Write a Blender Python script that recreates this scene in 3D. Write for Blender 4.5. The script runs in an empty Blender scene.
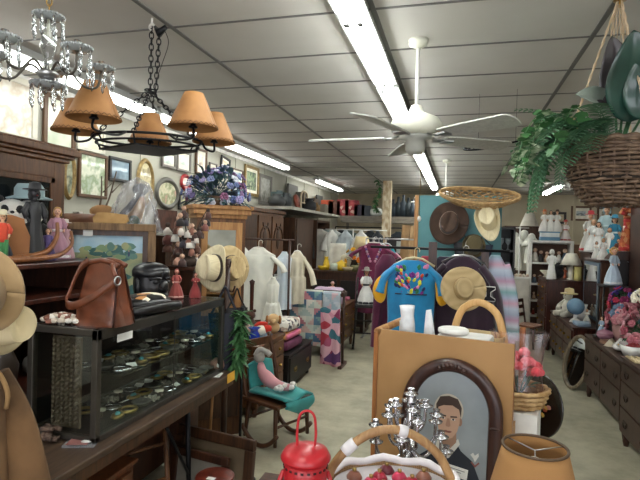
import bpy, math, random
from mathutils import Vector, Matrix, noise
V = Vector
PI = math.pi
R = math.radians
random.seed(7)
SC = bpy.context.scene
COL = SC.collection

# ------------------------------------------------------------------ camera
F = 505.0
def _n(v): return v.normalized()
_Y = _n(V((138 / F, 2 / F, 1)))
_Z = _n(V((math.sin(R(1.8)), math.cos(R(1.8)), 0)))
_Z = _n(_Z - _Y * _Z.dot(_Y))
_X = _Z.cross(_Y)
if _X.x < 0: _X = -_X
EYE = V((0, 0, 1.6))
CR = V((_X.x, _Y.x, _Z.x)); CU = V((_X.y, _Y.y, _Z.y)); CF = V((_X.z, _Y.z, _Z.z))
def ray(u, v): return CR * ((u - 320) / F) + CU * ((240 - v) / F) + CF
def at(u, v, d): return EYE + ray(u, v) * d                # point at a distance in front of the lens
def onz(u, v, z):
    r = ray(u, v); return EYE + r * ((z - EYE.z) / r.z)
def onx(u, v, x):
    r = ray(u, v); return EYE + r * (x / r.x)
def ony(u, v, y):
    r = ray(u, v); return EYE + r * (y / r.y)
cam_d = bpy.data.cameras.new('camera'); cam = bpy.data.objects.new('camera', cam_d); COL.objects.link(cam)
cam_d.sensor_width = 36; cam_d.lens = 36 * F / 640; cam_d.clip_start = .02; cam_d.clip_end = 60
mw = Matrix.Identity(4)
for i in range(3):
    mw[i][0] = CR[i]; mw[i][1] = CU[i]; mw[i][2] = -CF[i]; mw[i][3] = EYE[i]
cam.matrix_world = mw
SC.camera = cam
SC.view_settings.view_transform = 'Standard'
SC.view_settings.look = 'None'
SC.view_settings.gamma = 1
SC.view_settings.use_curve_mapping = False

# ------------------------------------------------------------------ materials
def lin(h):
    h = h.lstrip('#'); o = []
    for i in (0, 2, 4):
        c = int(h[i:i + 2], 16) / 255
        o.append(c / 12.92 if c <= .04045 else ((c + .055) / 1.055) ** 2.4)
    return (o[0], o[1], o[2], 1)
MATS = {}
def mat(name, col, rough=.6, metal=0, kind=None, col2=None, sc=8, bump=0, pal=None, coat=0, trans=0, stretch=None, alpha=1, sheen=0):
    """a procedural material; kind: None (faint mottling), wood, mix, weave, stripe, cells, pal, planks"""
    if name in MATS: return MATS[name]
    m = bpy.data.materials.new(name); m.use_nodes = True
    t = m.node_tree; N = t.nodes; L = t.links
    b = N['Principled BSDF']
    b.inputs['Roughness'].default_value = rough; b.inputs['Metallic'].default_value = metal
    b.inputs['Coat Weight'].default_value = coat; b.inputs['Transmission Weight'].default_value = trans
    b.inputs['Alpha'].default_value = alpha
    b.inputs['Sheen Weight'].default_value = sheen
    tc = N.new('ShaderNodeTexCoord'); mp = N.new('ShaderNodeMapping'); L.new(tc.outputs['Object'], mp.inputs[0])
    if stretch: mp.inputs['Scale'].default_value = stretch
    rp = N.new('ShaderNodeValToRGB'); fac = None
    c1 = lin(col); c2 = lin(col2) if col2 else tuple(x * .8 for x in c1[:3]) + (1,)
    el = rp.color_ramp.elements
    el[0].color = c1; el[1].color = c2
    if kind in (None, 'mix'):
        n = N.new('ShaderNodeTexNoise'); n.inputs['Scale'].default_value = sc; n.inputs['Detail'].default_value = 4
        fac = n.outputs['Fac']; el[0].position = .35; el[1].position = .65
    elif kind == 'wood':
        mp.inputs['Scale'].default_value = stretch or (9, 9, 1.1)
        n = N.new('ShaderNodeTexNoise'); n.inputs['Scale'].default_value = sc * .5; n.inputs['Detail'].default_value = 6; n.inputs['Distortion'].default_value = 1.2
        fac = n.outputs['Fac']; el[0].position = .3; el[1].position = .68
    elif kind == 'stripe':
        n = N.new('ShaderNodeTexWave'); n.inputs['Scale'].default_value = sc; n.inputs['Distortion'].default_value = .6
        fac = n.outputs['Fac']
    elif kind == 'zpal':
        n = N.new('ShaderNodeSeparateXYZ'); q1 = N.new('ShaderNodeMath'); q1.operation = 'MULTIPLY'; q1.inputs[1].default_value = sc; L.new(n.outputs[2], q1.inputs[0])
        q2 = N.new('ShaderNodeMath'); q2.operation = 'FRACT'; L.new(q1.outputs[0], q2.inputs[0]); fac = q2.outputs[0]
        while len(el) < len(pal): el.new(.5)
        for i, c in enumerate(pal): el[i].position = i / (len(pal) - 1); el[i].color = lin(c)
    elif kind == 'weave':
        n = N.new('ShaderNodeTexWave'); n.inputs['Scale'].default_value = sc; n.bands_direction = 'Z'; n.inputs['Distortion'].default_value = .5
        n2 = N.new('ShaderNodeTexWave'); n2.inputs['Scale'].default_value = sc; n2.bands_direction = 'X'
        L.new(mp.outputs[0], n2.inputs[0])
        mm = N.new('ShaderNodeMath'); mm.operation = 'MULTIPLY'; L.new(n.outputs['Fac'], mm.inputs[0]); L.new(n2.outputs['Fac'], mm.inputs[1])
        fac = mm.outputs[0]
    elif kind in ('pal', 'cells'):
        if kind == 'pal':
            n = N.new('ShaderNodeTexNoise'); n.inputs['Scale'].default_value = sc; n.inputs['Detail'].default_value = 3; fac = n.outputs['Fac']; lo, hi = .33, .67
        else:
            n = N.new('ShaderNodeTexVoronoi'); n.inputs['Scale'].default_value = sc
            sp = N.new('ShaderNodeSeparateColor'); L.new(n.outputs['Color'], sp.inputs[0]); fac = sp.outputs[0]; lo, hi = 0, 1
        rp.color_ramp.interpolation = 'CONSTANT' if kind == 'cells' else 'LINEAR'
        while len(el) < len(pal): el.new(.5)
        for i, c in enumerate(pal):
            el[i].position = lo + (hi - lo) * i / (len(pal) - (0 if kind == 'cells' else 1)); el[i].color = lin(c)
    L.new(mp.outputs[0], n.inputs[0]); L.new(fac, rp.inputs[0]); L.new(rp.outputs[0], b.inputs['Base Color'])
    if bump:
        bp = N.new('ShaderNodeBump'); bp.inputs['Strength'].default_value = bump; bp.inputs['Distance'].default_value = .01
        L.new(fac, bp.inputs['Height']); L.new(bp.outputs[0], b.inputs['Normal'])
    MATS[name] = m
    return m
def emat(name, col, s):
    if name in MATS: return MATS[name]
    m = bpy.data.materials.new(name); m.use_nodes = True; b = m.node_tree.nodes['Principled BSDF']
    b.inputs['Base Color'].default_value = lin(col); b.inputs['Emission Color'].default_value = lin(col); b.inputs['Emission Strength'].default_value = s
    MATS[name] = m; return m
def gmat(name, col='#ffffff', rough=.02, mixf=.8):
    """thin clear glass or film: mostly transparent, the rest glossy"""
    if name in MATS: return MATS[name]
    m = bpy.data.materials.new(name); m.use_nodes = True; t = m.node_tree; N = t.nodes; L = t.links
    N.remove(N['Principled BSDF']); o = N['Material Output']
    tr = N.new('ShaderNodeBsdfTransparent'); tr.inputs[0].default_value = lin(col)
    gl = N.new('ShaderNodeBsdfGlossy'); gl.inputs['Roughness'].default_value = rough
    fr = N.new('ShaderNodeLayerWeight'); fr.inputs[0].default_value = .25
    pw = N.new('ShaderNodeMath'); pw.operation = 'POWER'; pw.inputs[1].default_value = 3; L.new(fr.outputs['Facing'], pw.inputs[0])
    mth = N.new('ShaderNodeMath'); mth.operation = 'MAXIMUM'; mth.inputs[1].default_value = 1 - mixf; L.new(pw.outputs[0], mth.inputs[0])
    mx = N.new('ShaderNodeMixShader'); L.new(mth.outputs[0], mx.inputs[0]); L.new(tr.outputs[0], mx.inputs[1]); L.new(gl.outputs[0], mx.inputs[2])
    L.new(mx.outputs[0], o.inputs[0]); MATS[name] = m; return m
def P(col, rough=.6, **k):                                   # a plain material looked up by its colour
    return mat('paint_' + col.strip('#') + ('_%d' % int(rough * 100)) + ('m' if k.get('metal') else '') + ('s' if k.get('sheen') else ''), col, rough, **k)
def FAB(col, **k): return P(col, .9, sheen=.2, **k)

OAK = mat('oak', '#734a29', .45, kind='wood', col2='#472a14')
OAKD = mat('dark_oak', '#50321d', .45, kind='wood', col2='#2d1a0d')
WAL = mat('walnut', '#4a2a1a', .4, kind='wood', col2='#2a160d')
MAH = mat('mahogany', '#4d2316', .35, kind='wood', col2='#2b120b')
PINE = mat('pine', '#b98a55', .55, kind='wood', col2='#94653a')
BARN = mat('barn_wood', '#8f704c', .7, kind='wood', col2='#5d452c', bump=.2)
BLACKW = mat('black_wood', '#1b1614', .45, kind='wood', col2='#0f0c0b')
IRON = mat('black_iron', '#17171b', .45, metal=.6)
STEEL = mat('steel', '#b8b8b8', .3, metal=1)
BRASS = mat('brass', '#a8884c', .35, metal=1)
BRONZE = mat('bronze_frame', '#56514a', .35, metal=.7)
SILVER = mat('silver_plate', '#d6d6da', .22, metal=1)
WHITE = mat('white_paint', '#e8e6df', .5)
PAPER = mat('white_paper', '#f2f1ec', .8)
GLASS = gmat('clear_glass', '#f4f8f6', .01, .93)
FILM = gmat('clear_plastic', '#f2f2f4', .3, .86)
_t = FILM.node_tree; _d = _t.nodes.new('ShaderNodeBsdfDiffuse'); _d.inputs[0].default_value = (.75, .75, .78, 1)
_mx = _t.nodes.new('ShaderNodeMixShader'); _mx.inputs[0].default_value = .15; _o = _t.nodes['Material Output']; _src = _o.inputs[0].links[0].from_socket
_t.links.new(_src, _mx.inputs[1]); _t.links.new(_d.outputs[0], _mx.inputs[2]); _t.links.new(_mx.outputs[0], _o.inputs[0])
CRYSTAL = mat('cut_crystal', '#dfe4e6', .02, trans=.97, coat=.6)
MIRROR = mat('mirror_glass', '#d8dcdc', .03, metal=1)
DISHM = mat('crystal_dish', '#d9dedf', .06, trans=.6, coat=.6)
LEATHER = mat('brown_leather', '#763f26', .38, kind='mix', col2='#552c18', sc=12, bump=.15)
WICK = mat('dark_wicker', '#77604c', .6, kind='mix', col2='#4f3c2e', sc=30)
WICKL = mat('light_wicker', '#c8a878', .6, kind='mix', col2='#a07c4c', sc=30)
LEAF = mat('leaf_green', '#2f5a34', .5, kind='mix', col2='#1d3f26', sc=20)
LEAF2 = mat('leaf_mid_green', '#4a7a45', .5, kind='mix', col2='#2f5a34', sc=20)
VARI = mat('variegated_leaf', '#d6dfc4', .5, kind='mix', col2='#4d7a4a', sc=30)
STRAW = mat('straw', '#c9b184', .75, kind='weave', col2='#a98f60', sc=60, bump=.2)
CREAMST = mat('cream_straw', '#e2d6b4', .75, kind='weave', col2='#cabb93', sc=60, bump=.15)
SKIN = mat('doll_skin', '#dfae8c', .5)

# ------------------------------------------------------------------ mesh builder
class MB:
    def __init__(s): s.v = []; s.f = []; s.mi = []; s.sm = []; s.m = 0; s.T = None
    def add(s, vs, fs, smooth=True):
        o = len(s.v)
        s.v += [(s.T @ V(p)) if s.T else V(p) for p in vs]
        for f in fs: s.f.append([i + o for i in f]); s.mi.append(s.m); s.sm.append(smooth)
        return s
    def box(s, c, d, rz=0, M=None):
        x, y, z = d[0] / 2, d[1] / 2, d[2] / 2
        vs = [V((a * x, b * y, e * z)) for e in (-1, 1) for a, b in ((-1, -1), (1, -1), (1, 1), (-1, 1))]
        r = M or Matrix.Rotation(rz, 3, 'Z')
        return s.add([r @ p + V(c) for p in vs], [(3, 2, 1, 0), (4, 5, 6, 7), (0, 1, 5, 4), (1, 2, 6, 5), (2, 3, 7, 6), (3, 0, 4, 7)], False)
    def bb(s, x0, x1, y0, y1, z0, z1): return s.box(((x0 + x1) / 2, (y0 + y1) / 2, (z0 + z1) / 2), (x1 - x0, y1 - y0, z1 - z0))
    def tube(s, pts, r, n=8, closed=False, cap=True, flat=1):
        pts = [V(p) for p in pts]; k = len(pts); rs = r if isinstance(r, (list, tuple)) else [r] * k
        vs = []; fs = []; prev = None
        for i, p in enumerate(pts):
            if closed: t = pts[(i + 1) % k] - pts[i - 1]
            else: t = pts[min(i + 1, k - 1)] - pts[max(i - 1, 0)]
            t = t.normalized() if t.length > 1e-9 else V((0, 0, 1))
            if prev is None:
                a = V((0, 0, 1)) if abs(t.z) < .9 else V((0, 1, 0)); x = t.cross(a).normalized()
            else:
                x = prev - t * prev.dot(t); x = x.normalized() if x.length > 1e-6 else t.orthogonal().normalized()
            prev = x; y = t.cross(x)
            for j in range(n):
                a = 2 * PI * j / n; vs.append(p + x * (rs[i] * math.cos(a)) + y * (rs[i] * flat * math.sin(a)))
        for i in range(k if closed else k - 1):
            for j in range(n):
                a, b = i * n + j, i * n + (j + 1) % n; c, d = ((i + 1) % k) * n + (j + 1) % n, ((i + 1) % k) * n + j
                fs.append((a, b, c, d))
        if cap and not closed: fs.append(tuple(range(n))[::-1]); fs.append(tuple(range((k - 1) * n, k * n)))
        return s.add(vs, fs)
    def cyl(s, p, q, r0, r1=None, n=12): return s.tube([p, q], [r0, r0 if r1 is None else r1], n)
    def lathe(s, prof, o=(0, 0, 0), n=20, M=None, ex=1, ey=1):
        vs = []; fs = []; k = len(prof); M = M or Matrix.Identity(3)
        for r, z in prof:
            for j in range(n):
                a = 2 * PI * j / n; vs.append(M @ V((r * ex * math.cos(a), r * ey * math.sin(a), z)) + V(o))
        for i in range(k - 1):
            for j in range(n): fs.append((i * n + j, i * n + (j + 1) % n, (i + 1) * n + (j + 1) % n, (i + 1) * n + j))
        if prof[0][0] > 1e-5: fs.append(tuple(range(n))[::-1])
        if prof[-1][0] > 1e-5: fs.append(tuple(range((k - 1) * n, k * n)))
        return s.add(vs, fs)
    def ell(s, c, r, n=12, M=None):
        k = max(5, n // 2 + 1); r = (r, r, r) if not isinstance(r, (tuple, list)) else r
        M = M or Matrix.Identity(3); vs = []; fs = []
        for i in range(k):
            th = PI * i / (k - 1)
            for j in range(n):
                a = 2 * PI * j / n
                vs.append(M @ V((r[0] * math.sin(th) * math.cos(a), r[1] * math.sin(th) * math.sin(a), -r[2] * math.cos(th))) + V(c))
        for i in range(k - 1):
            for j in range(n): fs.append((i * n + j, i * n + (j + 1) % n, (i + 1) * n + (j + 1) % n, (i + 1) * n + j))
        return s.add(vs, fs)
    def grid(s, fn, nu, nv, t=0, wrap=False):
        """surface fn(a, b), a and b in 0..1; t gives it a thickness along its own normals"""
        P0 = [[V(fn(i / nu, j / nv)) for j in range(nv + 1)] for i in range(nu + 1)]
        def idx(i, j): return i * (nv + 1) + j
        vs = [p for row in P0 for p in row]
        fs = [(idx(i, j), idx(i + 1, j), idx(i + 1, j + 1), idx(i, j + 1)) for i in range(nu) for j in range(nv)]
        if t:
            off = len(vs); nn = []
            for i in range(nu + 1):
                for j in range(nv + 1):
                    a = P0[min(i + 1, nu)][j] - P0[max(i - 1, 0)][j]; b = P0[i][min(j + 1, nv)] - P0[i][max(j - 1, 0)]
                    c = a.cross(b); nn.append(c.normalized() if c.length > 1e-12 else V((0, 0, 1)))
            vs = vs + [p - q * t for p, q in zip(vs, nn)]
            fs += [tuple(reversed([q + off for q in f])) for f in fs[:nu * nv]]
            ring = [idx(i, 0) for i in range(nu)] + [idx(nu, j) for j in range(nv)] + [idx(i, nv) for i in range(nu, 0, -1)] + [idx(0, j) for j in range(nv, 0, -1)]
            for a, b in zip(ring, ring[1:] + ring[:1]): fs.append((b, a, a + off, b + off))
        return s.add(vs, fs)
    def prism(s, pts, t, M=None, o=(0, 0, 0)):
        """outline pts in the local XZ plane, thickness t along +Y"""
        k = len(pts); M = M or Matrix.Identity(3); o = V(o)
        vs = [M @ V((x, 0, z)) + o for x, z in pts] + [M @ V((x, t, z)) + o for x, z in pts]
        fs = [tuple(range(k)), tuple(range(2 * k - 1, k - 1, -1))] + [(i, i + k, (i + 1) % k + k, (i + 1) % k) for i in range(k)]
        return s.add(vs, fs, False)
    def build(s, name, ms, parent=None, loc=None, rz=0, bevel=0, sub=0):
        me = bpy.data.meshes.new(name); me.from_pydata([tuple(p) for p in s.v], [], s.f)
        ms = ms if isinstance(ms, (list, tuple)) else [ms]
        for m in ms: me.materials.append(m)
        me.polygons.foreach_set('material_index', s.mi); me.polygons.foreach_set('use_smooth', s.sm)
        import bmesh
        b = bmesh.new(); b.from_mesh(me); bmesh.ops.recalc_face_normals(b, faces=b.faces); b.to_mesh(me); b.free()
        me.update()
        o = bpy.data.objects.new(name, me); COL.objects.link(o)
        if parent: o.parent = parent
        if loc is not None: o.location = loc
        o.rotation_euler.z = rz
        if bevel:
            d = o.modifiers.new('bevel', 'BEVEL'); d.width = bevel; d.segments = 2; d.limit_method = 'ANGLE'
        if sub:
            d = o.modifiers.new('sub', 'SUBSURF'); d.levels = sub; d.render_levels = sub
        return o
def box(x0, x1, y0, y1, z0, z1): return MB().bb(x0, x1, y0, y1, z0, z1)
def tag(o, label, cat, group=None, kind=None):
    o['label'] = label; o['category'] = cat
    if group: o['group'] = group
    if kind: o['kind'] = kind
    return o
def thing(name, label, cat, loc, rz=0, group=None):
    o = bpy.data.objects.new(name, None); COL.objects.link(o); o.empty_display_size = .05
    o.location = loc; o.rotation_euler = (0, 0, rz)
    return tag(o, label, cat, group)
def struct(o): o['kind'] = 'structure'; return o
def fc(p): return math.atan2(-p[1], -p[0]) + PI / 2           # turn local -Y towards the viewer
def dup(o, parent):
    c = o.copy(); COL.objects.link(c); c.parent = parent; return c
def copy_tree(o, loc, rz, label=None):
    kids = [c for c in COL.objects if c.parent == o]
    r = o.copy(); COL.objects.link(r); r.location = loc; r.rotation_euler = (0, 0, rz)
    if label: r['label'] = label
    for k in kids:
        gk = [c for c in COL.objects if c.parent == k]
        c = dup(k, r)
        for g in gk: dup(g, c)
    return r
def arc(c, r, a0, a1, n, M=None, rz=1):
    c = V(c); M = M or Matrix.Identity(3)
    return [c + M @ V((r * math.cos(a0 + (a1 - a0) * i / n), 0, rz * r * math.sin(a0 + (a1 - a0) * i / n))) for i in range(n + 1)]
def spline(pts, n=6):
    """smooth curve through pts"""
    pts = [V(p) for p in pts]; q = [pts[0]] + pts + [pts[-1]]; o = []
    for i in range(1, len(q) - 2):
        for k in range(n):
            t = k / n; a, b, c, d = q[i - 1], q[i], q[i + 1], q[i + 2]
            o.append(.5 * (2 * b + (c - a) * t + (2 * a - 5 * b + 4 * c - d) * t * t + (3 * b - 3 * c + d - a) * t ** 3))
    o.append(pts[-1]); return o
RX = lambda a: Matrix.Rotation(a, 3, 'X')
RY = lambda a: Matrix.Rotation(a, 3, 'Y')
RZ = lambda a: Matrix.Rotation(a, 3, 'Z')
# ------------------------------------------------------------------ the room
CEIL = 2.8; XL = -3.4; XR = 5.0; YB = 14.3; YF = -3.0
FLOORM = mat('stained_concrete', '#beb89f', .5, kind='mix', col2='#9b957f', sc=3.5)
_t = FLOORM.node_tree; _r = [n for n in _t.nodes if n.type == 'VALTORGB'][0]; _nz = [n for n in _t.nodes if n.type == 'TEX_NOISE'][0]
_nz.inputs['Detail'].default_value = 9; _nz.inputs['Roughness'].default_value = .65
CEILM = mat('ceiling_tile', '#c6c3be', .9, kind='mix', col2='#bcb9b3', sc=1.5)
WALLM = mat('cream_wall', '#b3b0a2', .85, kind='mix', col2='#a8a597', sc=2)
BACKM = mat('beige_wall', '#b3a78f', .85, kind='mix', col2='#a39780', sc=2)
struct(box(XL - .1, XR + .1, YF - .1, YB + .1, -.1, 0).build('floor', FLOORM))
struct(box(XL - .1, XR + .1, YF - .1, YB + .1, CEIL, CEIL + .1).build('ceiling', CEILM))
struct(box(XL - .1, XL, YF, YB, 0, CEIL).build('wall_left', WALLM))
struct(box(XR, XR + .1, YF, YB, 0, CEIL).build('wall_right', WALLM))
struct(box(XL - .1, XR + .1, YB, YB + .1, 0, CEIL).build('wall_back', BACKM))
b = MB()                                                       # front wall behind the viewer, open for two added fill-light windows
b.bb(XL - .1, XR + .1, YF - .1, YF, 0, .6); b.bb(XL - .1, XR + .1, YF - .1, YF, 2.5, CEIL)
for x0, x1 in ((XL - .1, -2.6), (.5, .9), (4.2, XR + .1)): b.bb(x0, x1, YF - .1, YF, .6, 2.5)
struct(b.build('wall_front', WALLM))
FILL_GLOW = emat('window_daylight', '#f4f6ff', 2.4)  # glow of the unseen panels, added to give even frontal light
for i, (x0, x1) in enumerate(((-2.6, .5), (.9, 4.2))):
    fr = MB(); fr.bb(x0, x1, YF - .07, YF + .01, .6, .66); fr.bb(x0, x1, YF - .07, YF + .01, 2.44, 2.5); fr.bb(x0, x0 + .06, YF - .07, YF + .01, .66, 2.44); fr.bb(x1 - .06, x1, YF - .07, YF + .01, .66, 2.44)
    w_ = struct(fr.build('window_%d' % (i + 1), mat('window_frame', '#d8d6d0', .5)))
    box(x0 + .06, x1 - .06, YF - .06, YF - .05, .66, 2.44).build('pane', FILL_GLOW, w_)
GRIDM = mat('ceiling_bar', '#6a6866', .6)
GX = [-2.86 - 1.2 * 0, -1.67, -.47, .72, 1.92, 3.1, 4.3]
for i, x in enumerate(GX):
    struct(box(x - .014, x + .014, YF, YB, CEIL - .006, CEIL).build('trim_%d' % (i + 1), GRIDM))
gy0 = onz(216, 62, CEIL).y
m = MB()
k = -12
while gy0 + .61 * k < YB:
    y = gy0 + .61 * k; k += 1
    if y > YF: m.bb(XL, XR, y - .009, y + .009, CEIL - .004, CEIL)
struct(m.build('trim_20', GRIDM))
struct(box(XL, XL + .02, YF, YB, 0, .1).build('baseboard_left', OAKD))
struct(box(XL, XL + .025, YF, YB, CEIL - .05, CEIL).build('trim_21', WHITE))
for i in range(12):                                            # wall panel battens on the left wall
    y = 1.2 + i * 1.22
    struct(box(XL, XL + .012, y - .02, y + .02, .1, CEIL - .05).build('trim_%d' % (30 + i), WALLM))
struct(box(2.84, 2.9, YB - .03, YB, 0, CEIL).build('trim_50', BACKM))

# ------------------------------------------------------------------ fluorescent strip lights
LAMP = emat('lamp_tube', '#fbfffb', 17); LAMP2 = emat('side_lamp_tube', '#fbfffb', 8)
FIXM = mat('light_housing', '#b9bab6', .5)
def strip_light(x, y0, y1, label, w=.15, group='fluorescent ceiling lights'):
    t = thing('fluorescent_light', label, 'ceiling light', (x, (y0 + y1) / 2, CEIL), 0, group)
    h = (y1 - y0) / 2
    b = MB(); b.bb(-w * .4, w * .4, -h, h, -.05, -.001); b.bb(-w * .58, w * .58, -h, h, -.064, -.05)
    b.build('housing', FIXM, t, bevel=.002)
    n = max(1, round((y1 - y0) / 1.22))
    for i in range(n):
        a = -h + (2 * h) * i / n; c = -h + (2 * h) * (i + 1) / n
        for s in (-1, 1):
            MB().cyl((s * .036, a + .03, -.086), (s * .036, c - .03, -.086), .021, n=10).build('tube', LAMP if abs(x) < 2 else LAMP2, t)
        for e in (a + .015, c - .015):
            for s in (-1, 1): box(s * .036 - .014, s * .036 + .014, e - .012, e + .012, -.108, -.055).build('socket', STEEL, t)
    return t
LC = -.56
ys = [(-2.7, -.3), (-.25, 2.15)]
yj = onz(383, 78, CEIL).y
strip_light(LC, -1.6, .8, 'ceiling strip light of the centre row, behind the viewer')
strip_light(LC, yj - 2.46, yj - .03, 'bright ceiling strip light of the centre row, nearest, in front of the fan')
strip_light(LC, yj + .03, yj + 2.46, 'centre row ceiling strip light directly above the white fan')
strip_light(LC, yj + 2.8, yj + 5.24, 'centre row ceiling strip light seen beyond the white fan')
strip_light(LC, yj + 5.3, 12.0, 'centre row ceiling strip light farthest from the viewer')
XLL = -2.9
strip_light(XLL, -.6, 1.8, 'left row ceiling strip light at the corner above the oak hutch')
strip_light(XLL, 1.86, 4.3, 'left row ceiling strip light behind the crystal chandelier')
strip_light(XLL, 4.36, 8.3, 'left row ceiling strip light above the row of wall pictures')
strip_light(XLL, 10.2, 12.5, 'left row ceiling strip light over the far stock shelf')
strip_light(1.98, 11.2, 13.2, 'far right ceiling strip light seen past the hanging fern')
strip_light(2.1, 5.2, 7.6, 'right row ceiling strip light hidden above the hanging basket')
strip_light(2.1, .2, 2.6, 'right row ceiling strip light above the right dressers')

# ------------------------------------------------------------------ ceiling fan
WFAN = mat('fan_enamel', '#e6e6d6', .4)
BLADE = mat('fan_blade', '#c4c4be', .45, kind='wood', col2='#adada8')
def ceiling_fan(p, zc, drop, rad, rot, label, tilt=0):
    t = thing('ceiling_fan', label, 'ceiling fan', (p[0], p[1], CEIL), rot)
    MB().lathe([(.0, 0), (.06, 0), (.055, -.03), (.02, -.05), (0.0, -.052)]).build('ceiling_cap', WFAN, t)
    MB().cyl((0, 0, -.03), (0, 0, -drop + .02), .011, n=12).build('rod', WHITE, t)
    MB().lathe([(0, .06), (.03, .06), (.045, .02), (.09, 0), (.135, -.02), (.155, -.05), (.155, -.085), (.13, -.115), (.1, -.125), (0, -.125)], (0, 0, -drop), 32).build('motor_housing', WFAN, t)
    MB().lathe([(.1, -.122), (.105, -.14), (.06, -.15), (.06, -.21), (.045, -.235), (0, -.24)], (0, 0, -drop), 24).build('switch_housing', mat('fan_grey', '#b9bab2', .4), t)
    for i in range(5):
        a = 2 * PI * i / 5; M = RZ(a)
        T = Matrix.LocRotScale(V((0, 0, -drop - .14)), M.to_quaternion(), None)
        b = MB(); b.T = T @ Matrix.Rotation(R(-13), 4, 'X')
        n = 9
        prof = [(.2, .05), (.26, .06), (.4, .066), (.55, .072), (rad - .04, .075), (rad - .012, .06), (rad, .02)]
        top = [(x, w) for x, w in prof]; bot = [(x, -w) for x, w in prof][::-1]
        b.prism([(x, z) for x, z in top + bot], .008, RX(R(90)), (0, 0, .004))
        bl = b.build('blade', BLADE, t)
        k = MB(); k.T = T
        k.tube([(.09, 0, .02), (.15, .02, .0), (.22, .025, .0)], .009, 6, flat=.5); k.tube([(.09, 0, .02), (.15, -.02, .0), (.22, -.025, .0)], .009, 6, flat=.5)
        k.bb(.19, .25, -.035, .035, -.006, .004)
        k.build('blade_bracket', STEEL, bl)
    MB().cyl((.05, 0, -drop - .2), (.05, 0, -drop - .62), .0015, n=5).build('pull_chain', BRASS, t)
    MB().ell((.05, 0, -drop - .63), (.012, .012, .018), 8).build('pull_knob', WHITE, t)
    return t
pf = onz(418.5, 40, CEIL)
ceiling_fan(pf, CEIL, .46, .68, R(-38), 'white ceiling fan with grey blades on a rod under the central lights')
pf2 = onz(446.5, 160, CEIL)
ceiling_fan(pf2, CEIL, .5, .6, R(10), 'second white ceiling fan far back above the hat board')
# ------------------------------------------------------------------ shared builders
def chest(name, label, cat, x0, x1, y0, y1, h, face, rows, wood, leg=.1, top=.02, over=.015, knob=BRASS, round_knob=True, z0=0, group=None):
    """a case of drawers; face: '+x', '-x' or '-y'; rows: (height share, drawers across)"""
    rz = {'+x': PI / 2, '-x': -PI / 2, '-y': 0}[face]
    w, d = (y1 - y0, x1 - x0) if face[1] == 'x' else (x1 - x0, y1 - y0)
    t = thing(name, label, cat, ((x0 + x1) / 2, (y0 + y1) / 2, z0), rz, group)
    box(-w / 2, w / 2, -d / 2, d / 2, leg, h - top).build('carcass', wood, t, bevel=.004)
    box(-w / 2 - over, w / 2 + over, -d / 2 - over, d / 2, h - top, h).build('top', wood, t, bevel=.005)
    for a in (-1, 1):
        for b in (-1, 1):
            if leg: MB().lathe([(.018, 0), (.026, leg * .4), (.02, leg * .6), (.03, leg + .005)], (a * (w / 2 - .035), b * (d / 2 - .035), 0), 10).build('leg', wood, t)
    H = h - top - leg - .03; tot = sum(r[0] for r in rows); z = h - top - .015
    for sh, n in rows:
        dh = H * sh / tot; dw = (w - .05) / n
        for i in range(n):
            cx = -w / 2 + .025 + dw * (i + .5)
            dr = MB().box((cx, -d / 2 - .006, z - dh / 2), (dw - .012, .022, dh - .012)).build('drawer', wood, t, bevel=.004)
            ks = (0,) if dw < .35 else (-dw * .28, dw * .28)
            for k in ks:
                if round_knob: MB().ell((cx + k, -d / 2 - .03, z - dh / 2), (.016, .016, .016), 10).build('knob', knob, dr)
                else:
                    hb = MB(); hb.tube(arc((cx + k, -d / 2 - .022, z - dh / 2), .035, PI, 2 * PI, 8), .004, 6); hb.box((cx + k, -d / 2 - .019, z - dh / 2), (.09, .004, .03))
                    hb.build('handle', knob, dr)
        z -= dh
    return t
def sew(path, r, n=6): return MB().tube(path, r, n)
def hat(label, loc, M, felt, brim=(.16, .18), crown=(.075, .095, .11), curl=.04, band=None, dent=True, cat='hat', name='hat', group=None):
    """wide-brimmed hat, local z up out of the crown; M turns it"""
    t = thing(name, label, cat, loc, 0, group); t.rotation_euler = M.to_euler()
    def bf(a, b):
        th = 2 * PI * a; q = .35 + .65 * b
        x = brim[0] * q * math.cos(th); y = brim[1] * q * math.sin(th)
        return (x, y, curl * abs(math.cos(th)) ** 2 * b ** 2 - .012 * abs(math.sin(th)) * b)
    MB().grid(bf, 40, 6, .004).build('brim', felt, t)
    def cf(a, b):
        th = 2 * PI * a
        if b < .7:
            q = 1 - .12 * b / .7; z = crown[2] * b / .7
        else:
            q = .88 * math.cos((b - .7) / .3 * PI / 2); z = crown[2] * (1 + .1 * math.sin((b - .7) / .3 * PI / 2))
        x = crown[0] * q * math.cos(th); y = crown[1] * q * math.sin(th)
        if dent and b > .55: z -= .035 * (b - .55) / .45 * math.exp(-(x / .028) ** 2) * (1 if abs(y) < crown[1] else 1); 
        return (x, y, z)
    MB().grid(cf, 40, 16).build('crown', felt, t)
    if band:
        def gf(a, b):
            th = 2 * PI * a; return (crown[0] * 1.015 * math.cos(th), crown[1] * 1.015 * math.sin(th), .004 + .022 * b)
        MB().grid(gf, 40, 1, .003).build('hat_band', band, t)
    return t
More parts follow.
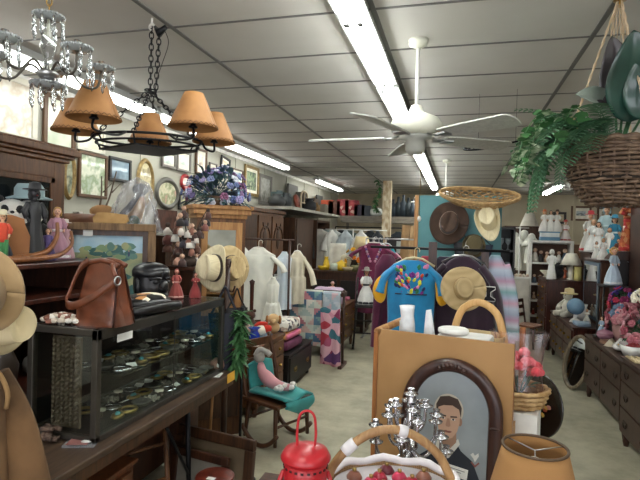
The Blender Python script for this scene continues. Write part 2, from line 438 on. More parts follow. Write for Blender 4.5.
def garment(name, label, cat, loc, rz, prof, cloth, sleeves=None, ripple=.012, waves=7, extra=None, seed=0, group=None, neck=True):
    """hanging clothing: prof = (z, half width, half depth) from the hem up to the collar; sleeves = list of (points, radii)"""
    t = thing(name, label, cat, loc, rz, group)
    zs = [p[0] for p in prof]; z0, z1 = min(zs), max(zs); rnd = random.Random(seed); ph = rnd.random() * 6
    vs = []; fs = []; n = 44; k = len(prof); sp = []
    for i in range(k - 1):
        for j in range(7):
            q = j / 7; sp.append([prof[i][c] * (1 - q) + prof[i + 1][c] * q for c in range(3)])
    sp.append(list(prof[-1])); k = len(sp)
    for z, hw, hd in sp:
        f = 1 - (z - z0) / (z1 - z0)
        for j in range(n):
            a = 2 * PI * j / n
            rp = ripple * f * math.sin(waves * a + ph + 2 * f) + ripple * .5 * f * math.sin(3 * a + 5 * f + ph) + .02 * min(1, hw * 6) * noise.noise(V((hw * math.cos(a) * 11, 2 * math.sin(a) + ph, z * 5)))
            vs.append((hw * math.cos(a) * (1 + .2 * rp / max(hw, .01)), (hd + rp) * math.sin(a), z))
    for i in range(k - 1):
        for j in range(n): fs.append((i * n + j, i * n + (j + 1) % n, (i + 1) * n + (j + 1) % n, (i + 1) * n + j))
    fs.append(tuple(range((k - 1) * n, k * n)))
    b = MB(); b.add(vs, fs); b.build('bodice', cloth, t)
    for pts, rr in sleeves or []:
        sl = MB(); P_ = spline(pts, 5); kk = len(P_)
        rs = [rr[0] + (rr[1] - rr[0]) * i / (kk - 1) for i in range(kk)]
        sl.tube(P_, rs, 12, flat=.55); sl.build('sleeve', cloth, t)
    return t
def hanger(loc, rz, w, label, m, group=None):
    b = MB(); b.tube([(-w / 2, 0, -.07), (-w * .2, 0, -.01), (0, 0, 0), (w * .2, 0, -.01), (w / 2, 0, -.07)], .009, 8)
    b.tube([(0, 0, 0), (0, 0, .05)] + [(.022 - .022 * math.cos(a), 0, .06 + .022 * math.sin(a)) for a in (0, .8, 1.6, 2.4, 3.2, 3.8)], .0035, 6)
    o = b.build('clothes_hanger', m, None, loc, rz); return tag(o, label, 'hanger', group)
def blossom_bm(r, n=6):
    b = MB()
    for i in range(n):
        a = 2 * PI * i / n
        b.ell((r * .55 * math.cos(a), r * .55 * math.sin(a), r * .1), (r * .5, r * .5, r * .22), 7, RZ(a) @ RY(-.5))
    b.ell((0, 0, r * .2), r * .3, 7)
    return b
def leaf_verts(b, p, d, L, w, up=V((0, 0, 1)), droop=.3):
    d = V(d).normalized(); s = d.cross(up); s = s.normalized() if s.length > 1e-3 else V((1, 0, 0)); q = s.cross(d)
    p = V(p); vs = []
    for t, ww in ((0, .1), (.3, .9), (.6, 1), (.85, .55), (1, .02)):
        c = p + d * (L * t) - V((0, 0, 1)) * (droop * L * t * t)
        vs += [c - s * (w * ww / 2) + q * w * .12, c, c + s * (w * ww / 2) + q * w * .12]
    fs = []
    for i in range(4):
        for j in range(2): a = i * 3 + j; fs.append((a, a + 1, a + 4, a + 3))
    b.add(vs, fs)
def flowers(name, label, loc, rad, cols, n, leaf=LEAF, base=None, bl=.03, seed=1, leaves=60, cat='flower arrangement', lw=.03):
    t = thing(name, label, cat, loc); rnd = random.Random(seed)
    rx, ry, rzz = rad; f = MB()
    def sph():
        while 1:
            q = V((rnd.uniform(-1, 1), rnd.uniform(-1, 1), rnd.uniform(-.15, 1)))
            if .2 < q.length < 1: return q.normalized()
    for i in range(leaves):
        q = sph(); k = rnd.uniform(.35, .95)
        leaf_verts(f, (q.x * rx * k, q.y * ry * k, q.z * rzz * k), q + V((rnd.uniform(-.5, .5), rnd.uniform(-.5, .5), rnd.uniform(-.3, .4))), rnd.uniform(1.5, 3) * lw, lw * rnd.uniform(.5, 1))
    for i in range(n):
        q = sph(); f.tube([(0, 0, 0), (q.x * rx * .9, q.y * ry * .9, q.z * rzz * .9)], .002, 4)
    fo = f.build('foliage', leaf, t); fo['kind'] = 'stuff'
    protos = {}
    for i in range(n):
        c = cols[i % len(cols)]; q = sph(); k = rnd.uniform(.85, 1.05)
        if c not in protos:
            o = blossom_bm(bl).build('blossom', P(c, .8), t); protos[c] = o
        else: o = dup(protos[c], t)
        o.location = (q.x * rx * k, q.y * ry * k, q.z * rzz * k); o.rotation_euler = q.to_track_quat('Z', 'Y').to_euler()
        s = rnd.uniform(.7, 1.25); o.scale = (s, s, s)
    if base: base(t)
    return t
def doll(label, loc, h, rz, dress, hair='#3a2418', skin='#dfae8c', hatc=None, style='gown', trim=None, name='doll', cat='doll', seated=False, arms=0, group=None):
    """a small standing figure: body with limbs and face, clothing, hair, perhaps a hat"""
    t = thing(name, label, cat, loc, rz, group); s = h
    sk = P(skin, .5); b = MB()
    b.lathe([(0, .80), (.035, .80), (.03, .84), (.034, .86)], n=10); hz = .915
    b.ell((0, 0, hz), (.062, .066, .078), 14); b.ell((0, -.066, hz - .005), (.012, .016, .016), 6)
    for sx in (-1, 1):
        b.ell((sx * .062, 0, hz - .005), (.012, .018, .02), 6)
        if arms == 0: pts = [(sx * .07, 0, .775), (sx * .13, -.01, .66), (sx * .11, -.07, .54)]
        elif arms == 1: pts = [(sx * .07, 0, .775), (sx * .15, -.04, .70), (sx * .05, -.13, .66)]
        else: pts = [(sx * .07, 0, .775), (sx * .19, -.02, .76), (sx * .27, -.03, .86)]
        b.tube(spline(pts, 4), [.032 - .002 * i for i in range(len(pts) * 4 - 3)], 8)
        e = V(pts[-1]); b.ell(e, (.022, .022, .028), 7)
        if style == 'trousers' or style == 'robe': b.tube([(sx * .045, 0, .46), (sx * .05, -.01, .24), (sx * .052, 0, .03)], [.055, .045, .035], 8)
        b.ell((sx * .05, -.03, .018), (.032, .06, .018), 8)
    b.lathe([(.02, .4), (.08, .42), (.075, .6), (.085, .74), (.03, .81)], n=12, ey=.7)
    b.v = [p * s for p in b.v]; b.build('body', sk, t)
    fm = MB()
    for sx in (-1, 1): fm.ell((sx * .024, -.061, hz + .008), (.009, .006, .009), 6)
    fm.m = 1; fm.ell((0, -.063, hz - .035), (.016, .006, .006), 6); fm.v = [p * s for p in fm.v]
    fm.build('face', [P('#1d1714', .4), P('#a8383a', .5)], t)
    d = MB(); fold = 9
    if style in ('gown', 'robe'):
        wd = .24 if style == 'gown' else .15
        prof = [(wd, .01), (wd * .93, .15), (wd * .7, .34), (.082, .54), (.095, .68), (.085, .765), (.05, .80)]
        n = 36; k = len(prof); vs = []; fs = []
        for i, (r, z) in enumerate(prof):
            for j in range(n):
                a = 2 * PI * j / n; q = 1 + (.07 * math.sin(fold * a) if i < 3 else 0); vs.append((r * q * math.cos(a), r * q * .8 * math.sin(a), z))
        for i in range(k - 1):
            for j in range(n): fs.append((i * n + j, i * n + (j + 1) % n, (i + 1) * n + (j + 1) % n, (i + 1) * n + j))
        d.add(vs, fs)
    else:
        d.lathe([(.09, .42), (.095, .5), (.09, .62), (.1, .72), (.085, .78), (.04, .80)], n=16, ey=.75)
        for sx in (-1, 1):
            d.m = 1; d.tube([(sx * .045, 0, .47), (sx * .05, -.008, .24), (sx * .052, 0, .06)], [.066, .056, .05], 10)
        d.m = 0
    for sx in (-1, 1):
        if arms == 0: pts = [(sx * .075, 0, .77), (sx * .135, -.01, .66), (sx * .12, -.05, .58)]
        elif arms == 1: pts = [(sx * .075, 0, .77), (sx * .155, -.04, .70), (sx * .08, -.11, .665)]
        else: pts = [(sx * .075, 0, .77), (sx * .19, -.02, .76), (sx * .25, -.03, .82)]
        d.tube(pts, [.042, .045, .04], 8)
    d.v = [p * s for p in d.v]; d.build('dress' if style != 'trousers' else 'outfit', [dress if not isinstance(dress, str) else FAB(dress), FAB(trim or '#3a3a3a')], t)
    if hair:
        hb = MB(); hb.ell((0, .018, hz + .022), (.072, .07, .074), 12); hb.ell((0, .045, hz - .04), (.066, .04, .08), 10)
        for sx in (-1, 1): hb.ell((sx * .058, .01, hz - .03), (.024, .035, .06), 8)
        hb.v = [p * s for p in hb.v]; hb.build('hair', FAB(hair), t)
    if hatc:
        hh = MB(); hh.lathe([(.15, hz + .04), (.14, hz + .05), (.08, hz + .055), (.07, hz + .13), (.03, hz + .145), (0, hz + .145)], n=20); hh.v = [p * s for p in hh.v]; hh.build('hat', FAB(hatc), t)
    if trim and style != 'trousers':
        w = MB(); w.lathe([(.09, .53), (.096, .555), (.09, .58)], n=18, ey=.8); w.v = [p * s for p in w.v]; w.build('sash', FAB(trim), t); w = MB(); w.lathe([(wd * 1.04, .03), (wd * 1.05, .06), (wd * 1.0, .09)], n=30, ey=.8); w.v = [p * s for p in w.v]; w.build('ribbon_trim', FAB(trim), t)
    return t
def picture(label, u, v, w, h, frame, art, x=None, y=None, p=None, rz=None, fw=.03, oval=False, mat_w=0, tilt=0, cat='picture', name='framed_picture', depth=.025, group=None, matc='#ece6d6'):
    """a framed picture; on the left wall unless given its own place"""
    if p is None: p = onx(u, v, XL + .014) if y is None else ony(u, v, y)
    if rz is None: rz = PI / 2
    t = thing(name, label, cat, p, rz, group); t.rotation_euler = (0, tilt, rz)
    if oval:
        n = 36; b = MB()
        def ff(a, c):
            th = 2 * PI * a; ph = PI * c; q = fw / 2
            rr = 1 - q * (1 - math.cos(ph)) / (w / 2) * 1.0
            return ((w / 2) * math.cos(th) - fw * (c) * math.cos(th), -depth * math.sin(ph), (h / 2) * math.sin(th) - fw * c * math.sin(th))
        b.grid(ff, n, 8); b.build('frame', frame, t)
        MB().add([((w / 2 - fw * .9) * math.cos(2 * PI * i / n), -.004, (h / 2 - fw * .9) * math.sin(2 * PI * i / n)) for i in range(n)], [tuple(range(n))], False).build('print', art, t)
    else:
        b = MB()
        b.bb(-w / 2, w / 2, -depth, 0, h / 2 - fw, h / 2); b.bb(-w / 2, w / 2, -depth, 0, -h / 2, -h / 2 + fw)
        b.bb(-w / 2, -w / 2 + fw, -depth, 0, -h / 2 + fw, h / 2 - fw); b.bb(w / 2 - fw, w / 2, -depth, 0, -h / 2 + fw, h / 2 - fw)
        b.build('frame', frame, t, bevel=.004)
        if mat_w:
            box(-w / 2 + fw, w / 2 - fw, -.006, 0, -h / 2 + fw, h / 2 - fw).build('mat_board', P(matc, .9), t)
        k = fw + mat_w
        box(-w / 2 + k, w / 2 - k, -.009, 0, -h / 2 + k, h / 2 - k).build('print', art, t)
    return t
def art(name, pal, sc=6, kind='pal', stretch=None):
    return mat('art_' + name, '#ffffff', .35, kind=kind, pal=pal, sc=sc, coat=.25, stretch=stretch)
def vase(name, label, loc, prof, m, cat='vase', n=20, group=None):
    return tag(MB().lathe(prof, n=n).build(name, m, None, loc), label, cat, group)
# ------------------------------------------------------------------ left foreground: folding table and display case
TZ = .74
TOPW = mat('worn_table_top', '#5a4636', .45, kind='wood', col2='#33261d', stretch=(9, 1.1, 9))
t = thing('folding_table', 'dark wood topped folding table with black metal legs under the display case', 'table', (-1.53, 1.98, 0))
box(-.23, .23, -.92, .885, TZ - .03, TZ).build('table_top', TOPW, t, bevel=.006)
b = MB(); b.bb(.205, .225, -.9, .87, TZ - .075, TZ - .03); b.bb(-.225, -.205, -.9, .87, TZ - .075, TZ - .03); b.build('apron', OAKD, t)
for y in (-.6, .42):
    for sx in (-1, 1):
        MB().tube([(sx * .17, y, TZ - .03), (sx * .2, y, .0)], .013, 10).build('leg', IRON, t)
    MB().cyl((-.2, y, .2), (.2, y, .2), .009).build('crossbar', IRON, t)
    for sx in (-1, 1):
        MB().tube([(sx * .175, y - .26, TZ - .035), (sx * .19, y, .3)], .008, 8).build('brace', IRON, t)
tg = MB().box((0, 0, 0), (.002, .1, .055)); p = onx(231, 377, -1.296)
tag(tg.build('price_tag', P('#f0b63c', .7), None, p), 'orange yellow price tag stuck on the corner of the folding table', 'tag')
tag(box(-.04, .04, -.05, .05, 0, .002).build('card', PAPER, None, onz(224, 375, TZ) + V((-.05, -.02, .0005)), R(12)), 'white card lying at the far corner of the folding table', 'card')

CX0, CX1, CY0, CY1, CZ0, CZ1 = -1.7, -1.36, 1.69, 2.82, TZ + .002, 1.195
t = thing('display_case', 'bronze framed glass display case of jewellery on the folding table', 'display case', ((CX0 + CX1) / 2, (CY0 + CY1) / 2, CZ0))
w2, d2, H = (CX1 - CX0) / 2, (CY1 - CY0) / 2, CZ1 - CZ0
b = MB(); r = .014
for sx in (-1, 1):
    for sy in (-1, 1): b.box((sx * (w2 - r), sy * (d2 - r), H / 2), (2 * r, 2 * r, H))
    b.box((sx * (w2 - r), 0, H - .022), (2 * r, 2 * d2, .044)); b.box((sx * (w2 - r), 0, .012), (2 * r, 2 * d2, .024))
    b.box((0, sx * (d2 - r), H - .014), (2 * w2, 2 * r, .028)); b.box((0, sx * (d2 - r), .012), (2 * w2, 2 * r, .024))
b.build('frame', BRONZE, t, bevel=.003)
box(-w2 + .002, w2 - .002, -d2 + .002, d2 - .002, 0.001, .018).build('base_panel', BLACKW, t)
box(-w2 + .004, -w2 + .008, -d2 + .03, d2 - .03, .02, H - .02).build('back_panel', BLACKW, t)
box(w2 - .012, w2 - .008, -d2 + .028, d2 - .028, .024, H - .028).build('front_glass', GLASS, t)
for sy in (-1, 1): MB().box((0, sy * (d2 - .01), H / 2), (2 * w2 - .05, .004, H - .05)).build('end_glass', GLASS, t)
box(-w2 + .02, w2 - .02, -d2 + .02, d2 - .02, H - .006, H).build('top_panel', mat('case_top', '#2a2a2a', .15), t)
SHZ = .225
box(-w2 + .03, w2 - .02, -d2 + .2, d2 - .02, SHZ - .008, SHZ).build('shelf', mat('shelf_black_glass', '#20221f', .1), t)
MB().box((w2 + .001, -d2 + .17, H - .055), (.003, .1, .032)).build('white_label', PAPER, t)
MB().box((w2 + .001, 0, H / 2), (.004, .004, H - .05)).build('glass_joint', BRONZE, t)
def at_case(x, y, z): return V(((CX0 + CX1) / 2 + x, (CY0 + CY1) / 2 + y, CZ0 + z))
rnd = random.Random(3)
GOLD = mat('old_gold', '#b59a5c', .3, metal=.9)
TQ = mat('turquoise_stone', '#3f8f92', .3)
kinds = [('bracelet', 'silver bracelet lying in the display case', 'bracelet', SILVER), ('bracelet', 'gold bangle lying in the display case', 'bracelet', GOLD),
         ('wristwatch', 'old wristwatch with a pale dial in the display case', 'watch', SILVER), ('brooch', 'oval brooch with a turquoise stone in the display case', 'brooch', GOLD),
         ('necklace', 'coiled bead necklace in the display case', 'necklace', P('#8d8a80', .3)), ('jewellery_card', 'folded white price card among the jewellery in the case', 'card', PAPER),
         ('trinket_dish', 'round pewter trinket dish in the display case', 'dish', mat('pewter', '#7d7c78', .35, metal=.8))]
cells = []
for zl, nx, ny in ((SHZ, 3, 13), (.018, 3, 13)):
    for i in range(nx):
        for j in range(ny):
            if j > 1: cells.append((-.085 + .09 * i, -.49 + .082 * j, zl))
for i, (x, y, z) in enumerate(cells):
    nm, lb, ct, mm = kinds[(i * 5 + i // 13 * 2) % 7]
    lb = lb.replace('the display case', 'the display case, upper shelf' if z > .1 else 'the display case, bottom level').replace('in the case', 'on the upper shelf of the case' if z > .1 else 'on the floor of the case')
    x += rnd.uniform(-.008, .008); y += rnd.uniform(-.006, .006); b = MB(); a = rnd.random() * 6; mlist = [mm]
    if nm == 'bracelet': b.tube([(.03 * math.cos(q), .026 * math.sin(q), .006) for q in [2 * PI * k / 14 for k in range(14)]], .006, 6, True)
    elif nm == 'wristwatch':
        b.tube([(-.035, 0, .004), (-.02, .002, .012), (0, 0, .016), (.02, -.002, .012), (.035, 0, .004)], .008, 6, flat=.4); b.m = 1; b.lathe([(.016, 0), (.016, .007), (0, .008)], (0, 0, .014), 14); mlist = [mat('watch_strap', '#3b2a20', .5), P('#e5dfca', .2)]
    elif nm == 'brooch':
        b.lathe([(.028, 0), (.026, .008), (.018, .01), (0, .01)], n=16, ey=.75); b.m = 1; b.ell((0, 0, .01), (.014, .01, .008), 8); mlist = [GOLD, TQ]
    elif nm == 'necklace':
        for k in range(26): b.ell(((.012 + .0009 * k) * math.cos(k * .62), (.012 + .0009 * k) * math.sin(k * .62), .006), .0055, 6)
    elif nm == 'jewellery_card': b.box((0, 0, .006), (.032, .022, .003), 0, RX(.35))
    else: b.lathe([(.018, 0), (.022, .002), (.034, .014), (.033, .016), (.02, .005), (0, .004)], n=18)
    b.v = [q * 1.35 for q in b.v]
    tag(b.build(nm, mlist, None, at_case(x, y, z + .0008), a), lb, ct, 'jewellery in the display case')
# a woven column stands in the near end of the case
b = MB()
for k in range(18):
    for s in (-1, 1):
        for q in range(3):
            xx = -.06 + .045 * q
            b.tube([(xx + s * .017, 0, .03 + .02 * k), (xx + s * .006, -.008, .018 + .02 * k)], .007, 6)
b.bb(-.085, .055, .004, .014, 0, .38)
tag(b.build('woven_belt_stand', mat('woven_belt', '#6d5d4a', .5), None, at_case(-.02, -.5, .0195)), 'braided leather belts on a stand at the near end of the display case', 'belt stand')

# on top of the case
def shell_cap():
    p = V((-1.6, 1.75, CZ1))
    b = MB(); rn = random.Random(2)
    for k in range(60):
        a = rn.random() * 6.28; q = math.sqrt(rn.random()); b.m = k % 3
        b.ell((.085 * q * math.cos(a), .06 * q * math.sin(a), .012 + .022 * (1 - q * q)), (.017, .014, .011), 7)
    tag(b.build('shell_cap', [P('#efe9dd', .6), P('#8d5b49', .6), P('#d9cbb8', .6)], None, p + V((0, .02, .001)), 0), 'white and brown shell beaded cap on the near end of the case', 'cap')
shell_cap()
p = onz(103, 327, CZ1) + V((-.05, .07, 0))
t = thing('leather_handbag', 'large brown leather handbag with a ring and strap on the display case', 'handbag', p, R(-2))
def bagf(a, b):
    th = 2 * PI * a; z = .25 * b
    w = .115 - .012 * b - .02 * b * b; d = .08 * (1 - b) + .022 * b
    c, s_ = math.cos(th), math.sin(th); e = .5
    x = w * math.copysign(abs(c) ** e, c); y = d * math.copysign(abs(s_) ** e, s_)
    if abs(c) > .8: x -= math.copysign(.035 * math.sin(PI * b) * (1 - abs(y) / max(d, .01)), c)
    y += .004 * math.sin(9 * z * 12 + x * 30) * (1 - b)
    return (x, y, z + (.022 * math.cos(PI * x / w * .5) if b > .9 else 0))
b = MB(); b.grid(bagf, 60, 16); b.add([V(bagf(i / 60, 0)) for i in range(60)], [tuple(range(60))], False); b.build('bag_body', LEATHER, t)
b = MB()
for s in (-1, 1):
    b.tube([(x, s * .024, .25 + .02 * math.cos(PI * x / .16)) for x in (-.085, -.05, 0, .05, .085)], .011, 8)
b.build('bag_rim', LEATHER, t)
for s in (-1, 1):
    b = MB(); b.tube([bagf((.5 - s * .385) % 1, q / 8) for q in range(9)], .005, 6); b.tube([bagf((.5 + s * .385) % 1, q / 8) for q in range(9)], .005, 6); b.build('piping', mat('dark_leather', '#4d2214', .4), t)
st = spline([(-.06, -.03, .262), (-.075, -.06, .235), (-.09, -.09, .16), (-.1, -.105, .10), (-.06, -.11, .085), (.02, -.1, .12), (.08, -.085, .165), (.105, -.06, .185)], 6)
def strapf(a, bb):
    i = min(int(a * (len(st) - 1)), len(st) - 2); q = a * (len(st) - 1) - i; c = st[i].lerp(st[i + 1], q); return c + V((0, 0, .017 - .034 * bb))
MB().grid(strapf, 50, 2, .005).build('strap', LEATHER, t)
MB().tube([(.108, -.055 + .018 * math.cos(a), .19 + .018 * math.sin(a)) for a in [2 * PI * k / 14 for k in range(14)]], .004, 6, True).build('ring', STEEL, t)
MB().tube(spline([(.06, -.02, .262), (.075, -.05, .25), (.1, -.06, .21)], 5), .009, 6, flat=.4).build('strap_end', LEATHER, t)

ZEB = mat('zebra_hide', '#e4d8bf', .6, kind='cells', pal=['#1a1512', '#e8dfcb', '#1a1512', '#b9814a', '#e8dfcb', '#141010'], sc=15, stretch=(1, 3, 1))
p = V((-1.47, 2.17, CZ1))
t = thing('zebra_print_purse', 'black purse with a zebra and tan hide panel lying on the case', 'purse', p + V((0, 0, .001)), R(75))
t.scale = (1.12, 1.25, 1.25)
b = MB(); b.ell((0, 0, .035), (.125, .075, .034), 20); b.build('purse_body', mat('purse_black', '#191718', .35), t)
def zf(a, bb):
    x = -.115 + .23 * a; y = -.062 + .125 * bb; k = max(0, 1 - (x / .128) ** 2 - (y / .078) ** 2); return (x * (.6 + .4 * math.sqrt(k)), y, .038 + .036 * math.sqrt(k))
MB().grid(zf, 20, 10).build('hide_panel', ZEB, t)
MB().tube(spline([(-.12, -.05, .012), (-.06, -.082, .022), (.03, -.085, .026), (.125, -.06, .02)], 5), .019, 10).build('rolled_handle', mat('purse_black', '#191718', .35), t)

# carved black stone head
p = onz(160, 304, CZ1); p = V((max(p.x, CX0 + .1), p.y, CZ1 + .0005))
p = V((-1.58, 2.37, CZ1 + .0005))
STONE = mat('black_stone', '#1d1d20', .32, bump=.05)
t = thing('stone_head', 'black carved stone head with a helmet band on the display case', 'sculpture', p, fc(p) + R(38))
def hf(a, bb):
    th = 2 * PI * a; ph = PI * bb; z = -math.cos(ph); r_ = math.sin(ph) ** .62
    x = .078 * r_ * math.sin(th); y = -.085 * r_ * math.cos(th); fr = max(0, math.cos(th))
    k = 1
    if fr > 0:
        if -.45 < z < .25: k += .05 * fr
        k -= .10 * fr * math.exp(-((z - .12) / .1) ** 2) * (1 if abs(x) > .015 else .2)
        k += .05 * fr * math.exp(-((z + .62) / .16) ** 2)
    zz = .1 + .1 * z
    return (x * k, y * k, zz)
b = MB(); b.grid(hf, 36, 24)
b.ell((0, -.094, .097), (.024, .022, .03), 10); b.ell((-.014, -.096, .083), (.013, .013, .01), 8); b.ell((.014, -.096, .083), (.013, .013, .01), 8)
b.ell((0, -.088, .056), (.034, .018, .009), 10); b.ell((0, -.086, .042), (.031, .018, .009), 10)
for s in (-1, 1):
    b.ell((s * .032, -.079, .115), (.017, .011, .008), 8); b.tube([(s * .012, -.09, .132), (s * .035, -.086, .136), (s * .058, -.065, .128)], .007, 6)
    b.ell((s * .08, -.005, .09), (.012, .02, .045), 8)
b.v = [q * 1.12 for q in b.v]; b.build('head', STONE, t)
b = MB(); b.grid(lambda a, q: (.084 * math.sin(2 * PI * a), -.09 * math.cos(2 * PI * a), .138 + .03 * q), 36, 2, .01)
b.grid(lambda a, q: (.083 * math.sin(2 * PI * a) * math.cos(q * 1.3), -.088 * math.cos(2 * PI * a) * math.cos(q * 1.3), .165 + .04 * math.sin(q * 1.3)), 36, 6)
b.v = [q * 1.12 for q in b.v]; b.build('helmet', STONE, t)
p = V((-1.6, 2.66, CZ1 + .0005))
doll('pinkish red ceramic lady figurine at the far end of the case', p, .175, fc(p), '#a8524c', '#8a3b34', '#d99b86', name='figurine', cat='figurine', trim='#d9a79c')
p = V((-1.52, 2.74, CZ1 + .0005))
doll('small red clad ceramic figurine behind the stone head', p, .15, fc(p) + .4, '#9a3d3d', '#5b2a22', '#d99b86', name='figurine', cat='figurine', arms=1)
# small things on the table beside the case
p = onz(50, 443, TZ); b = MB(); rn = random.Random(5)
for k in range(5): b.tube(spline([(rn.uniform(-.03, .03), rn.uniform(-.03, .03), .012 + .012 * k) for _ in range(5)], 4), .009, 6)
tag(b.build('crumpled_scarf', mat('brown_scarf', '#7a6253', .9, kind='mix', col2='#3f302a', sc=30), None, p + V((0, 0, .003))), 'crumpled brown patterned scarf on the table below the case end', 'scarf')
b = box(-.06, .06, -.04, .04, 0, .008); b.m = 1; b.bb(-.05, .03, -.03, .03, .008, .0095); b.m = 2; b.ell((.02, 0, .01), (.024, .016, .004), 8)
tag(b.build('trinket_packet', [FILM, P('#a9706a', .6), PAPER], None, onz(78, 446, TZ) + V((.0, .02, .001)), R(20)), 'plastic packet with a pink card on the table corner', 'packet')
p = V((-1.42, 2.85, TZ + .001)); b = MB()
b.lathe([(.0, 0), (.03, 0), (.045, .03), (.04, .06), (.015, .08), (0, .08)], n=16); b.m = 1; b.ell((.018, -.03, .04), (.016, .01, .02), 8)
p = onz(217, 371, TZ) + V((.0, .0, .001)); 
tag(b.build('rosy_jar', [P('#9c7264', .4), PAPER], None, p), 'small rosy brown jar on the table end beside the card', 'jar')

# under the table
chest('low_cabinet', 'reddish brown low cabinet under the near end of the folding table', 'cabinet', -1.74, -1.4, 1.55, 2.0, .55, '+x', [(1, 1)], mat('red_brown_wood', '#7a4626', .45, kind='wood', col2='#54301a'), leg=.05)
t = thing('wooden_rack', 'thin wooden rack with three rungs leaning under the table', 'rack', (-1.42, 2.15, 0), R(60))
for s in (-1, 1): MB().cyl((s * .13, .0, .0), (s * .13, .1, .62), .012, n=10).build('rail', OAK, t)
for z in (.15, .33, .5): MB().cyl((-.13, .1 * z / .62, z), (.13, .1 * z / .62, z), .008).build('rung', OAK, t)
pl, pr = onz(175, 423, .45), onz(253, 441, .45)
c = (pl + pr) / 2; W = (pr - pl).length; ang = math.atan2(pr.y - pl.y, pr.x - pl.x)
def leaning_frame(label, loc, W, H, fw, wood, inner, lean=.12, dep=.03, mirror=None):
    t = thing('picture_frame', label, 'frame', loc, ang); t.rotation_euler = (-lean, 0, ang); b = MB()
    b.bb(-W / 2, W / 2, 0, dep, H - fw, H); b.bb(-W / 2, W / 2, 0, dep, 0, fw); b.bb(-W / 2, -W / 2 + fw, 0, dep, fw, H - fw); b.bb(W / 2 - fw, W / 2, 0, dep, fw, H - fw)
    b.build('frame', wood, t, bevel=.006)
    MB().bb(-W / 2 + fw, W / 2 - fw, dep * .5, dep * .7, fw, H - fw).build('panel', inner, t); return t
leaning_frame('large dark wooden picture frame with a pale top edge leaning under the table', V((c.x, c.y - .05, 0)), W, .452, .06, OAKD, P('#6b5a44', .7))
leaning_frame('smaller dark frame with grey backing leaning inside the large frame', V((c.x - .05, c.y - .115, 0)), W * .72, .36, .045, WAL, P('#8c867c', .8))
p = onz(215, 475, .45)
t = thing('turned_stool', 'small reddish turned wooden stool at the bottom edge below the table', 'stool', (p.x, p.y, 0))
RED_W = mat('red_wood', '#6d2a1c', .3, kind='wood', col2='#421710')
MB().lathe([(0, .42), (.08, .42), (.09, .43), (.092, .445), (.085, .45), (0, .45)], n=24).build('seat', RED_W, t)
for k in range(4):
    a = PI / 4 + k * PI / 2; MB().tube([(.05 * math.cos(a), .05 * math.sin(a), .425), (.075 * math.cos(a), .075 * math.sin(a), .2), (.09 * math.cos(a), .09 * math.sin(a), 0)], [.012, .016, .011], 8).build('leg', RED_W, t)
tag(box(-.02, .02, -.012, .012, 0, .002).build('price_tag', PAPER, None, (p.x, p.y - .04, .451)), 'white price tag lying on the small reddish stool', 'tag')

# ------------------------------------------------------------------ coat and hats at the left edge
pc = at(-12, 380, 1.27)
t = thing('coat_rack', 'dark wooden coat rack pole at the far left edge of the room', 'coat rack', (pc.x - .12, pc.y, 0))
MB().cyl((0, 0, .02), (0, 0, 1.66), .02, n=12).build('pole', WAL, t)
for k in range(4):
    a = PI / 4 + PI / 2 * k; MB().tube([(0, 0, .18), (.1 * math.cos(a), .1 * math.sin(a), .12), (.2 * math.cos(a), .2 * math.sin(a), 0)], .014, 8).build('foot', WAL, t)
for k, z in enumerate((1.60, 1.42, 1.3)):
    a = (-.5, .1, -.3)[k]; MB().tube(spline([(0, 0, z), (.08 * math.cos(a), .08 * math.sin(a), z - .02), (.12 * math.cos(a), .12 * math.sin(a), z + .03)], 4), .007, 8).build('hook', WAL, t)
SUEDE = mat('tan_suede', '#735537', 1, kind='mix', col2='#47331f', sc=7, bump=.5)
pc2 = at(-46, 350, 1.2)
t = garment('suede_jacket', 'tan suede jacket hanging at the left edge in front of the table', 'jacket', (pc2.x, pc2.y, 0), fc(pc2) + R(10),
        [(.62, .15, .08), (.8, .145, .085), (1.0, .13, .085), (1.16, .115, .075), (1.27, .08, .055), (1.3, .04, .045)], SUEDE,
        [([(.075, 0, 1.22), (.125, -.01, 1.1), (.155, -.03, .95), (.185, -.05, .76)], (.045, .055)), ([(-.085, 0, 1.24), (-.13, -.01, 1.1), (-.15, -.02, .8)], (.055, .058))], .03, 5)
b = MB(); b.tube(spline([(.055, -.04, 1.275), (.085, -.05, 1.235), (.1, -.055, 1.19), (.1, -.045, 1.15)], 4), .006, 6); b.build('shoulder_seam', mat('suede_seam', '#8f7048', .95), t)
b = MB(); b.tube(spline([(-.04, -.05, 1.31), (0, -.085, 1.24), (.01, -.1, .95), (0, -.1, .64)], 5), .012, 6, flat=.5); b.build('front_placket', SUEDE, t)
TANF = mat('tan_felt', '#a58a63', .9, kind='mix', col2='#937852', sc=10, sheen=.2)
hp = at(-20, 292, 1.16)
hat('large tan felt hat hung at the left edge above the suede jacket', hp, RZ(fc(hp) + R(-15)) @ RX(R(100)), TANF, (.095, .105), (.055, .065, .075), .015, None)
hp = at(4, 325, 1.3)
hat('cream felt hat hung behind the tan hat at the left edge', hp, RZ(fc(hp) + R(38)) @ RX(R(82)), mat('cream_felt', '#d8c8a0', .9), (.065, .075), (.045, .052, .07), .02, None)
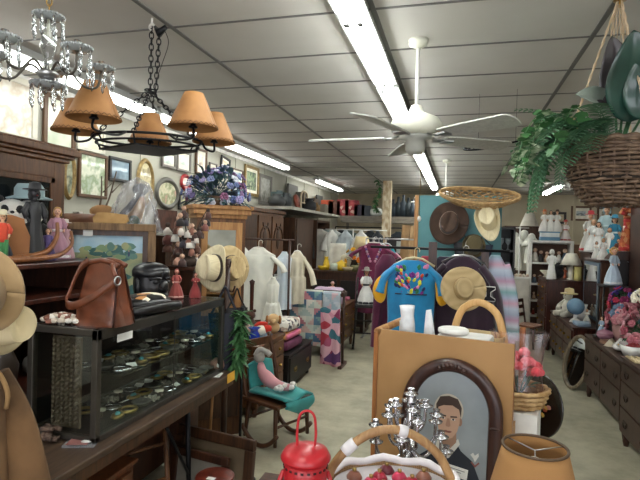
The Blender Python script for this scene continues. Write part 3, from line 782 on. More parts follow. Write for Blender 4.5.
# ------------------------------------------------------------------ oak hutch and the shelf of dolls in front of it
HX = -2.42
t = thing('oak_hutch', 'tall oak hutch with glass doors and moulded cornice at the left wall', 'hutch', (-2.66, 1.95, 0), PI / 2)
hw, hd = .72, .24
b = MB(); b.bb(-hw, hw, -hd, hd, .05, 1.05); b.build('lower_cabinet', OAK, t, bevel=.004)
b = MB(); b.bb(-hw, -hw + .09, -hd, hd, 1.05, 2.0); b.bb(hw - .09, hw, -hd, hd, 1.05, 2.0); b.bb(-hw, hw, hd - .02, hd, 1.05, 2.0); b.bb(-hw + .09, hw - .09, -hd, hd, 1.9, 2.0)
b.build('upper_case', OAK, t, bevel=.004)
b = MB(); b.prism([(-.0, 0), (-.02, .012), (-.02, .03), (-.06, .065), (-.06, .085), (.48, .085), (.48, 0)], 2 * hw + .1, RZ(-PI / 2) , (-hw - .05, -hd + .0, 2.0))
b.v = [V((p.x, p.y if True else 0, p.z)) for p in b.v]
cn = MB()
for ov, z0, z1 in ((.02, 2.0, 2.025), (.04, 2.025, 2.045), (.065, 2.045, 2.085), (.05, 2.085, 2.1)): cn.bb(-hw - ov, hw + ov, -hd - ov, hd, z0, z1)
cn.build('cornice', OAK, t, bevel=.006)
for i in range(2):
    x0 = -hw + .09 + i * (hw - .09); x1 = x0 + hw - .09
    b = MB(); b.bb(x0, x0 + .035, -hd - .012, -hd + .01, 1.08, 1.9); b.bb(x1 - .035, x1, -hd - .012, -hd + .01, 1.08, 1.9); b.bb(x0, x1, -hd - .012, -hd + .01, 1.865, 1.9); b.bb(x0, x1, -hd - .012, -hd + .01, 1.08, 1.12)
    d = b.build('door', OAK, t, bevel=.003)
    box(x0 + .03, x1 - .03, -hd - .003, -hd + .001, 1.11, 1.87).build('door_glass', mat('dark_glass', '#4d5356', .03, metal=.85), d)
    MB().ell((x1 - .018 if i == 0 else x0 + .018, -hd - .025, 1.4), .012, 8).build('knob', BRASS, d)

# step shelf that carries the dolls
SX0, SX1, SY0, SY1 = -2.38, -1.86, 1.25, 2.34; SZ = 1.43
t = thing('dark_shelf_unit', 'dark open wooden shelf unit behind the display case, dolls on top', 'shelf unit', ((SX0 + SX1) / 2, (SY0 + SY1) / 2, 0))
w2, d2 = (SX1 - SX0) / 2, (SY1 - SY0) / 2
b = MB(); b.bb(-w2, w2, -d2, -d2 + .025, 0, SZ - .025); b.bb(-w2, w2, d2 - .025, d2, 0, SZ - .025); b.bb(-w2, -w2 + .015, -d2, d2, 0, SZ - .025); b.build('carcass', WAL, t)
box(-w2, w2 + .01, -d2, d2, SZ - .025, SZ).build('top', MAH, t, bevel=.005)
for z in (.35, .8, 1.24): box(-w2 + .015, w2 - .005, -d2 + .025, d2 - .025, z, z + .022).build('shelf', MAH, t, bevel=.003)
p = at(29, 305, 2.42); p = V((-2.12, 1.95, .823))
tag(MB().lathe([(.04, 0), (.075, .03), (.08, .1), (.05, .17), (.035, .19), (.045, .21), (.04, .215), (0, .2)], n=18).build('dark_jug', mat('dark_glaze', '#3b3129', .3), None, p), 'dim brown jug inside the dark open shelf unit', 'jug')
tag(MB().ell((0, 0, .06), (.07, .07, .06), 12).build('grey_pot', mat('grey_glaze', '#6a6660', .5), None, (-2.1, 2.15, .822)), 'rounded grey pot inside the dark open shelf unit', 'pot')

def on_shelf(u, v, d):                                         # where the ray at this depth stands over the shelf top
    q = at(u, v, d); return V((min(max(q.x, SX0 + .05), SX1 - .11), min(max(q.y, SY0 + .05), SY1 - .05), SZ + .001))
# two plush pandas
def panda(label, p, rz, s=1):
    t = thing('plush_panda', label, 'plush toy', p, rz); w = FAB('#e8e4da'); k = FAB('#1a1918')
    b = MB(); b.ell((0, .02, .1 * s), (.085 * s, .075 * s, .1 * s), 14); b.ell((0, 0, .255 * s), (.085 * s, .078 * s, .075 * s), 16); b.ell((0, -.065 * s, .24 * s), (.035 * s, .03 * s, .026 * s), 10); b.build('body', w, t)
    for q in (-1, 1):
        MB().ell((q * .068 * s, .02 * s, .325 * s), (.028 * s, .015 * s, .028 * s), 10).build('ear', k, t)
        MB().ell((q * .034 * s, -.065 * s, .268 * s), (.02 * s, .014 * s, .026 * s), 10, RY(q * .4)).build('eye_patch', k, t)
        MB().tube(spline([(q * .06 * s, 0, .17 * s), (q * .11 * s, -.04 * s, .12 * s), (q * .07 * s, -.09 * s, .09 * s)], 4), .032 * s, 10).build('arm', k, t)
        MB().tube([(q * .05 * s, -.02 * s, .04 * s), (q * .075 * s, -.12 * s, .04 * s)], [.04 * s, .045 * s], 10).build('leg', k, t)
    MB().ell((0, -.092 * s, .252 * s), (.012 * s, .008 * s, .009 * s), 8).build('nose', k, t)
p = on_shelf(3, 215, 2.75); panda('plush panda at the left edge of the doll shelf', p, fc(p), .95)
p = on_shelf(29, 220, 2.8); panda('plush panda under the pale blue hat on the doll shelf', p, fc(p) + .3, .95)
hb = V((p.x, p.y, p.z + .315))
tag(MB().lathe([(.11, 0), (.115, .006), (.075, .02), (.075, .06), (.06, .085), (0, .09)], n=24).build('blue_sun_hat', FAB('#9fb9bd'), None, hb), 'pale blue cloth hat on top of the second plush panda', 'hat')
# brown board, cowboy, dark hatted figure, red haired doll
p = on_shelf(16, 225, 2.3)
tag(MB().prism([(-.055, 0), (.05, 0), (.055, .12), (.035, .17), (.03, .2), (-.055, .23)], .012).build('brown_board', P('#a0693d', .7), None, p + V((0, .03, 0)), fc(p)), 'brown cardboard cutout standing before the plush panda', 'board')
p = on_shelf(24, 240, 2.2) + V((.05, -.02, 0))
doll('small cowboy figurine in a red shirt and yellow vest, green trousers', p, .225, fc(p), '#c9472e', '#4a2c1a', '#e3b48d', '#d8cfae', 'trousers', '#3c7a45', name='cowboy_figurine', cat='figurine')
p = on_shelf(42, 240, 2.42) + V((0, 0, 0))
DARKF = mat('dark_bronze_figure', '#2a2a2c', .5)
t = doll('tall dark statue of a hatted figure in a long coat on the doll shelf', p, .36, fc(p) + .5, DARKF, '#2a2a2c', '#2e2e30', '#262628', 'robe', name='dark_statue', cat='statue')
p = on_shelf(57, 240, 2.62)
doll('curly blonde doll in a pink and lilac dress beside the dark statue', p, .27, fc(p), '#b78a9b', '#b98a4a', '#e6b49a', None, 'gown', '#e9dde0')
p = on_shelf(12, 250, 2.1) + V((.04, -.03, 0))
tag(MB().lathe([(.03, 0), (.042, .02), (.04, .05), (.02, .06), (0, .06)], n=16).build('lilac_pot', P('#9a7d96', .5), None, p), 'small lilac pot beside the curved wooden horns', 'pot')
HORN = mat('carved_wood', '#9a6238', .35, kind='wood', col2='#6e4122')
p0 = V((SX1 - .075, 2.02, SZ + .001))
b = MB()
b.tube([p0 + q for q in spline([V((-.01, -.24, .02)), V((.0, -.12, .022)), V((.01, .0, .05)), V((.0, .07, .12)), V((-.01, .08, .19))], 8)], [.018 - .0003 * i for i in range(33)], 10)
tag(b.build('curved_horn', HORN, None), 'curved polished wooden horn lying at the shelf edge, upper of two', 'horn')
b = MB(); b.tube([p0 + q for q in spline([V((.045, -.26, .018)), V((.05, -.12, .018)), V((.05, .03, .03)), V((.045, .12, .08)), V((.03, .13, .15))], 8)], [.016 - .0003 * i for i in range(33)], 10)
tag(b.build('curved_horn', HORN, None), 'curved polished wooden horn lying along the shelf front, lower of two', 'horn')
for k, (u, d, c1, c2, h, lab) in enumerate([(50, 2.5, '#5b4a7a', '#6b3f2a', .16, 'small doll in a purple dress behind the wooden horns'), (9, 2.25, '#1e2636', '#2b1c14', .2, 'small doll in navy clothes before the panda at the left edge')]):
    p = on_shelf(u, 240, d) + V((.1 if k == 0 else .0, 0, 0)); p.x = min(p.x, SX1 - .1); doll(lab, p, h, fc(p), c1, c2)

# ------------------------------------------------------------------ landscape in a deep barn wood frame, with its cabinet
FZ = 1.02
t = thing('dark_cabinet', 'dark wooden cabinet hidden behind the display case under the landscape', 'cabinet', (-2.03, 2.75, 0))
box(-.3, .2, -.28, .3, .06, FZ - .025).build('carcass', WAL, t)
box(-.32, .21, -.29, .31, FZ - .025, FZ).build('top', WAL, t, bevel=.005)
for s in (-1, 1): MB().box((-.03 + s * .13, -.285, .5), (.25, .02, .8)).build('door', WAL, t, bevel=.004)
fl, fr_ = at(58, 224, 2.8), at(156, 222.5, 2.95)
fcn = (fl + fr_) / 2; FW = (V((fr_.x, fr_.y, 0)) - V((fl.x, fl.y, 0))).length; fang = math.atan2(fr_.y - fl.y, fr_.x - fl.x)
FH = fcn.z - FZ
t = thing('landscape_painting', 'landscape painting with tiny figures in a deep barn wood frame', 'painting', (fcn.x, fcn.y, FZ + .001), fang)
b = MB(); w = .042; dp = .11
b.bb(-FW / 2, FW / 2, 0, dp, FH - w, FH); b.bb(-FW / 2, FW / 2, 0, dp, 0, w); b.bb(-FW / 2, -FW / 2 + w, 0, dp, w, FH - w); b.bb(FW / 2 - w, FW / 2, 0, dp, w, FH - w)
b.build('frame', BARN, t, bevel=.004)
b = MB(); q = w; w3 = .03
b.bb(-FW / 2 + q, FW / 2 - q, .03, .06, FH - q - w3, FH - q); b.bb(-FW / 2 + q, FW / 2 - q, .03, .06, q, q + w3); b.bb(-FW / 2 + q, -FW / 2 + q + w3, .03, .06, q + w3, FH - q - w3); b.bb(FW / 2 - q - w3, FW / 2 - q, .03, .06, q + w3, FH - q - w3)
b.build('inner_moulding', OAKD, t)
k = w + w3
b = MB(); x0, x1, z0, z1 = -FW / 2 + k, FW / 2 - k, k, FH - k
def quad(bb, a, c, e, f, y): bb.add([(a, y, e), (c, y, e), (c, y, f), (a, y, f)], [(0, 1, 2, 3)], False)
quad(b, x0, x1, z0, z1, .055)
b.m = 1; quad(b, x0, x1, z1 - .1, z1, .0545)
rn = random.Random(4)
def blob(bb, x, z, rx, rz, y, n=10): bb.add([(x + rx * math.cos(6.283 * i / n) * rn.uniform(.75, 1.1), y, z + rz * math.sin(6.283 * i / n) * rn.uniform(.75, 1.1)) for i in range(n)], [tuple(range(n))], False)
for i in range(60):
    b.m = rn.choice((2, 2, 3, 4, 5)); rx = rn.uniform(.015, .05); x = rn.uniform(x0 + .05, x1 - .05); z = rn.uniform(z1 - .13, z1 - .06) if i < 34 else rn.uniform(z0 + .04, z1 - .16)
    blob(b, x, z, min(rx, .045), rn.uniform(.012, .03), .054 - .00004 * i)
for i in range(22):
    b.m = rn.choice((6, 7, 8)); x = rn.uniform(x0 + .03, x1 - .03); z = rn.uniform(z0 + .05, z1 - .1); blob(b, x, z, .006, .016, .0512 - .00002 * i, 7); b.m = 9; blob(b, x, z + .019, .004, .005, .0511, 6)
b.build('canvas', [mat('canvas_ground', '#a5a276', .6, kind='mix', col2='#7f8d6e', sc=18), mat('canvas_sky', '#9fc4d6', .6, kind='mix', col2='#c6d8dc', sc=8), P('#3d6a66', .6), P('#5d8578', .6), P('#86a074', .6), P('#a5a878', .6), P('#d9d2b4', .6), P('#a4412e', .6), P('#2d3c5e', .6), P('#c99a78', .6)], t)
b = MB().box((0, 0, 0), (.05, .003, .045))
o = b.build('paper_tag', PAPER, t, (-FW / 2 + .15, .025, FH - .055))

# taller cabinet behind, with the log, bagged sculpture and box
BZ = 1.56
t = thing('plain_bookcase', 'plain brown bookcase standing behind the barn wood frame', 'bookcase', (-2.35, 3.26, 0))
box(-.56, .42, -.2, .2, 0, BZ - .02).build('carcass', OAKD, t); box(-.57, .43, -.21, .21, BZ - .02, BZ).build('top', OAKD, t, bevel=.004)
def on_bc(u, d, dy=0):
    q = at(u, 210, d); return V((q.x, min(max(q.y + dy, 3.1), 3.42), BZ + .001))
a, c = at(53, 203, 3.05), at(96, 207, 3.25)
a = on_bc(52, 3.5) + V((-.0, -.08, .07)); c = on_bc(98, 3.5) + V((0, -.06, .07))
LOGM = mat('rolled_hide', '#7d4f34', .5, kind='mix', col2='#5d3521', sc=6)
b = MB(); b.tube([a, a.lerp(c, .5), c], .068, 22); tag(b.build('rolled_hide', LOGM, None), 'thick brown roll lying on the bookcase left of the bagged sculpture', 'roll')
tag(MB().box((0, 0, 0), (.055, .035, .012)).build('white_tag', PAPER, None, a.lerp(c, .3) + V((0, 0, .0745))), 'white tag lying on the thick brown roll', 'tag')
p = V((-2.12, 3.2, BZ + .001))
t = thing('bagged_sculpture', 'driftwood sculpture wrapped in a clear plastic bag beside the brown roll', 'sculpture', on_bc(122, 3.5), R(15))
b = MB(); b.tube(spline([(-.16, 0, .03), (-.06, .0, .05), (.04, .0, .12), (.08, 0, .27)], 5), [.03, .034, .04, .045, .05, .05, .052, .05, .048, .05, .05, .045, .04, .035, .03, .02], 10); b.build('driftwood', mat('pale_driftwood', '#c29a6a', .8), t)
b = MB(); b.tube(spline([(-.02, -.03, .02), (-.04, -.05, .12), (.02, -.04, .2), (.09, 0, .32)], 5), [.022] * 16, 8); b.ell((.07, .01, .32), (.06, .045, .045), 10); b.build('dark_figure', P('#33363c', .5), t)
b = MB(); b.ell((.05, -.05, .09), (.045, .03, .045), 10); b.build('green_foliage', LEAF, t)
def bagf2(a_, q):
    th = 2 * PI * a_; w_ = .19 - .11 * q ** 1.3; z = .36 * q; wr = 1 + .10 * math.sin(7 * th + 9 * q) + .06 * math.sin(13 * th - 14 * q)
    return (.03 * q + .02 + w_ * wr * math.cos(th), .12 * (1 - .5 * q) * wr * math.sin(th), z + .015 * math.sin(5 * th) * (1 - q) + .004)
b = MB(); b.grid(bagf2, 48, 18); b.grid(lambda a_, q: (.05 + .08 * (1 - q) * math.cos(2 * PI * a_), .06 * (1 - q) * math.sin(2 * PI * a_), .364 + .045 * q), 24, 3)
b.build('plastic_bag', FILM, t)
t = thing('antler_mount', 'tan wooden plaque with thin upright antlers behind the bagged sculpture', 'antlers', on_bc(93, 3.62, .1), R(30))
MB().ell((0, 0, .16), (.09, .02, .05), 14).build('plaque', P('#b08454', .6), t)
MB().box((0, 0, .055), (.03, .015, .11)).build('stand', P('#b08454', .6), t)
for s, top in ((-1, .42), (1, .46)):
    b = MB(); b.tube(spline([(s * .02, 0, .19), (s * .03 + .02, 0, .28), (s * .05 + .04, 0, top)], 5), [.008 - .0004 * i for i in range(11)], 8); b.tube([(s * .03 + .03, 0, .3), (s * .03 + .09, 0, .37)], [.005, .002], 6); b.build('antler', P('#5d4b3a', .6), t)
q = fcn + V((-.02, .05, .001)); q = V(((fcn.x + .0), fcn.y + .05, FZ + FH + .002))
b = MB(); b.prism([(-.09, 0), (.08, 0), (.095, .018), (.085, .05), (-.02, .06), (-.07, .058), (-.095, .03)], .075, RZ(fang), (0, -.03, 0))
tag(b.build('cardboard_carton', mat('cardboard', '#c09a64', .85, kind='mix', col2='#ad8753', sc=20), None, q), 'folded tan cardboard carton on top of the barn wood frame', 'carton')

# dolls hung in a bunch right of the painting
t = thing('display_pedestal', 'narrow dark pedestal behind the stone head carrying a bunch of dolls', 'pedestal', (-1.72, 3.0, 0))
box(-.07, .07, -.06, .06, 0, 1.34).build('column', WAL, t); box(-.1, .1, -.1, .1, 1.34, 1.365).build('top', WAL, t, bevel=.004)
t = thing('twig_doll_tree', 'twig tree hung with small brown and white ornaments on the narrow pedestal', 'ornament tree', (-1.72, 3.0, 1.366))
rn = random.Random(9); b = MB(); tips = []
for k in range(22):
    a_ = rn.random() * 6.28; r_ = rn.uniform(.05, .17); z = rn.uniform(.04, .42); b.tube(spline([(0, 0, .02), (r_ * .4 * math.cos(a_), r_ * .4 * math.sin(a_), z * .6), (r_ * math.cos(a_), r_ * math.sin(a_), z)], 4), .004, 5); tips.append((r_ * math.cos(a_), r_ * math.sin(a_), z))
b.lathe([(.05, 0), (.055, .04), (.04, .06), (0, .06)], n=14); b.build('branches', P('#3c2c22', .8), t)
cols = ['#6d4a3c', '#4a3430', '#e9e4da', '#35323a', '#8d5e4e', '#5a3c34', '#d9cfc4', '#2f2a2a', '#7a4a42', '#c99a84']
for k, tp in enumerate(tips * 2):
    o_ = MB(); c = cols[k % 10]; s = rn.uniform(.9, 1.6); jz = -.035 - (.05 if k >= 22 else 0); jx = rn.uniform(-.03, .03)
    o_.lathe([(.022 * s, -.03), (.02 * s, 0), (.008 * s, .02), (0, .022)], (tp[0] + jx, tp[1], max(.03, tp[2] + jz)), 10); o_.m = 1; o_.ell((tp[0] + jx, tp[1], max(.03, tp[2] + jz) + .028 * s), .013 * s, 8)
    o_.build('ornament', [FAB(c), P('#caa48a', .6) if k % 3 else P('#3a2a22', .6)], t)
# small things low down behind the head
# ------------------------------------------------------------------ pictures on the left wall
GILT = mat('gilt_frame', '#9a8150', .4, kind='mix', col2='#7a6236', sc=30, metal=.3)
BLKF = mat('black_frame', '#26211e', .4); BRNF = mat('brown_frame', '#5d4028', .45); GREYF = mat('grey_frame', '#77716a', .5); WHTF = mat('white_frame', '#d9d4c4', .5)
def wpic(label, u0, v0, u1, v1, frame, art_, **k):
    """a picture on the left wall between two picture corners"""
    a, c = onx(u0, (v0 + v1) / 2, XL + .014), onx(u1, (v0 + v1) / 2, XL + .014); m_ = (u0 + u1) / 2
    t_, b_ = onx(m_, v0, XL + .014), onx(m_, v1, XL + .014)
    mid = V((XL + .014, (a.y + c.y) / 2, (t_.z + b_.z) / 2))
    return picture(label, 0, 0, abs(c.y - a.y), abs(t_.z - b_.z), frame, art_, p=mid, rz=PI / 2, **k)
wpic('large pale landscape print with bare trees at the upper left corner', -30, 72, 36, 138, WHTF, art('pale', ['#d5ddd6', '#e6e4da', '#c9b9a4', '#dfe6e2'], 5), fw=.05)
wpic('tall pale green panel picture between the crystals and the hutch', 42, 96, 74, 156, BRNF, art('greenpale', ['#c6cdb9', '#d8d9c6', '#b8bfa8'], 3), fw=.04)
wpic('large white framed picture above the leather shade chandelier plate', 76, 104, 104, 152, WHTF, art('cream', ['#ded9c4', '#cfc9b0', '#e6e2d2'], 3), fw=.03)
wpic('oval gilt framed mirror picture beside the hutch corner', 62, 152, 76, 200, GILT, art('oval1', ['#6f7a62', '#a8a88c', '#56604e', '#c4bfa0'], 6), fw=.05, oval=True)
wpic('tall dark framed picture of pale figures behind the antlers', 77, 153, 106, 198, BRNF, art('tall', ['#c7cdb5', '#e0e0cd', '#8fa07a', '#b8c2ac'], 7), fw=.03)
wpic('blue dark framed picture above the bagged sculpture', 108, 158, 130, 182, BLKF, art('blue', ['#5e7688', '#8aa0ae', '#3e5566'], 4), fw=.03)
wpic('large oval gilt frame with faded print left of the round frame', 136, 158, 154, 206, GILT, art('oval2', ['#b5a67c', '#d2c69c', '#8c7d5a', '#c9bd96'], 8), fw=.06, oval=True)
wpic('dark round oval frame with faded floral portrait', 155, 177, 179, 210, mat('pewter_frame', '#5d5a52', .4), art('oval3', ['#b9b48e', '#d8cfae', '#8a9468', '#c49a86'], 9), fw=.07, oval=True)
wpic('small red oval frame with a white silhouette', 180, 174, 191, 191, mat('red_frame', '#a3282a', .4), art('redoval', ['#d8564e', '#f0dcd2', '#c43c3a'], 4), fw=.05, oval=True)
wpic('pale landscape print in a grey frame under the chandelier, left of two', 161, 152, 175, 168, GREYF, art('l1', ['#b9cfd0', '#d8dfd8', '#94a99a'], 5), fw=.03, mat_w=.02)
wpic('pale landscape print in a grey frame under the chandelier, right of two', 176, 151, 190, 172, GREYF, art('l2', ['#a9c4b8', '#dfe2da', '#7f9e8a'], 5), fw=.03, mat_w=.06)
wpic('tall brown framed print with cream mount right of the chandelier', 195, 149, 206, 175, BRNF, art('br', ['#8d7260', '#c9b79c', '#6d5446'], 8), fw=.03, mat_w=.07)
wpic('small dark framed print below the tall brown framed print', 193, 176, 202, 186, BLKF, art('sm', ['#6f6a62', '#a9a194', '#504a42'], 8), fw=.025)
wpic('narrow pale print between the brown framed print and tilted frame', 208.5, 163, 216, 181, GREYF, art('np', ['#d6d2c4', '#b9b5a4', '#e6e3d8'], 6), fw=.02, mat_w=.03)
wpic('tilted narrow black frame with a cream certificate', 220, 157, 229, 177, BLKF, art('cert', ['#d8c8a2', '#b59f74', '#e0d4b4'], 7), fw=.03, mat_w=.03, tilt=.13)
wpic('brown framed print of a blue figure above the flowers', 231, 169, 242, 202, BRNF, art('bluef', ['#e6e4da', '#dfe0d6', '#5d8fb4', '#e6e4da'], 3), fw=.02, mat_w=.03)
wpic('gilt framed green woodland picture with pale mount', 244, 166, 258, 196, GILT, art('wood', ['#4f6a4c', '#9aaa84', '#32483a', '#c2c7a8'], 7), fw=.05, mat_w=.05)
wpic('grey framed door panel picture at the end of the picture row', 258.5, 175, 271, 205, GREYF, art('gdoor', ['#7d7a70', '#a5a298', '#5a5850'], 6), fw=.06)
wpic('small framed picture low on the wall beside the carved sign', 178, 193, 186, 210, BLKF, art('low', ['#6d7a5e', '#a9a583', '#3d4638'], 8), fw=.03)
p = onx(165, 220, XL + .01)
t = thing('carved_sign', 'dark red brown carved wooden board on the wall under the round frame', 'sign', p, PI / 2)
box(-.22, .22, -.03, 0, -.13, .12).build('board', mat('carved_board', '#5a3425', .6, kind='mix', col2='#3d2117', sc=16, bump=.5), t)

# ------------------------------------------------------------------ narrow oak clock cabinet with flowers on top
KZ = 1.80
pk = at(217, 240, 4.05)
t = thing('narrow_oak_cabinet', 'narrow oak cabinet with a mirrored door and flowers on its crown', 'cabinet', (pk.x, pk.y, 0), R(40))
box(-.19, .19, -.15, .15, 0, KZ - .1).build('carcass', OAK, t, bevel=.004)
b = MB()
for ov, z0, z1 in ((.01, KZ - .1, KZ - .07), (.035, KZ - .07, KZ - .03), (.05, KZ - .03, KZ)): b.bb(-.19 - ov, .19 + ov, -.15 - ov, .15, z0, z1)
b.build('crown', PINE, t, bevel=.004)
b = MB(); b.bb(-.16, -.11, -.17, -.15, .95, KZ - .13); b.bb(.11, .16, -.17, -.15, .95, KZ - .13); b.bb(-.11, .11, -.17, -.15, KZ - .19, KZ - .13); b.bb(-.11, .11, -.17, -.15, .95, 1.02)
d = b.build('door', PINE, t, bevel=.003); box(-.11, .11, -.16, -.152, 1.02, KZ - .19).build('mirror_pane', MIRROR, d); MB().ell((.135, -.18, 1.35), .012, 8).build('knob', BRASS, d)
MB().box((0, -.16, .5), (.32, .02, .7)).build('lower_panel', OAKD, t, bevel=.004)
flowers('flower_arrangement', 'large arrangement of blue, purple and white flowers on the narrow oak cabinet', (pk.x - .02, pk.y, KZ + .06), (.27, .23, .26), ['#7d84b4', '#5a6896', '#9a90bc', '#6d6290', '#d9dbe6', '#8a7098', '#7f98be', '#7a84a8', '#8a5a78', '#5f6f9a', '#c9cde0'], 84, leaf=mat('dark_teal_leaf', '#3a5a55', .8, kind='mix', col2='#33445a', sc=10), bl=.03, seed=5, leaves=200, lw=.042, base=lambda t: MB().lathe([(.06, -.058), (.08, -.03), (.07, .02), (0, .02)], n=16).build('basket', WICK, t))

# ------------------------------------------------------------------ hat tree with straw hats, bags and a garland
ph = at(226, 330, 3.32)
t = thing('hat_tree', 'dark wooden hat tree beyond the folding table hung with straw hats', 'hat tree', (ph.x, ph.y, 0))
MB().cyl((0, 0, .02), (0, 0, 1.42), .02, n=12).build('pole', WAL, t)
for k in range(4):
    a_ = PI / 4 + k * PI / 2; MB().tube([(0, 0, .2), (.1 * math.cos(a_), .1 * math.sin(a_), .12), (.19 * math.cos(a_), .19 * math.sin(a_), .012)], .014, 8).build('foot', WAL, t)
for k, z in enumerate((1.4, 1.38, 1.25, 1.22)):
    a_ = (-1.9, -.9, -2.2, -.5)[k]; MB().tube(spline([(0, 0, z), (.06 * math.cos(a_), .06 * math.sin(a_), z - .01), (.085 * math.cos(a_), .085 * math.sin(a_), z + .03)], 4), .006, 8).build('peg', WAL, t)
p = at(216, 268, 3.16)
hat('cream straw cowboy hat hanging on the hat tree, nearer of two', p, RZ(fc(p) + R(-48)) @ RX(R(84)) @ RZ(R(8)), CREAMST, (.135, .148), (.07, .085, .1), .05, mat('dark_band', '#2f241d', .6))
p = at(231, 268, 3.42)
hat('tan straw hat with a wide brim hanging behind the cream hat', p, RZ(fc(p) + R(30)) @ RX(R(82)), STRAW, (.125, .155), (.07, .085, .09), .03, mat('dark_band', '#2f241d', .6))
def bag(label, p, w, h, c, rz, nm='hanging_bag'):
    t = thing(nm, label, 'bag', p, rz); m_ = mat('bag_' + c.strip('#'), c, .6, kind='mix', sc=10)
    def bf(a_, q):
        th = 2 * PI * a_; r_ = math.sin(PI * min(1, .08 + .92 * q) ** .7) ** .5 if q > 0 else .2
        return (w * (.6 + .4 * q) * .5 * math.cos(th) * (1 + .05 * math.sin(6 * th)), .06 * (1.3 - q) * math.sin(th), -h + h * .7 * q)
    b = MB(); b.grid(bf, 30, 8); b.add([bf(i / 30, 0) for i in range(30)], [tuple(range(30))], False); b.build('bag_body', m_, t)
    b = MB(); b.tube(spline([(-w * .42, 0, -h * .32), (-w * .15, 0, -.06), (0, 0, 0), (w * .15, 0, -.06), (w * .42, 0, -h * .32)], 6), .008, 6, flat=.6); b.build('strap', m_, t)
bag('dark navy cloth bag hanging low on the hat tree', V((ph.x + .03, ph.y - .09, 1.245)), .2, .55, '#1c1f2e', fc(ph))
bag('black shoulder bag on the hat tree beside the garland', V((ph.x + .09, ph.y - .04, 1.235)), .15, .42, '#1a1718', fc(ph) + .3)
bag('dark red pouch hanging on the hat tree', V((ph.x + .075, ph.y - .05, 1.0)), .08, .16, '#7a1f28', fc(ph) + .2, 'red_pouch')
t = thing('straw_broom', 'pale cane walking stick leaning at the hat tree', 'walking stick', (ph.x - .08, ph.y - .06, 0))
MB().tube(spline([(0, 0, 0), (.02, .01, .5), (.035, .02, 1.0), (.04, .02, 1.06), (.02, .02, 1.1)], 6), .009, 8).build('shaft', PINE, t)
t.name = 'walking_stick'

# garland of greenery
pg = at(241, 316, 3.2)
t = thing('greenery_garland', 'green leafy garland hanging between the bags and the blue vase', 'garland', (pg.x, pg.y, pg.z))
b = MB(); rn = random.Random(6); path = spline([(0, 0, .02), (.01, -.02, -.12), (-.01, 0, -.26), (-.03, .0, -.3)], 8)
b.tube(path, .006, 6)
for q in path:
    for k in range(9): leaf_verts(b, q, V((rn.uniform(-1, 1), rn.uniform(-1, 1), rn.uniform(-.8, .5))), rn.uniform(.06, .11), .026)
o = b.build('leaves', LEAF2, t); o['kind'] = 'stuff'
t = thing('garland_stand', 'thin dark iron stand holding the green garland', 'stand', (pg.x, pg.y + .035, 0))
MB().cyl((0, 0, .01), (0, 0, pg.z + .06), .009).build('pole', IRON, t); MB().lathe([(.11, 0), (.1, .012), (0, .014)], n=18).build('base', IRON, t); MB().tube([(0, 0, pg.z + .05), (0, -.025, pg.z + .06), (0, -.04, pg.z + .04)], .005, 6).build('hook', IRON, t)

# ------------------------------------------------------------------ oak dresser with blue vase, hats and dolls
DZ = .62
chest('oak_dresser', 'oak dresser with a blue vase on top behind the child rocking chair', 'dresser', -2.14, -1.62, 4.03, 4.68, DZ, '+x', [(1, 2), (1.2, 1), (1.2, 1)], OAK, leg=.08, top=.03)
def on_d(u, v, z=DZ, lim=None):
    q = onz(u, v, z + .001); 
    if lim: q.x = min(max(q.x, lim[0]), lim[1]); q.y = min(max(q.y, lim[2]), lim[3])
    return q
LD = (-2.06, -1.71, 3.96, 4.6)
p = V((-1.74, 4.22, DZ + .001))
COB = mat('cobalt_glass', '#1f3aa8', .08, coat=.6)
vase('cobalt_vase', 'bright cobalt blue ruffled glass vase on the oak dresser', p, [(.0, 0), (.045, 0), (.05, .02), (.052, .06), (.034, .09), (.036, .105), (.058, .125), (.05, .122), (.03, .1), (0, .03)], COB)
tag(box(-.1, .1, -.09, .09, 0, .006).build('white_doily', FAB('#e9e6de'), None, V((-1.74, 4.1, DZ + .001)), R(10)), 'white cloth mat on the near end of the oak dresser', 'mat')
p = V((-1.92, 4.2, DZ + .001)); doll('small doll with a cream bonnet left of the blue vase', p + V((0, 0, .0)), .2, fc(p), '#e6ddd0', '#7d6a52', hatc='#efe8da')
p = V((-1.88, 4.38, DZ + .001)); tag(MB().lathe([(.0, 0), (.05, 0), (.06, .03), (.055, .1), (.035, .12), (.045, .135), (.0, .12)], n=18).build('pink_jar', P('#c9aaa0', .3), None, p), 'pale pink glass jar behind the blue vase', 'jar')
p = V((-1.75, 4.42, DZ + .001))
t = thing('santa_hat_doll', 'round white doll in a red hat lying in a blue dish', 'doll', p, fc(p))
MB().lathe([(.0, .0), (.07, .0), (.105, .022), (.1, .026), (.06, .008), (0, .008)], n=26).build('blue_dish', P('#6f8fae', .25), t)
MB().ell((-.01, 0, .06), (.062, .055, .052), 16).build('body', FAB('#efe3cf'), t); 
b = MB(); b.ell((.05, .01, .075), (.05, .045, .04), 14); b.tube(spline([(-.06, .02, .09), (-.02, .0, .125), (.05, .02, .115)], 5), .02, 8); b.build('red_hat', FAB('#d9341f'), t)
p = V((-1.93, 4.57, DZ + .001)); t = thing('brown_bear', 'dark brown plush bear behind the red hatted doll', 'plush toy', p, fc(p)); b = MB(); b.ell((0, 0, .07), (.065, .055, .07), 12); b.ell((0, -.01, .17), (.05, .048, .045), 12); b.build('body', FAB('#4a2c1e'), t)
for s in (-1, 1): MB().ell((s * .04, 0, .212), (.017, .012, .017), 8).build('ear', FAB('#4a2c1e'), t)
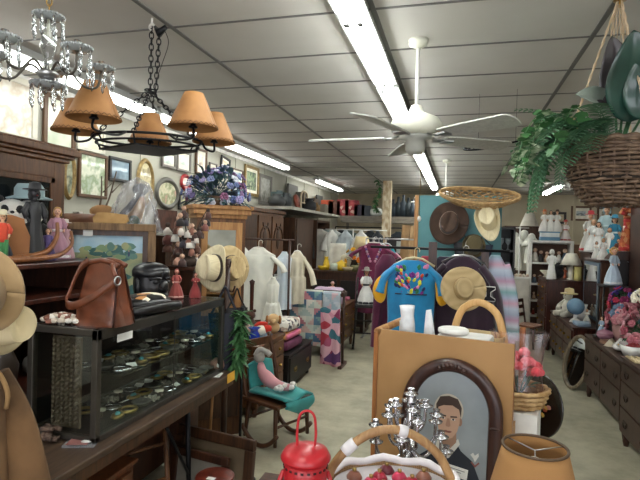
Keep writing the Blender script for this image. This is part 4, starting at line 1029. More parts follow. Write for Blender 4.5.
p = on_d(291, 322, DZ, LD); p = V((-1.7, 4.6, DZ + .001)); t = thing('plush_dog', 'tan plush dog with floppy ears at the far end of the oak dresser', 'plush toy', p, fc(p)); b = MB(); b.ell((0, .02, .06), (.065, .06, .06), 12); b.ell((0, -.02, .15), (.056, .06, .05), 14); b.ell((0, -.075, .135), (.028, .03, .024), 10); b.build('body', FAB('#d2ad7c'), t)
for s in (-1, 1): MB().ell((s * .06, -.01, .14), (.018, .03, .045), 8).build('ear', FAB('#a8743f'), t)
p = V((-2.05, 4.45, DZ + .001)); tag(MB().lathe([(.05, 0), (.055, .08), (.05, .13), (0, .13)], n=16).build('orange_tin', P('#c46a2a', .5), None, p), 'orange tin behind the plush dog on the oak dresser', 'tin')

# ------------------------------------------------------------------ child's rocking chair with the teal cushion
pr = onz(268, 440, 0); 
t = thing('rocking_chair', 'small brown wooden rocking chair holding a teal cushion', 'rocking chair', (pr.x + .06, pr.y + .02, 0), R(66))
CH = mat('chair_wood', '#5f3a22', .4, kind='wood', col2='#3d2314')
for s in (-1, 1):
    b = MB(); b.tube([(s * .19, .32 * math.sin(a_), .62 - .6 * math.cos(a_)) for a_ in [(-1 + 2 * k / 14) * .62 for k in range(15)]], .017, 8); b.build('rocker', CH, t)
    MB().tube([(s * .18, -.16, .045), (s * .17, -.15, .33)], [.014, .018], 8).build('leg', CH, t)
    MB().tube([(s * .18, .16, .045), (s * .16, .14, .33)], [.014, .018], 8).build('leg', CH, t)
    MB().tube(spline([(s * .17, .16, .33), (s * .18, .2, .5), (s * .16, .27, .78)], 5), .017, 8).build('back_post', CH, t)
b = MB(); b.bb(-.21, .21, -.2, .2, .325, .35); b.build('seat', CH, t, bevel=.008)
for z, y in ((.72, .255), (.58, .225), (.46, .2)): MB().box((0, y, z), (.33, .016, .06)).build('back_slat', CH, t, bevel=.004)
MB().cyl((-.175, -.155, .18), (.175, -.155, .18), .01).build('stretcher', CH, t)
MB().cyl((-.175, .155, .18), (.175, .155, .18), .01).build('stretcher', CH, t)
TEAL = mat('teal_cloth', '#3a9a98', .9, kind='mix', col2='#2f8482', sc=8, sheen=.2)
base = Matrix.LocRotScale(V((pr.x + .06, pr.y + .02, 0)), RZ(R(66)).to_quaternion(), None)
def cf(a_, q):
    x = -.19 + .38 * a_
    if q < .55: y = .19 - .42 * (q / .55); z = .362 + .012 * math.sin(9 * a_) + .02 * (1 - abs(2 * a_ - 1))
    elif q < .7: y = -.225 - .012; z = .36 - .11 * ((q - .55) / .15) * (1 - .5 * a_)
    else: y = -.237; z = .25
    return (x, y, z)
b = MB(); b.T = base
b.grid(lambda a_, q: (-.155 + .31 * a_, .15 - .375 * q if q < .99 else -.225, .368 + .016 * math.sin(8 * a_ + 2 * q) - .0 * q), 24, 14, .02)
b.grid(lambda a_, q: (-.13 + .26 * a_, .15 + .045 * q, .37 + .2 * q + .03 * math.sin(3 * a_)), 24, 12, .025)
b.grid(lambda a_, q: (-.155 + .31 * a_, -.225 - .012 * math.sin(PI * q), .366 - q * (.12 - .16 * abs(a_ - .6))), 20, 8, .012)
tag(b.build('teal_cushion', TEAL, None), 'teal cloth draped over the seat of the small rocking chair', 'cushion')
pd = base @ V((-.04, .05, .392))
t = thing('rag_doll', 'pink and white rag doll with grey bonnet lying on the teal cloth', 'doll', pd, R(66) - .5)
b = MB(); b.tube(spline([(-.06, .05, .2), (-.05, .03, .13), (0, -.02, .07), (.06, -.06, .04), (.13, -.1, .03)], 5), [.02, .024, .03, .034, .036, .04, .045, .05, .052, .052, .05, .048, .045, .042, .04, .038, .035, .032, .03, .028, .026], 12); b.build('body', FAB('#d79aa0'), t)
b = MB(); b.ell((-.07, .06, .24), (.045, .042, .045), 12); b.tube(spline([(-.1, .06, .25), (-.07, .05, .3), (-.02, .02, .285), (.0, 0, .265)], 5), .022, 8); b.build('bonnet', FAB('#b9b4ae'), t)
rn = random.Random(11); b = MB()
for k in range(14): b.ell((.1 + rn.uniform(-.07, .07), -.09 + rn.uniform(-.03, .03), .028 + rn.uniform(0, .02)), (.028, .024, .02), 8)
b.build('lace_skirt', FAB('#efe9e4'), t)

# ------------------------------------------------------------------ blanket chest with folded textiles, quilt rack
QX = -1.66
chest('blanket_chest', 'dark green black wooden chest below the folded blankets', 'chest', -2.05, -1.6, 4.78, 5.6, .38, '+x', [(1, 1)], BLACKW, leg=.05, round_knob=False)
def folded(label, cx, cy, z, w, d, h, m_, name='folded_blanket', cat='blanket', wav=.012, rz=0, group=None):
    def tf(s): return lambda a_, q: (0, 0, 0)
    b = MB(); n, k = 30, 14; vs = []; fs = []
    for i in range(k + 1):
        ph = PI * i / k
        for j in range(n):
            th = 2 * PI * j / n; c_, s_ = math.cos(th), math.sin(th); e = .35
            r_ = math.sin(ph) ** .35 if 0 < i < k else 0
            vs.append((w / 2 * r_ * math.copysign(abs(c_) ** e, c_) + wav * math.sin(4 * th), d / 2 * r_ * math.copysign(abs(s_) ** e, s_) + wav * math.sin(5 * th + 1), h / 2 - h / 2 * math.copysign(abs(math.cos(ph)) ** .5, math.cos(ph)) + wav * .4 * r_ * math.sin(3 * th) * (1 if i > k / 2 else 0)))
    for i in range(k):
        for j in range(n): fs.append((i * n + j, i * n + (j + 1) % n, (i + 1) * n + (j + 1) % n, (i + 1) * n + j))
    b.add(vs, fs); return tag(b.build(name, m_, None, (cx, cy, z), rz), label, cat, group)
PLUM = mat('plum_print', '#4d2540', .9, kind='mix', col2='#6d3350', sc=10)
YPK = mat('yellow_pink_blanket', '#e0b04a', .9, kind='stripe', col2='#c9608a', sc=3, stretch=(1, 1.5, 2))
WPR = mat('white_print_cushion', '#ddd8cf', .9, kind='cells', pal=['#e2ddd4', '#dcd6cb', '#4a4650', '#e2ddd4', '#b9a59a', '#e6e2da'], sc=28)
cy_ = 5.1
folded('dark plum folded blanket at the bottom of the stack on the chest', -1.8, cy_, .383, .36, .5, .11, PLUM)
folded('yellow and pink folded blanket in the middle of the stack', -1.8, cy_, .495, .34, .46, .07, YPK)
folded('white printed cushion on top of the blanket stack', -1.8, cy_, .567, .32, .42, .13, WPR, 'cushion', 'cushion')
# quilt rack
qx, qy = -1.64, 5.98
t = thing('quilt_rack', 'dark wooden quilt rack draped with patchwork beyond the blanket chest', 'quilt rack', (qx, qy, 0))
for s in (-1, 1):
    MB().tube([(s * .33, 0, .03), (s * .33, 0, .93)], .016, 8).build('post', WAL, t); MB().box((s * .33, 0, .02), (.05, .3, .04)).build('foot', WAL, t, bevel=.006)
for y, z in ((-.08, .88), (.08, .9)): MB().cyl((-.33, y, z), (.33, y, z), .012).build('rail', WAL, t); 
for s in (-1, 1): MB().box((s * .33, 0, .88), (.03, .2, .05)).build('rail_bracket', WAL, t)
PW = ['#d8ddd0', '#c8828c', '#5f7f96', '#b7c9c2', '#4a6a88', '#d9b9b0', '#e6e3d8', '#7da0a0']
def quilt(label, x0, x1, y, zt, zb, zback, cols, name='patchwork_quilt', nsq=3, seed=0, plain=None):
    """cloth over a rail: front down to zb, back down to zback; patchwork triangles as separate cloth faces of one mesh"""
    b = MB(); rn = random.Random(seed); w = x1 - x0; nx = nsq * 8; hh = zt - zb; nz = max(8, int(hh / (w / nx)))
    def pt(i, k):
        x = x0 + w * i / nx; z = zt - hh * k / nz; return V((x, y - .02 - .012 * math.sin(9 * x + .5 * k * .3) * (k / nz), z))
    vs = [pt(i, k) for k in range(nz + 1) for i in range(nx + 1)]; o = len(b.v)
    b.v += vs; sq = max(1, nx // nsq)
    for k in range(nz):
        for i in range(nx):
            li, lk = i % sq - sq / 2 + .5, k % sq - sq / 2 + .5; ang = math.atan2(lk, li); sec = int((ang + PI) / (PI / 4)) % 8
            f = [o + k * (nx + 1) + i, o + k * (nx + 1) + i + 1, o + (k + 1) * (nx + 1) + i + 1, o + (k + 1) * (nx + 1) + i]
            b.f.append(f); b.mi.append((sec * 3 + (i // sq) + 2 * (k // sq)) % len(cols)); b.sm.append(True)
    b.m = 0; b.grid(lambda a_, q: (x0 + w * a_, y - .02 + .04 * (.5 - .5 * math.cos(PI * q)), zt + .016 * math.sin(PI * q)), nx, 6)
    b.m = 3 % len(cols); b.grid(lambda a_, q: (x0 + w * a_, y + .02, zt - (zt - zback) * q), nx, 6)
    o_ = b.build(name, [FAB(c) for c in cols], None)
    md = o_.modifiers.new('thick', 'SOLIDIFY'); md.thickness = .006; md.offset = 0
    return tag(o_, label, 'quilt')
quilt('patchwork quilt of blue, pink and white triangles on the quilt rack', qx - .31, qx + .09, qy - .1, .905, .25, .6, PW, nsq=2, seed=1)
quilt('pale blue and pink quilt beside the triangle patchwork on the rack', qx + .1, qx + .31, qy - .1, .9, .4, .6, ['#c9d2d8', '#b9c6cf', '#d9b9c0', '#a8bcc8'], nsq=1, seed=2)
def drape(label, cx, y0, y1, z1, z0, m_, name='afghan', cat='blanket', w=.3, seed=0, ax='x'):
    def f(a_, q):
        k = q; zz = z1 + (z0 - z1) * k; rip = .02 * math.sin(11 * a_ + 2 * k) * (.3 + k)
        return (cx - .12 + .24 * a_ + .02 * k, qy - .185 + rip - .03 * k, zz + .015 * math.sin(7 * a_))
    b = MB(); b.grid(f, 30, 20, .012); return tag(b.build(name, m_, None), label, cat)
AFG = mat('pink_afghan', '#a85a72', .95, kind='cells', pal=['#a4506c', '#c98a9c', '#5f3a6a', '#b03a4a', '#3d6d7a', '#d8a8b4', '#8d3a5a'], sc=9, bump=.3)

drape('pink and purple crocheted afghan hanging below the pale blue quilt', -1.43, 0, 1, .72, .06, AFG)

flowers('floor_vase_bouquet', 'bright bouquet of purple, orange and blue flowers in a floor vase behind the quilts', (-2.02, 6.28, .95), (.1, .1, .13), ['#6a4a9a', '#d8762e', '#3f6ab0', '#c8403a', '#e0b83a'], 26, bl=.036, seed=14, leaves=24, base=lambda t: MB().lathe([(.08, -.95), (.1, -.7), (.07, -.3), (.04, -.1), (.05, 0), (0, .01)], n=18).build('floor_vase', P('#3a3230', .3), t))
# ------------------------------------------------------------------ oak chest beyond the quilts, with afghan and dolls
NX0, NX1, NY0, NY1, NZ = -1.9, -1.44, 6.4, 7.3, .65
chest('small_oak_chest', 'small worn oak chest of drawers beyond the quilt rack', 'chest of drawers', NX0, NX1, NY0, NY1, NZ, '+x', [(1, 1), (1, 1), (1, 1)], OAK, leg=.16)
folded('lilac knitted blanket folded high on the near end of the small oak chest', -1.66, 6.56, NZ + .001, .4, .3, .24, mat('lilac_knit', '#b29ab8', .95, kind='mix', col2='#c9b4c4', sc=14))
def onn(x, y): return V((NX0 + x, NY0 + y, NZ + .001))
p = onn(.18, .44); t = thing('folded_hood', 'cream knitted hood and rose cloth piled on the small oak chest', 'knitwear', p, .6)
b = MB(); b.ell((0, 0, .11), (.09, .1, .11), 14); b.ell((.03, -.07, .06), (.06, .05, .06), 10); b.build('cream_hood', FAB('#e3d6bd'), t); b = MB(); b.ell((-.09, -.02, .1), (.05, .06, .12), 12); b.build('rose_cloth', FAB('#b0586a'), t)
p = onn(.18, .66); doll('pink doll with a straw bonnet seated on the small oak chest', p, .26, fc(p), '#d99a9a', '#b98a5a', hatc='#d8a8a0')
p = onn(.36, .5); doll('cream dressed baby doll near the front of the small oak chest', p, .2, fc(p), '#e6c9a8', '#c9a06a', trim='#d97a7a')
p = onn(.32, .78); folded('pink folded cloth at the far end of the small oak chest', p.x, p.y, p.z, .16, .12, .05, FAB('#c96a86'), 'folded_cloth', 'cloth')
pb = at(295, 268, 6.9); 

# bentwood chair and rails behind the quilts
t = thing('bentwood_chair', 'dark round backed cane chair behind the quilt rack', 'chair', (-2.22, 6.66, 0), R(35)); t.scale = (1.05, 1.05, 1.1)
b = MB(); b.tube(spline([(-.2, .18, .42), (-.21, .22, .75), (-.13, .25, .95), (0, .26, 1.02), (.13, .25, .95), (.21, .22, .75), (.2, .18, .42)], 5), .016, 8); b.build('back_frame', BLACKW, t)
MB().grid(lambda a_, q: ((-.18 + .36 * a_) * (1 - .35 * q ** 3), .2 + .05 * q, .52 + .47 * q), 8, 8, .006).build('cane_back', mat('cane', '#5d4b38', .7, kind='weave', col2='#1c1612', sc=90), t)
box(-.22, .22, -.22, .2, .41, .44).build('seat', BLACKW, t, bevel=.008)
for a_ in (-1, 1):
    for b_ in (-1, 1): MB().cyl((a_ * .2, b_ * .19, 0), (a_ * .18, b_ * .17, .41), .016).build('leg', BLACKW, t)
t = thing('towel_rail', 'dark wooden rail hung with small white linens behind the quilts', 'rail', (-2.28, 6.1, 0), R(10))
for s in (-1, 1): MB().cyl((s * .3, 0, 0), (s * .3, 0, 1.08), .017).build('post', BLACKW, t); MB().box((s * .3, 0, .015), (.05, .26, .03)).build('foot', BLACKW, t)
for z in (1.05, .8): MB().cyl((-.3, 0, z), (.3, 0, z), .014).build('rail', BLACKW, t)
for k, (x, w_, h) in enumerate(((-.17, .17, .24), (.08, .13, .2))):
    q = Matrix.LocRotScale(V((-2.28, 6.1, 0)), RZ(R(10)).to_quaternion(), None) 
    b = MB(); b.T = q
    b.grid(lambda a_, c: (x - w_ / 2 + w_ * a_, -.018 + (.036 * c if .45 < c < .55 else (0 if c <= .5 else .036)), 1.068 - abs(c - .5) * 2 * h), 8, 20, .002)
    tag(b.build('white_linen', FAB('#dedfe0' if k else '#e9e4dc'), None), ('plain white linen over the dark rail, wider of two', 'pale grey linen over the dark rail, narrower of two')[k], 'linen')

# ------------------------------------------------------------------ rail of white dresses
GX0, GY = -2.66, 5.62
t = thing('clothes_rail', 'dark clothes rail of white dresses before the carved oak panels', 'clothes rail', (-2.3, GY, 0))
for x in (-.42, .4): MB().cyl((x, 0, 0), (x, 0, 1.52), .014).build('post', WAL, t); MB().box((x, 0, .015), (.04, .4, .03)).build('foot', WAL, t)
MB().cyl((-.42, 0, 1.52), (.45, 0, 1.52), .012).build('rail', WAL, t)
WD = mat('white_cotton', '#e4e2d6', .9, kind='mix', col2='#d6d6cc', sc=7, sheen=.3); WD2 = mat('pale_blue_cotton', '#c3d0dc', .9, kind='mix', col2='#d4dce2', sc=7, sheen=.3); CR_ = mat('cream_linen', '#d8cfba', .9, kind='mix', col2='#c4baa4', sc=7)
slv = lambda hw, z, L, sp=.1: [([(s * hw * .72, 0, z - .045), (s * (hw + sp * .6), -.01, z - .05 - L * .4), (s * (hw + sp), -.02, z - L)], (.045, .07)) for s in (-1, 1)]
def hung(label, u, v, d, hw, top, hem, cloth, slL=.22, rz=None, ripple=.02, name='white_dress', cat='dress', hang='#e9e6dc', sd=0, hl=None, hem_w=1.35):
    p = at(u, v, d); p = V((p.x, p.y, 0)); r_ = fc(p) if rz is None else rz
    hd = .065
    g = garment(name, label, cat, p, r_, [(hem, hw * hem_w, hd * 1.3), ((hem + top) / 2, hw * 1.02, hd * 1.1), (top - .3, hw * .82, hd), (top - .12, hw * .93, hd * .9), (top - .085, hw * .98, hd * .75), (top - .07, hw * .9, hd * .65), (top - .02, hw * .42, hd * .6), (top, hw * .36, hd * .6)], cloth, slv(hw, top - .05, slL) if slL else None, ripple, 8, seed=sd)
    if hl: hanger(V((p.x, p.y, top + .012)), r_, hw * 1.3, hl, P(hang, .5))
    return g
hung('white cotton dress with short puff sleeves, front of the clothes rail', 258, 270, 5.75, .2, 1.42, .62, WD, sd=1, hl='cream wooden hanger of the white puff sleeved dress')
hung('white dress half hidden left of the puff sleeved dress', 240, 270, 5.95, .15, 1.42, .7, WD, .2, sd=2, hl='white plastic hanger of the half hidden white dress')
hung('pale blue cotton skirt length at the right of the white dresses', 284, 270, 6.0, .09, 1.38, .7, WD2, 0, sd=3, name='blue_garment', cat='garment', hem_w=1.1)
hung('cream linen jacket at the right end of the white dresses', 297, 270, 6.15, .11, 1.38, .75, CR_, .35, sd=4, name='linen_jacket', cat='jacket', hem_w=1.1, hl='thin wire hanger of the cream linen jacket')
hung('white lace slip hanging lowest in front of the puff sleeved dress', 273, 290, 5.45, .07, 1.12, .58, WD, 0, sd=5, name='lace_slip', cat='slip', hem_w=2)
t = thing('wooden_spindle_post', 'slim turned wooden post standing before the white dresses', 'post', (at(252, 290, 4.95).x, at(252, 290, 4.95).y, 0))
MB().lathe([(.1, 0), (.1, .02), (.03, .04), (.02, .3), (.026, .5), (.018, .7), (.02, 1.08), (.028, 1.12), (.0, 1.14)], n=12).build('shaft', MAH, t)

# ------------------------------------------------------------------ large furniture along the left wall
t = thing('carved_oak_cupboard', 'wide carved oak cupboard along the left wall behind the white dresses', 'cupboard', (-3.08, 7.0, 0), PI / 2)
box(-.85, .85, -.3, .3, 0, 1.9).build('carcass', OAK, t, bevel=.005)
box(-.88, .88, -.34, .3, 1.9, 1.95).build('top', OAK, t, bevel=.005)
for i, x in enumerate((-.56, 0, .56)):
    d = MB().box((x, -.31, 1.0), (.5, .025, 1.7)).build('door', OAKD if i == 0 else OAK, t, bevel=.004)
    b = MB()
    if i: 
        b.ell((x, -.325, 1.5), (.09, .012, .16), 14); b.tube(arc((x, -.328, 1.5), .2, 0, PI, 10), .015, 6); b.tube(arc((x, -.328, 1.75), .1, PI, 2 * PI, 8), .012, 6)
        b.build('carving', OAKD, d)
t = thing('brown_wardrobe', 'plain brown wardrobe with a wide flat door by the left wall', 'wardrobe', (-2.97, 8.72, 0), PI / 2)
box(-.55, .55, -.3, .3, 0, 1.87).build('carcass', OAKD, t, bevel=.004)
MB().box((-.1, -.312, .95), (.85, .022, 1.8)).build('door', OAKD, t, bevel=.004)
t2 = thing('open_wardrobe', 'open wardrobe of black and white clothes beyond the brown wardrobe', 'wardrobe', (-2.9, 9.85, 0), PI / 2)
b = MB(); b.bb(-.5, -.47, -.28, .28, 0, 1.87); b.bb(.47, .5, -.28, .28, 0, 1.87); b.bb(-.47, .47, .25, .28, 0, 1.87); b.bb(-.47, .47, -.28, .25, 1.83, 1.87); b.bb(-.47, .47, -.28, .25, 0, .06); b.build('carcass', OAKD, t2)
MB().cyl((-.47, 0, 1.72), (.47, 0, 1.72), .012).build('rail', STEEL, t2)
for k, (c, lab) in enumerate((('#1c1b1d', 'black coat hanging first in the open wardrobe'), ('#e3e0d8', 'white shirt hanging between the black coats'), ('#232227', 'black jacket hanging second in the open wardrobe'), ('#d3cfc4', 'off white blouse hanging last in the open wardrobe'))):
    y = 9.48 + .22 * k; garment('hanging_coat' if k % 2 == 0 else 'hanging_shirt', lab, 'clothing', (-2.9, y, 0), PI / 2 + .9, [(.75, .2, .05), (1.2, .19, .05), (1.55, .2, .045), (1.66, .1, .03), (1.71, .03, .02)], FAB(c), slv(.2, 1.62, .5, .04), .015, 7, seed=k)

# shelf along the wall and across the back
SHW = mat('grey_shelf_board', '#8f867a', .6, kind='wood', col2='#6d655a', stretch=(1, 8, 8)); SZ2 = 1.99
YS = 11.35
struct(box(XL, -2.62, 7.75, YS + .45, SZ2, SZ2 + .05).build('trim_60', mat('white_shelf', '#b0aca0', .6)))
struct(box(-2.62, -.72, YS, YS + .45, SZ2 - .1, SZ2 + .05).build('trim_61', SHW))
for k, x in enumerate((-2.5, -.8)): struct(box(x - .03, x + .03, YS + .2, YS + .26, 0, SZ2 - .1).build('trim_%d' % (62 + k), SHW))
ST = SZ2 + .051
def wall_item(label, nm, cat, u, X, w, h, c, d=.2, kind='box', group=None, m_=None):
    q = onx(u, 210, X); p = V((X, q.y, ST)); mm = m_ or P(c, .6); b = MB()
    if kind == 'box': b.box((0, 0, h / 2), (d, w, h))
    elif kind == 'jar': b.lathe([(.0, 0), (w * .4, 0), (w * .5, h * .3), (w * .45, h * .7), (w * .25, h * .85), (w * .3, h), (0, h)], n=16)
    elif kind == 'disc': b.lathe([(0, -.02), (w / 2, -.02), (w / 2, .02), (0, .02)], (0, 0, w / 2), 24, RY(PI / 2 - .25))
    elif kind == 'chairback':
        b.tube(spline([(0, -w / 2, 0), (0, -w / 2, h * .8), (0, 0, h), (0, w / 2, h * .8), (0, w / 2, 0)], 5), .02, 6); b.tube([(0, -w / 2, h * .4), (0, w / 2, h * .4)], .015, 6); b.tube([(0, 0, h * .4), (0, 0, h)], .012, 6)
    return tag(b.build(nm, mm, None, p), label, cat, group)
wall_item('dark bottle and blue green glassware box on the wall shelf', 'glass_box', 'box', 281, -3.0, .5, .26, '#4a5a5c')
wall_item('wire basket at the near end of the wall shelf', 'wire_basket', 'basket', 276.5, -2.9, .3, .2, '#3a3c3c', kind='jar')
wall_item('round red wooden disc leaning on the wall shelf', 'red_disc', 'disc', 297, -2.95, .3, .4, '#8a4330', kind='disc')
wall_item('tall grey slate board leaning on the wall behind the red disc', 'slate_board', 'board', 292, -3.3, .6, .55, '#6a665e', d=.04)
wall_item('pale bentwood chair back on the wall shelf beside the red disc', 'chair_back', 'chair back', 304, -2.9, .4, .38, '#c9b89a', kind='chairback')
wall_item('dark iron kettle on the wall shelf', 'iron_kettle', 'kettle', 309, -2.85, .3, .25, '#26262a', kind='jar')
wall_item('dark framed slate on the wall shelf before the bend', 'dark_slate', 'board', 319, -3.3, .5, .5, '#3a3835', d=.04)
wall_item('small brass pot on the wall shelf near the bend', 'brass_pot', 'pot', 315, -2.85, .22, .2, '#8d6a3a', kind='jar')
def back_item(label, nm, cat, u, w, h, c, kind='box', d=.22, m_=None, dy=.2):
    q = ony(u, 215, YS + dy); p = V((q.x, YS + dy, ST)); b = MB(); mm = m_ or P(c, .6)
    if kind == 'box': b.box((0, 0, h / 2), (w, d, h))
    elif kind == 'bottle': b.lathe([(.0, 0), (w / 2, 0), (w / 2, h * .6), (w * .18, h * .78), (w * .18, h), (0, h)], n=14)
    elif kind == 'cloth': b.ell((0, 0, h * .45), (w / 2, .12, h * .45), 14); b.ell((w * .2, 0, h * .7), (w * .25, .1, h * .3), 10)
    return tag(b.build(nm, mm, None, p), label, cat)
REDP = mat('red_print_tin', '#8d2430', .5, kind='cells', pal=['#8d2430', '#a13a3c', '#7a1f2c', '#c0a090', '#8d2430'], sc=14)
back_item('orange red box at the left end of the back shelf', 'orange_box', 'box', 328, .3, .36, '#b0482a')
back_item('brown box between the orange and crimson boxes', 'brown_box', 'box', 335, .28, .34, '#5a3428')
back_item('crimson printed tin, left of two on the back shelf', 'crimson_tin', 'tin', 343.5, .28, .38, '', m_=REDP)
back_item('crimson printed tin, right of two on the back shelf', 'crimson_tin', 'tin', 352, .3, .36, '', m_=REDP)
back_item('dark purple box right of the crimson tins', 'purple_box', 'box', 360, .24, .26, '#33283a')
back_item('dark slate blue box beside the white cloth', 'slate_box', 'box', 366.5, .2, .24, '#3a4048')
back_item('crumpled white cloth on the back shelf left of the post', 'white_cloth', 'cloth', 375, .36, .2, '#d8dcd8', 'cloth')
for k, (u, h) in enumerate(((393, .4), (398, .46), (403, .5), (408, .44), (412, .4))):
    back_item(('dark bottle on the back shelf first right of the post', 'dark bottle on the back shelf second from the post', 'tallest dark bottle on the back shelf right of the post', 'dark bottle on the back shelf fourth from the post', 'dark bottle on the back shelf farthest right of the post')[k], 'dark_bottle', 'bottle', u, .17, h, '#1f2a30' if k % 2 else '#26323c', 'bottle')
# peeling post
pp = at(387, 210, 11.05)
t = thing('peeling_post', 'square post with peeling cream paint in front of the back shelf', 'post', (pp.x, pp.y, 0))
box(-.09, .09, -.09, .09, 0, CEIL).build('shaft', mat('peeling_paint', '#d8cbb0', .8, kind='mix', col2='#a58a68', sc=14, stretch=(1, 1, .5)), t)
p = at(377, 195, 10.9)
t = thing('hanging_ivy', 'thin trailing plant hanging from the ceiling left of the peeling post', 'plant', (p.x, p.y, CEIL)); b = MB(); rn = random.Random(3); pth = spline([(0, 0, 0), (.05, 0, -.25), (-.04, 0, -.5), (.02, 0, -.66)], 6); b.tube(pth, .006, 5)
for q in pth:
    for k in range(5): leaf_verts(b, q, V((rn.uniform(-1, 1), rn.uniform(-1, 1), rn.uniform(-.6, .3))), .09, .05)
b.build('leaves', LEAF2, t)

# ------------------------------------------------------------------ far left counter with lamps, linens and flowers
CZ_ = 1.0
ca, cb = at(318, 275, 8.7), at(366, 275, 8.3)
t = thing('dark_sideboard', 'dark sideboard with yellow vases behind the burgundy dress', 'sideboard', ((ca.x + cb.x) / 2, 8.35, 0))
box(-.48, .48, -.24, .24, .1, CZ_ - .03).build('carcass', WAL, t, bevel=.004); box(-.52, .52, -.27, .26, CZ_ - .03, CZ_).build('top', OAKD, t, bevel=.005)
for s in (-1, 1):
    d = MB().box((s * .24, -.25, .5), (.42, .02, .7)).build('door', BLACKW, t, bevel=.004); MB().ell((s * .06, -.268, .6), .012, 8).build('knob', BRASS, d)
    MB().bb(s * .4 - .04, s * .4 + .04, -.2, .2, 0, .1).build('foot', WAL, t)
def onc(u, dy=0): q = ony(u, 272, 8.3 + dy); return V((q.x, 8.3 + dy, CZ_ + .001))
YV = P('#e0b92e', .4)
vase('yellow_vase', 'yellow pitcher vase on the sideboard, left of two', onc(326), [(0, 0), (.05, 0), (.065, .06), (.04, .15), (.03, .2), (.045, .22), (0, .22)], YV)
vase('yellow_bowl', 'small yellow bowl at the left end of the sideboard', onc(322, -.12), [(0, 0), (.04, 0), (.075, .05), (.07, .07), (0, .05)], YV, 'bowl')
vase('yellow_teapot', 'rounded yellow teapot on the sideboard, right of the yellow pitcher', onc(341, -.05), [(0, 0), (.07, 0), (.1, .06), (.08, .13), (.03, .16), (0, .18)], YV, 'teapot')
vase('clear_glass_jar', 'pale green glass jar on the sideboard', onc(334, -.12), [(0, 0), (.06, 0), (.065, .09), (.05, .12), (0, .12)], P('#cfd6c4', .1), 'jar')
vase('beige_bowl', 'beige bowl right of the yellow teapot', onc(348, -.14), [(0, 0), (.06, 0), (.1, .06), (.09, .07), (0, .03)], P('#cdbb94', .4), 'bowl')
vase('green_crock', 'dull green crock at the right end of the sideboard', onc(356, -.1), [(0, 0), (.08, 0), (.09, .08), (.08, .1), (0, .1)], P('#7d7a52', .5), 'crock')
flowers('sunflower_bunch', 'bunch of yellow and orange sunflowers on the sideboard', onc(354, .08) + V((0, 0, .16)), (.17, .13, .28), ['#e8b81e', '#e0a214', '#d97a1a'], 14, bl=.05, seed=3, leaves=30, base=lambda t: MB().lathe([(.05, -.16), (.07, -.08), (.05, 0), (.06, .02), (0, .02)], n=14).build('vase', P('#33281e', .4), t))
b = MB(); b.grid(lambda a_, q: (-.14 + .28 * a_, .01 * math.sin(9 * a_), .45 * q), 14, 6, .02); o = b.build('white_linen', FAB('#e2ddcf'), None, onc(337, .16)); tag(o, 'stiff white linen standing upright behind the yellow teapot', 'linen')
folded('folded cream towel beside the upright white linen', onc(345, .1).x, 8.45, CZ_ + .001, .16, .2, .26, FAB('#d8cdb0'), 'cream_towel', 'towel')
# lamp
pl_ = onc(361, .12); pl_ = V((pl_.x, pl_.y, CZ_ + .001))
t = thing('table_lamp', 'table lamp with a beige cone shade beyond the burgundy dress', 'lamp', pl_)
MB().lathe([(0, 0), (.07, 0), (.06, .02), (.025, .05), (.04, .15), (.05, .24), (.02, .34), (.012, .42), (0, .42)], n=18).build('base', P('#b9a98c', .4), t)
MB().lathe([(.16, .36), (.105, .58)], n=24).build('lamp_shade', mat('beige_shade', '#d8c396', .8), t)
bg = at(297, 273, 6.7)
# white hangers and small pink garments
p = at(379, 241, 7.3)
for k, (u, v, lab) in enumerate(((373, 241, 'white plastic hanger above the burgundy dress, left of three'), (379, 239, 'white plastic hanger above the burgundy dress, middle of three'), (386, 236, 'white plastic hanger above the burgundy dress, right of three'))):
    q = at(u, v, 7.72); hanger(V((q.x, q.y, 1.49)), .5 - .5 * k, .3, lab, P('#e6e8ea', .4))
t = thing('garment_rail', 'steel clothes rail from which the burgundy dress hangs', 'clothes rail', (-1.0, 7.92, 0), 0)
for x in (-.4, .45): MB().cyl((x, 0, 0), (x, 0, 1.555), .013).build('post', STEEL, t); MB().box((x, 0, .012), (.04, .36, .024)).build('foot', STEEL, t)
MB().cyl((-.4, 0, 1.555), (.45, 0, 1.555), .011).build('rail', STEEL, t)
PINKF = mat('pink_print', '#dca0b0', .9, kind='cells', pal=['#e6b4c0', '#d67a92', '#f0dce0', '#e2a0b0'], sc=20)
hung('pink floral blouse hanging behind the burgundy dress', 386, 250, 7.95, .13, 1.46, .95, PINKF, .2, sd=8, name='floral_blouse', cat='blouse')
hung('bright turquoise scarf garment right of the floral blouse', 392, 260, 7.85, .06, 1.42, .7, FAB('#3fb4c4'), 0, sd=9, name='turquoise_garment', cat='garment')
BURG = mat('burgundy_cotton', '#741c46', .85, kind='mix', col2='#5e1438', sc=8, sheen=.3)
pb = at(373, 280, 6.75)
g = hung('burgundy dress with embroidered neckline hanging at the aisle end', 373, 280, 7.55, .25, 1.49, .45, BURG, .17, rz=0, sd=7, name='burgundy_dress', cat='dress', hem_w=1.1, hl='hanger holding the burgundy dress')
b = MB(); rn = random.Random(2)
for s in (-1, 1):
    for k in range(7): b.m = k % 3; b.ell((s * (.12 - .014 * k), -.058 - .005 * k, 1.43 - .035 * k), (.02, .012, .02), 6)
b.build('embroidered_yoke', [FAB('#c98aa0'), FAB('#6d4a8a'), FAB('#b9a0a8')], g)
hung('dark plum dress mostly hidden behind the burgundy dress', 386, 285, 7.75, .16, 1.4, .55, FAB('#4a1838'), .2, sd=12, name='plum_dress', cat='dress', hem_w=1.1)
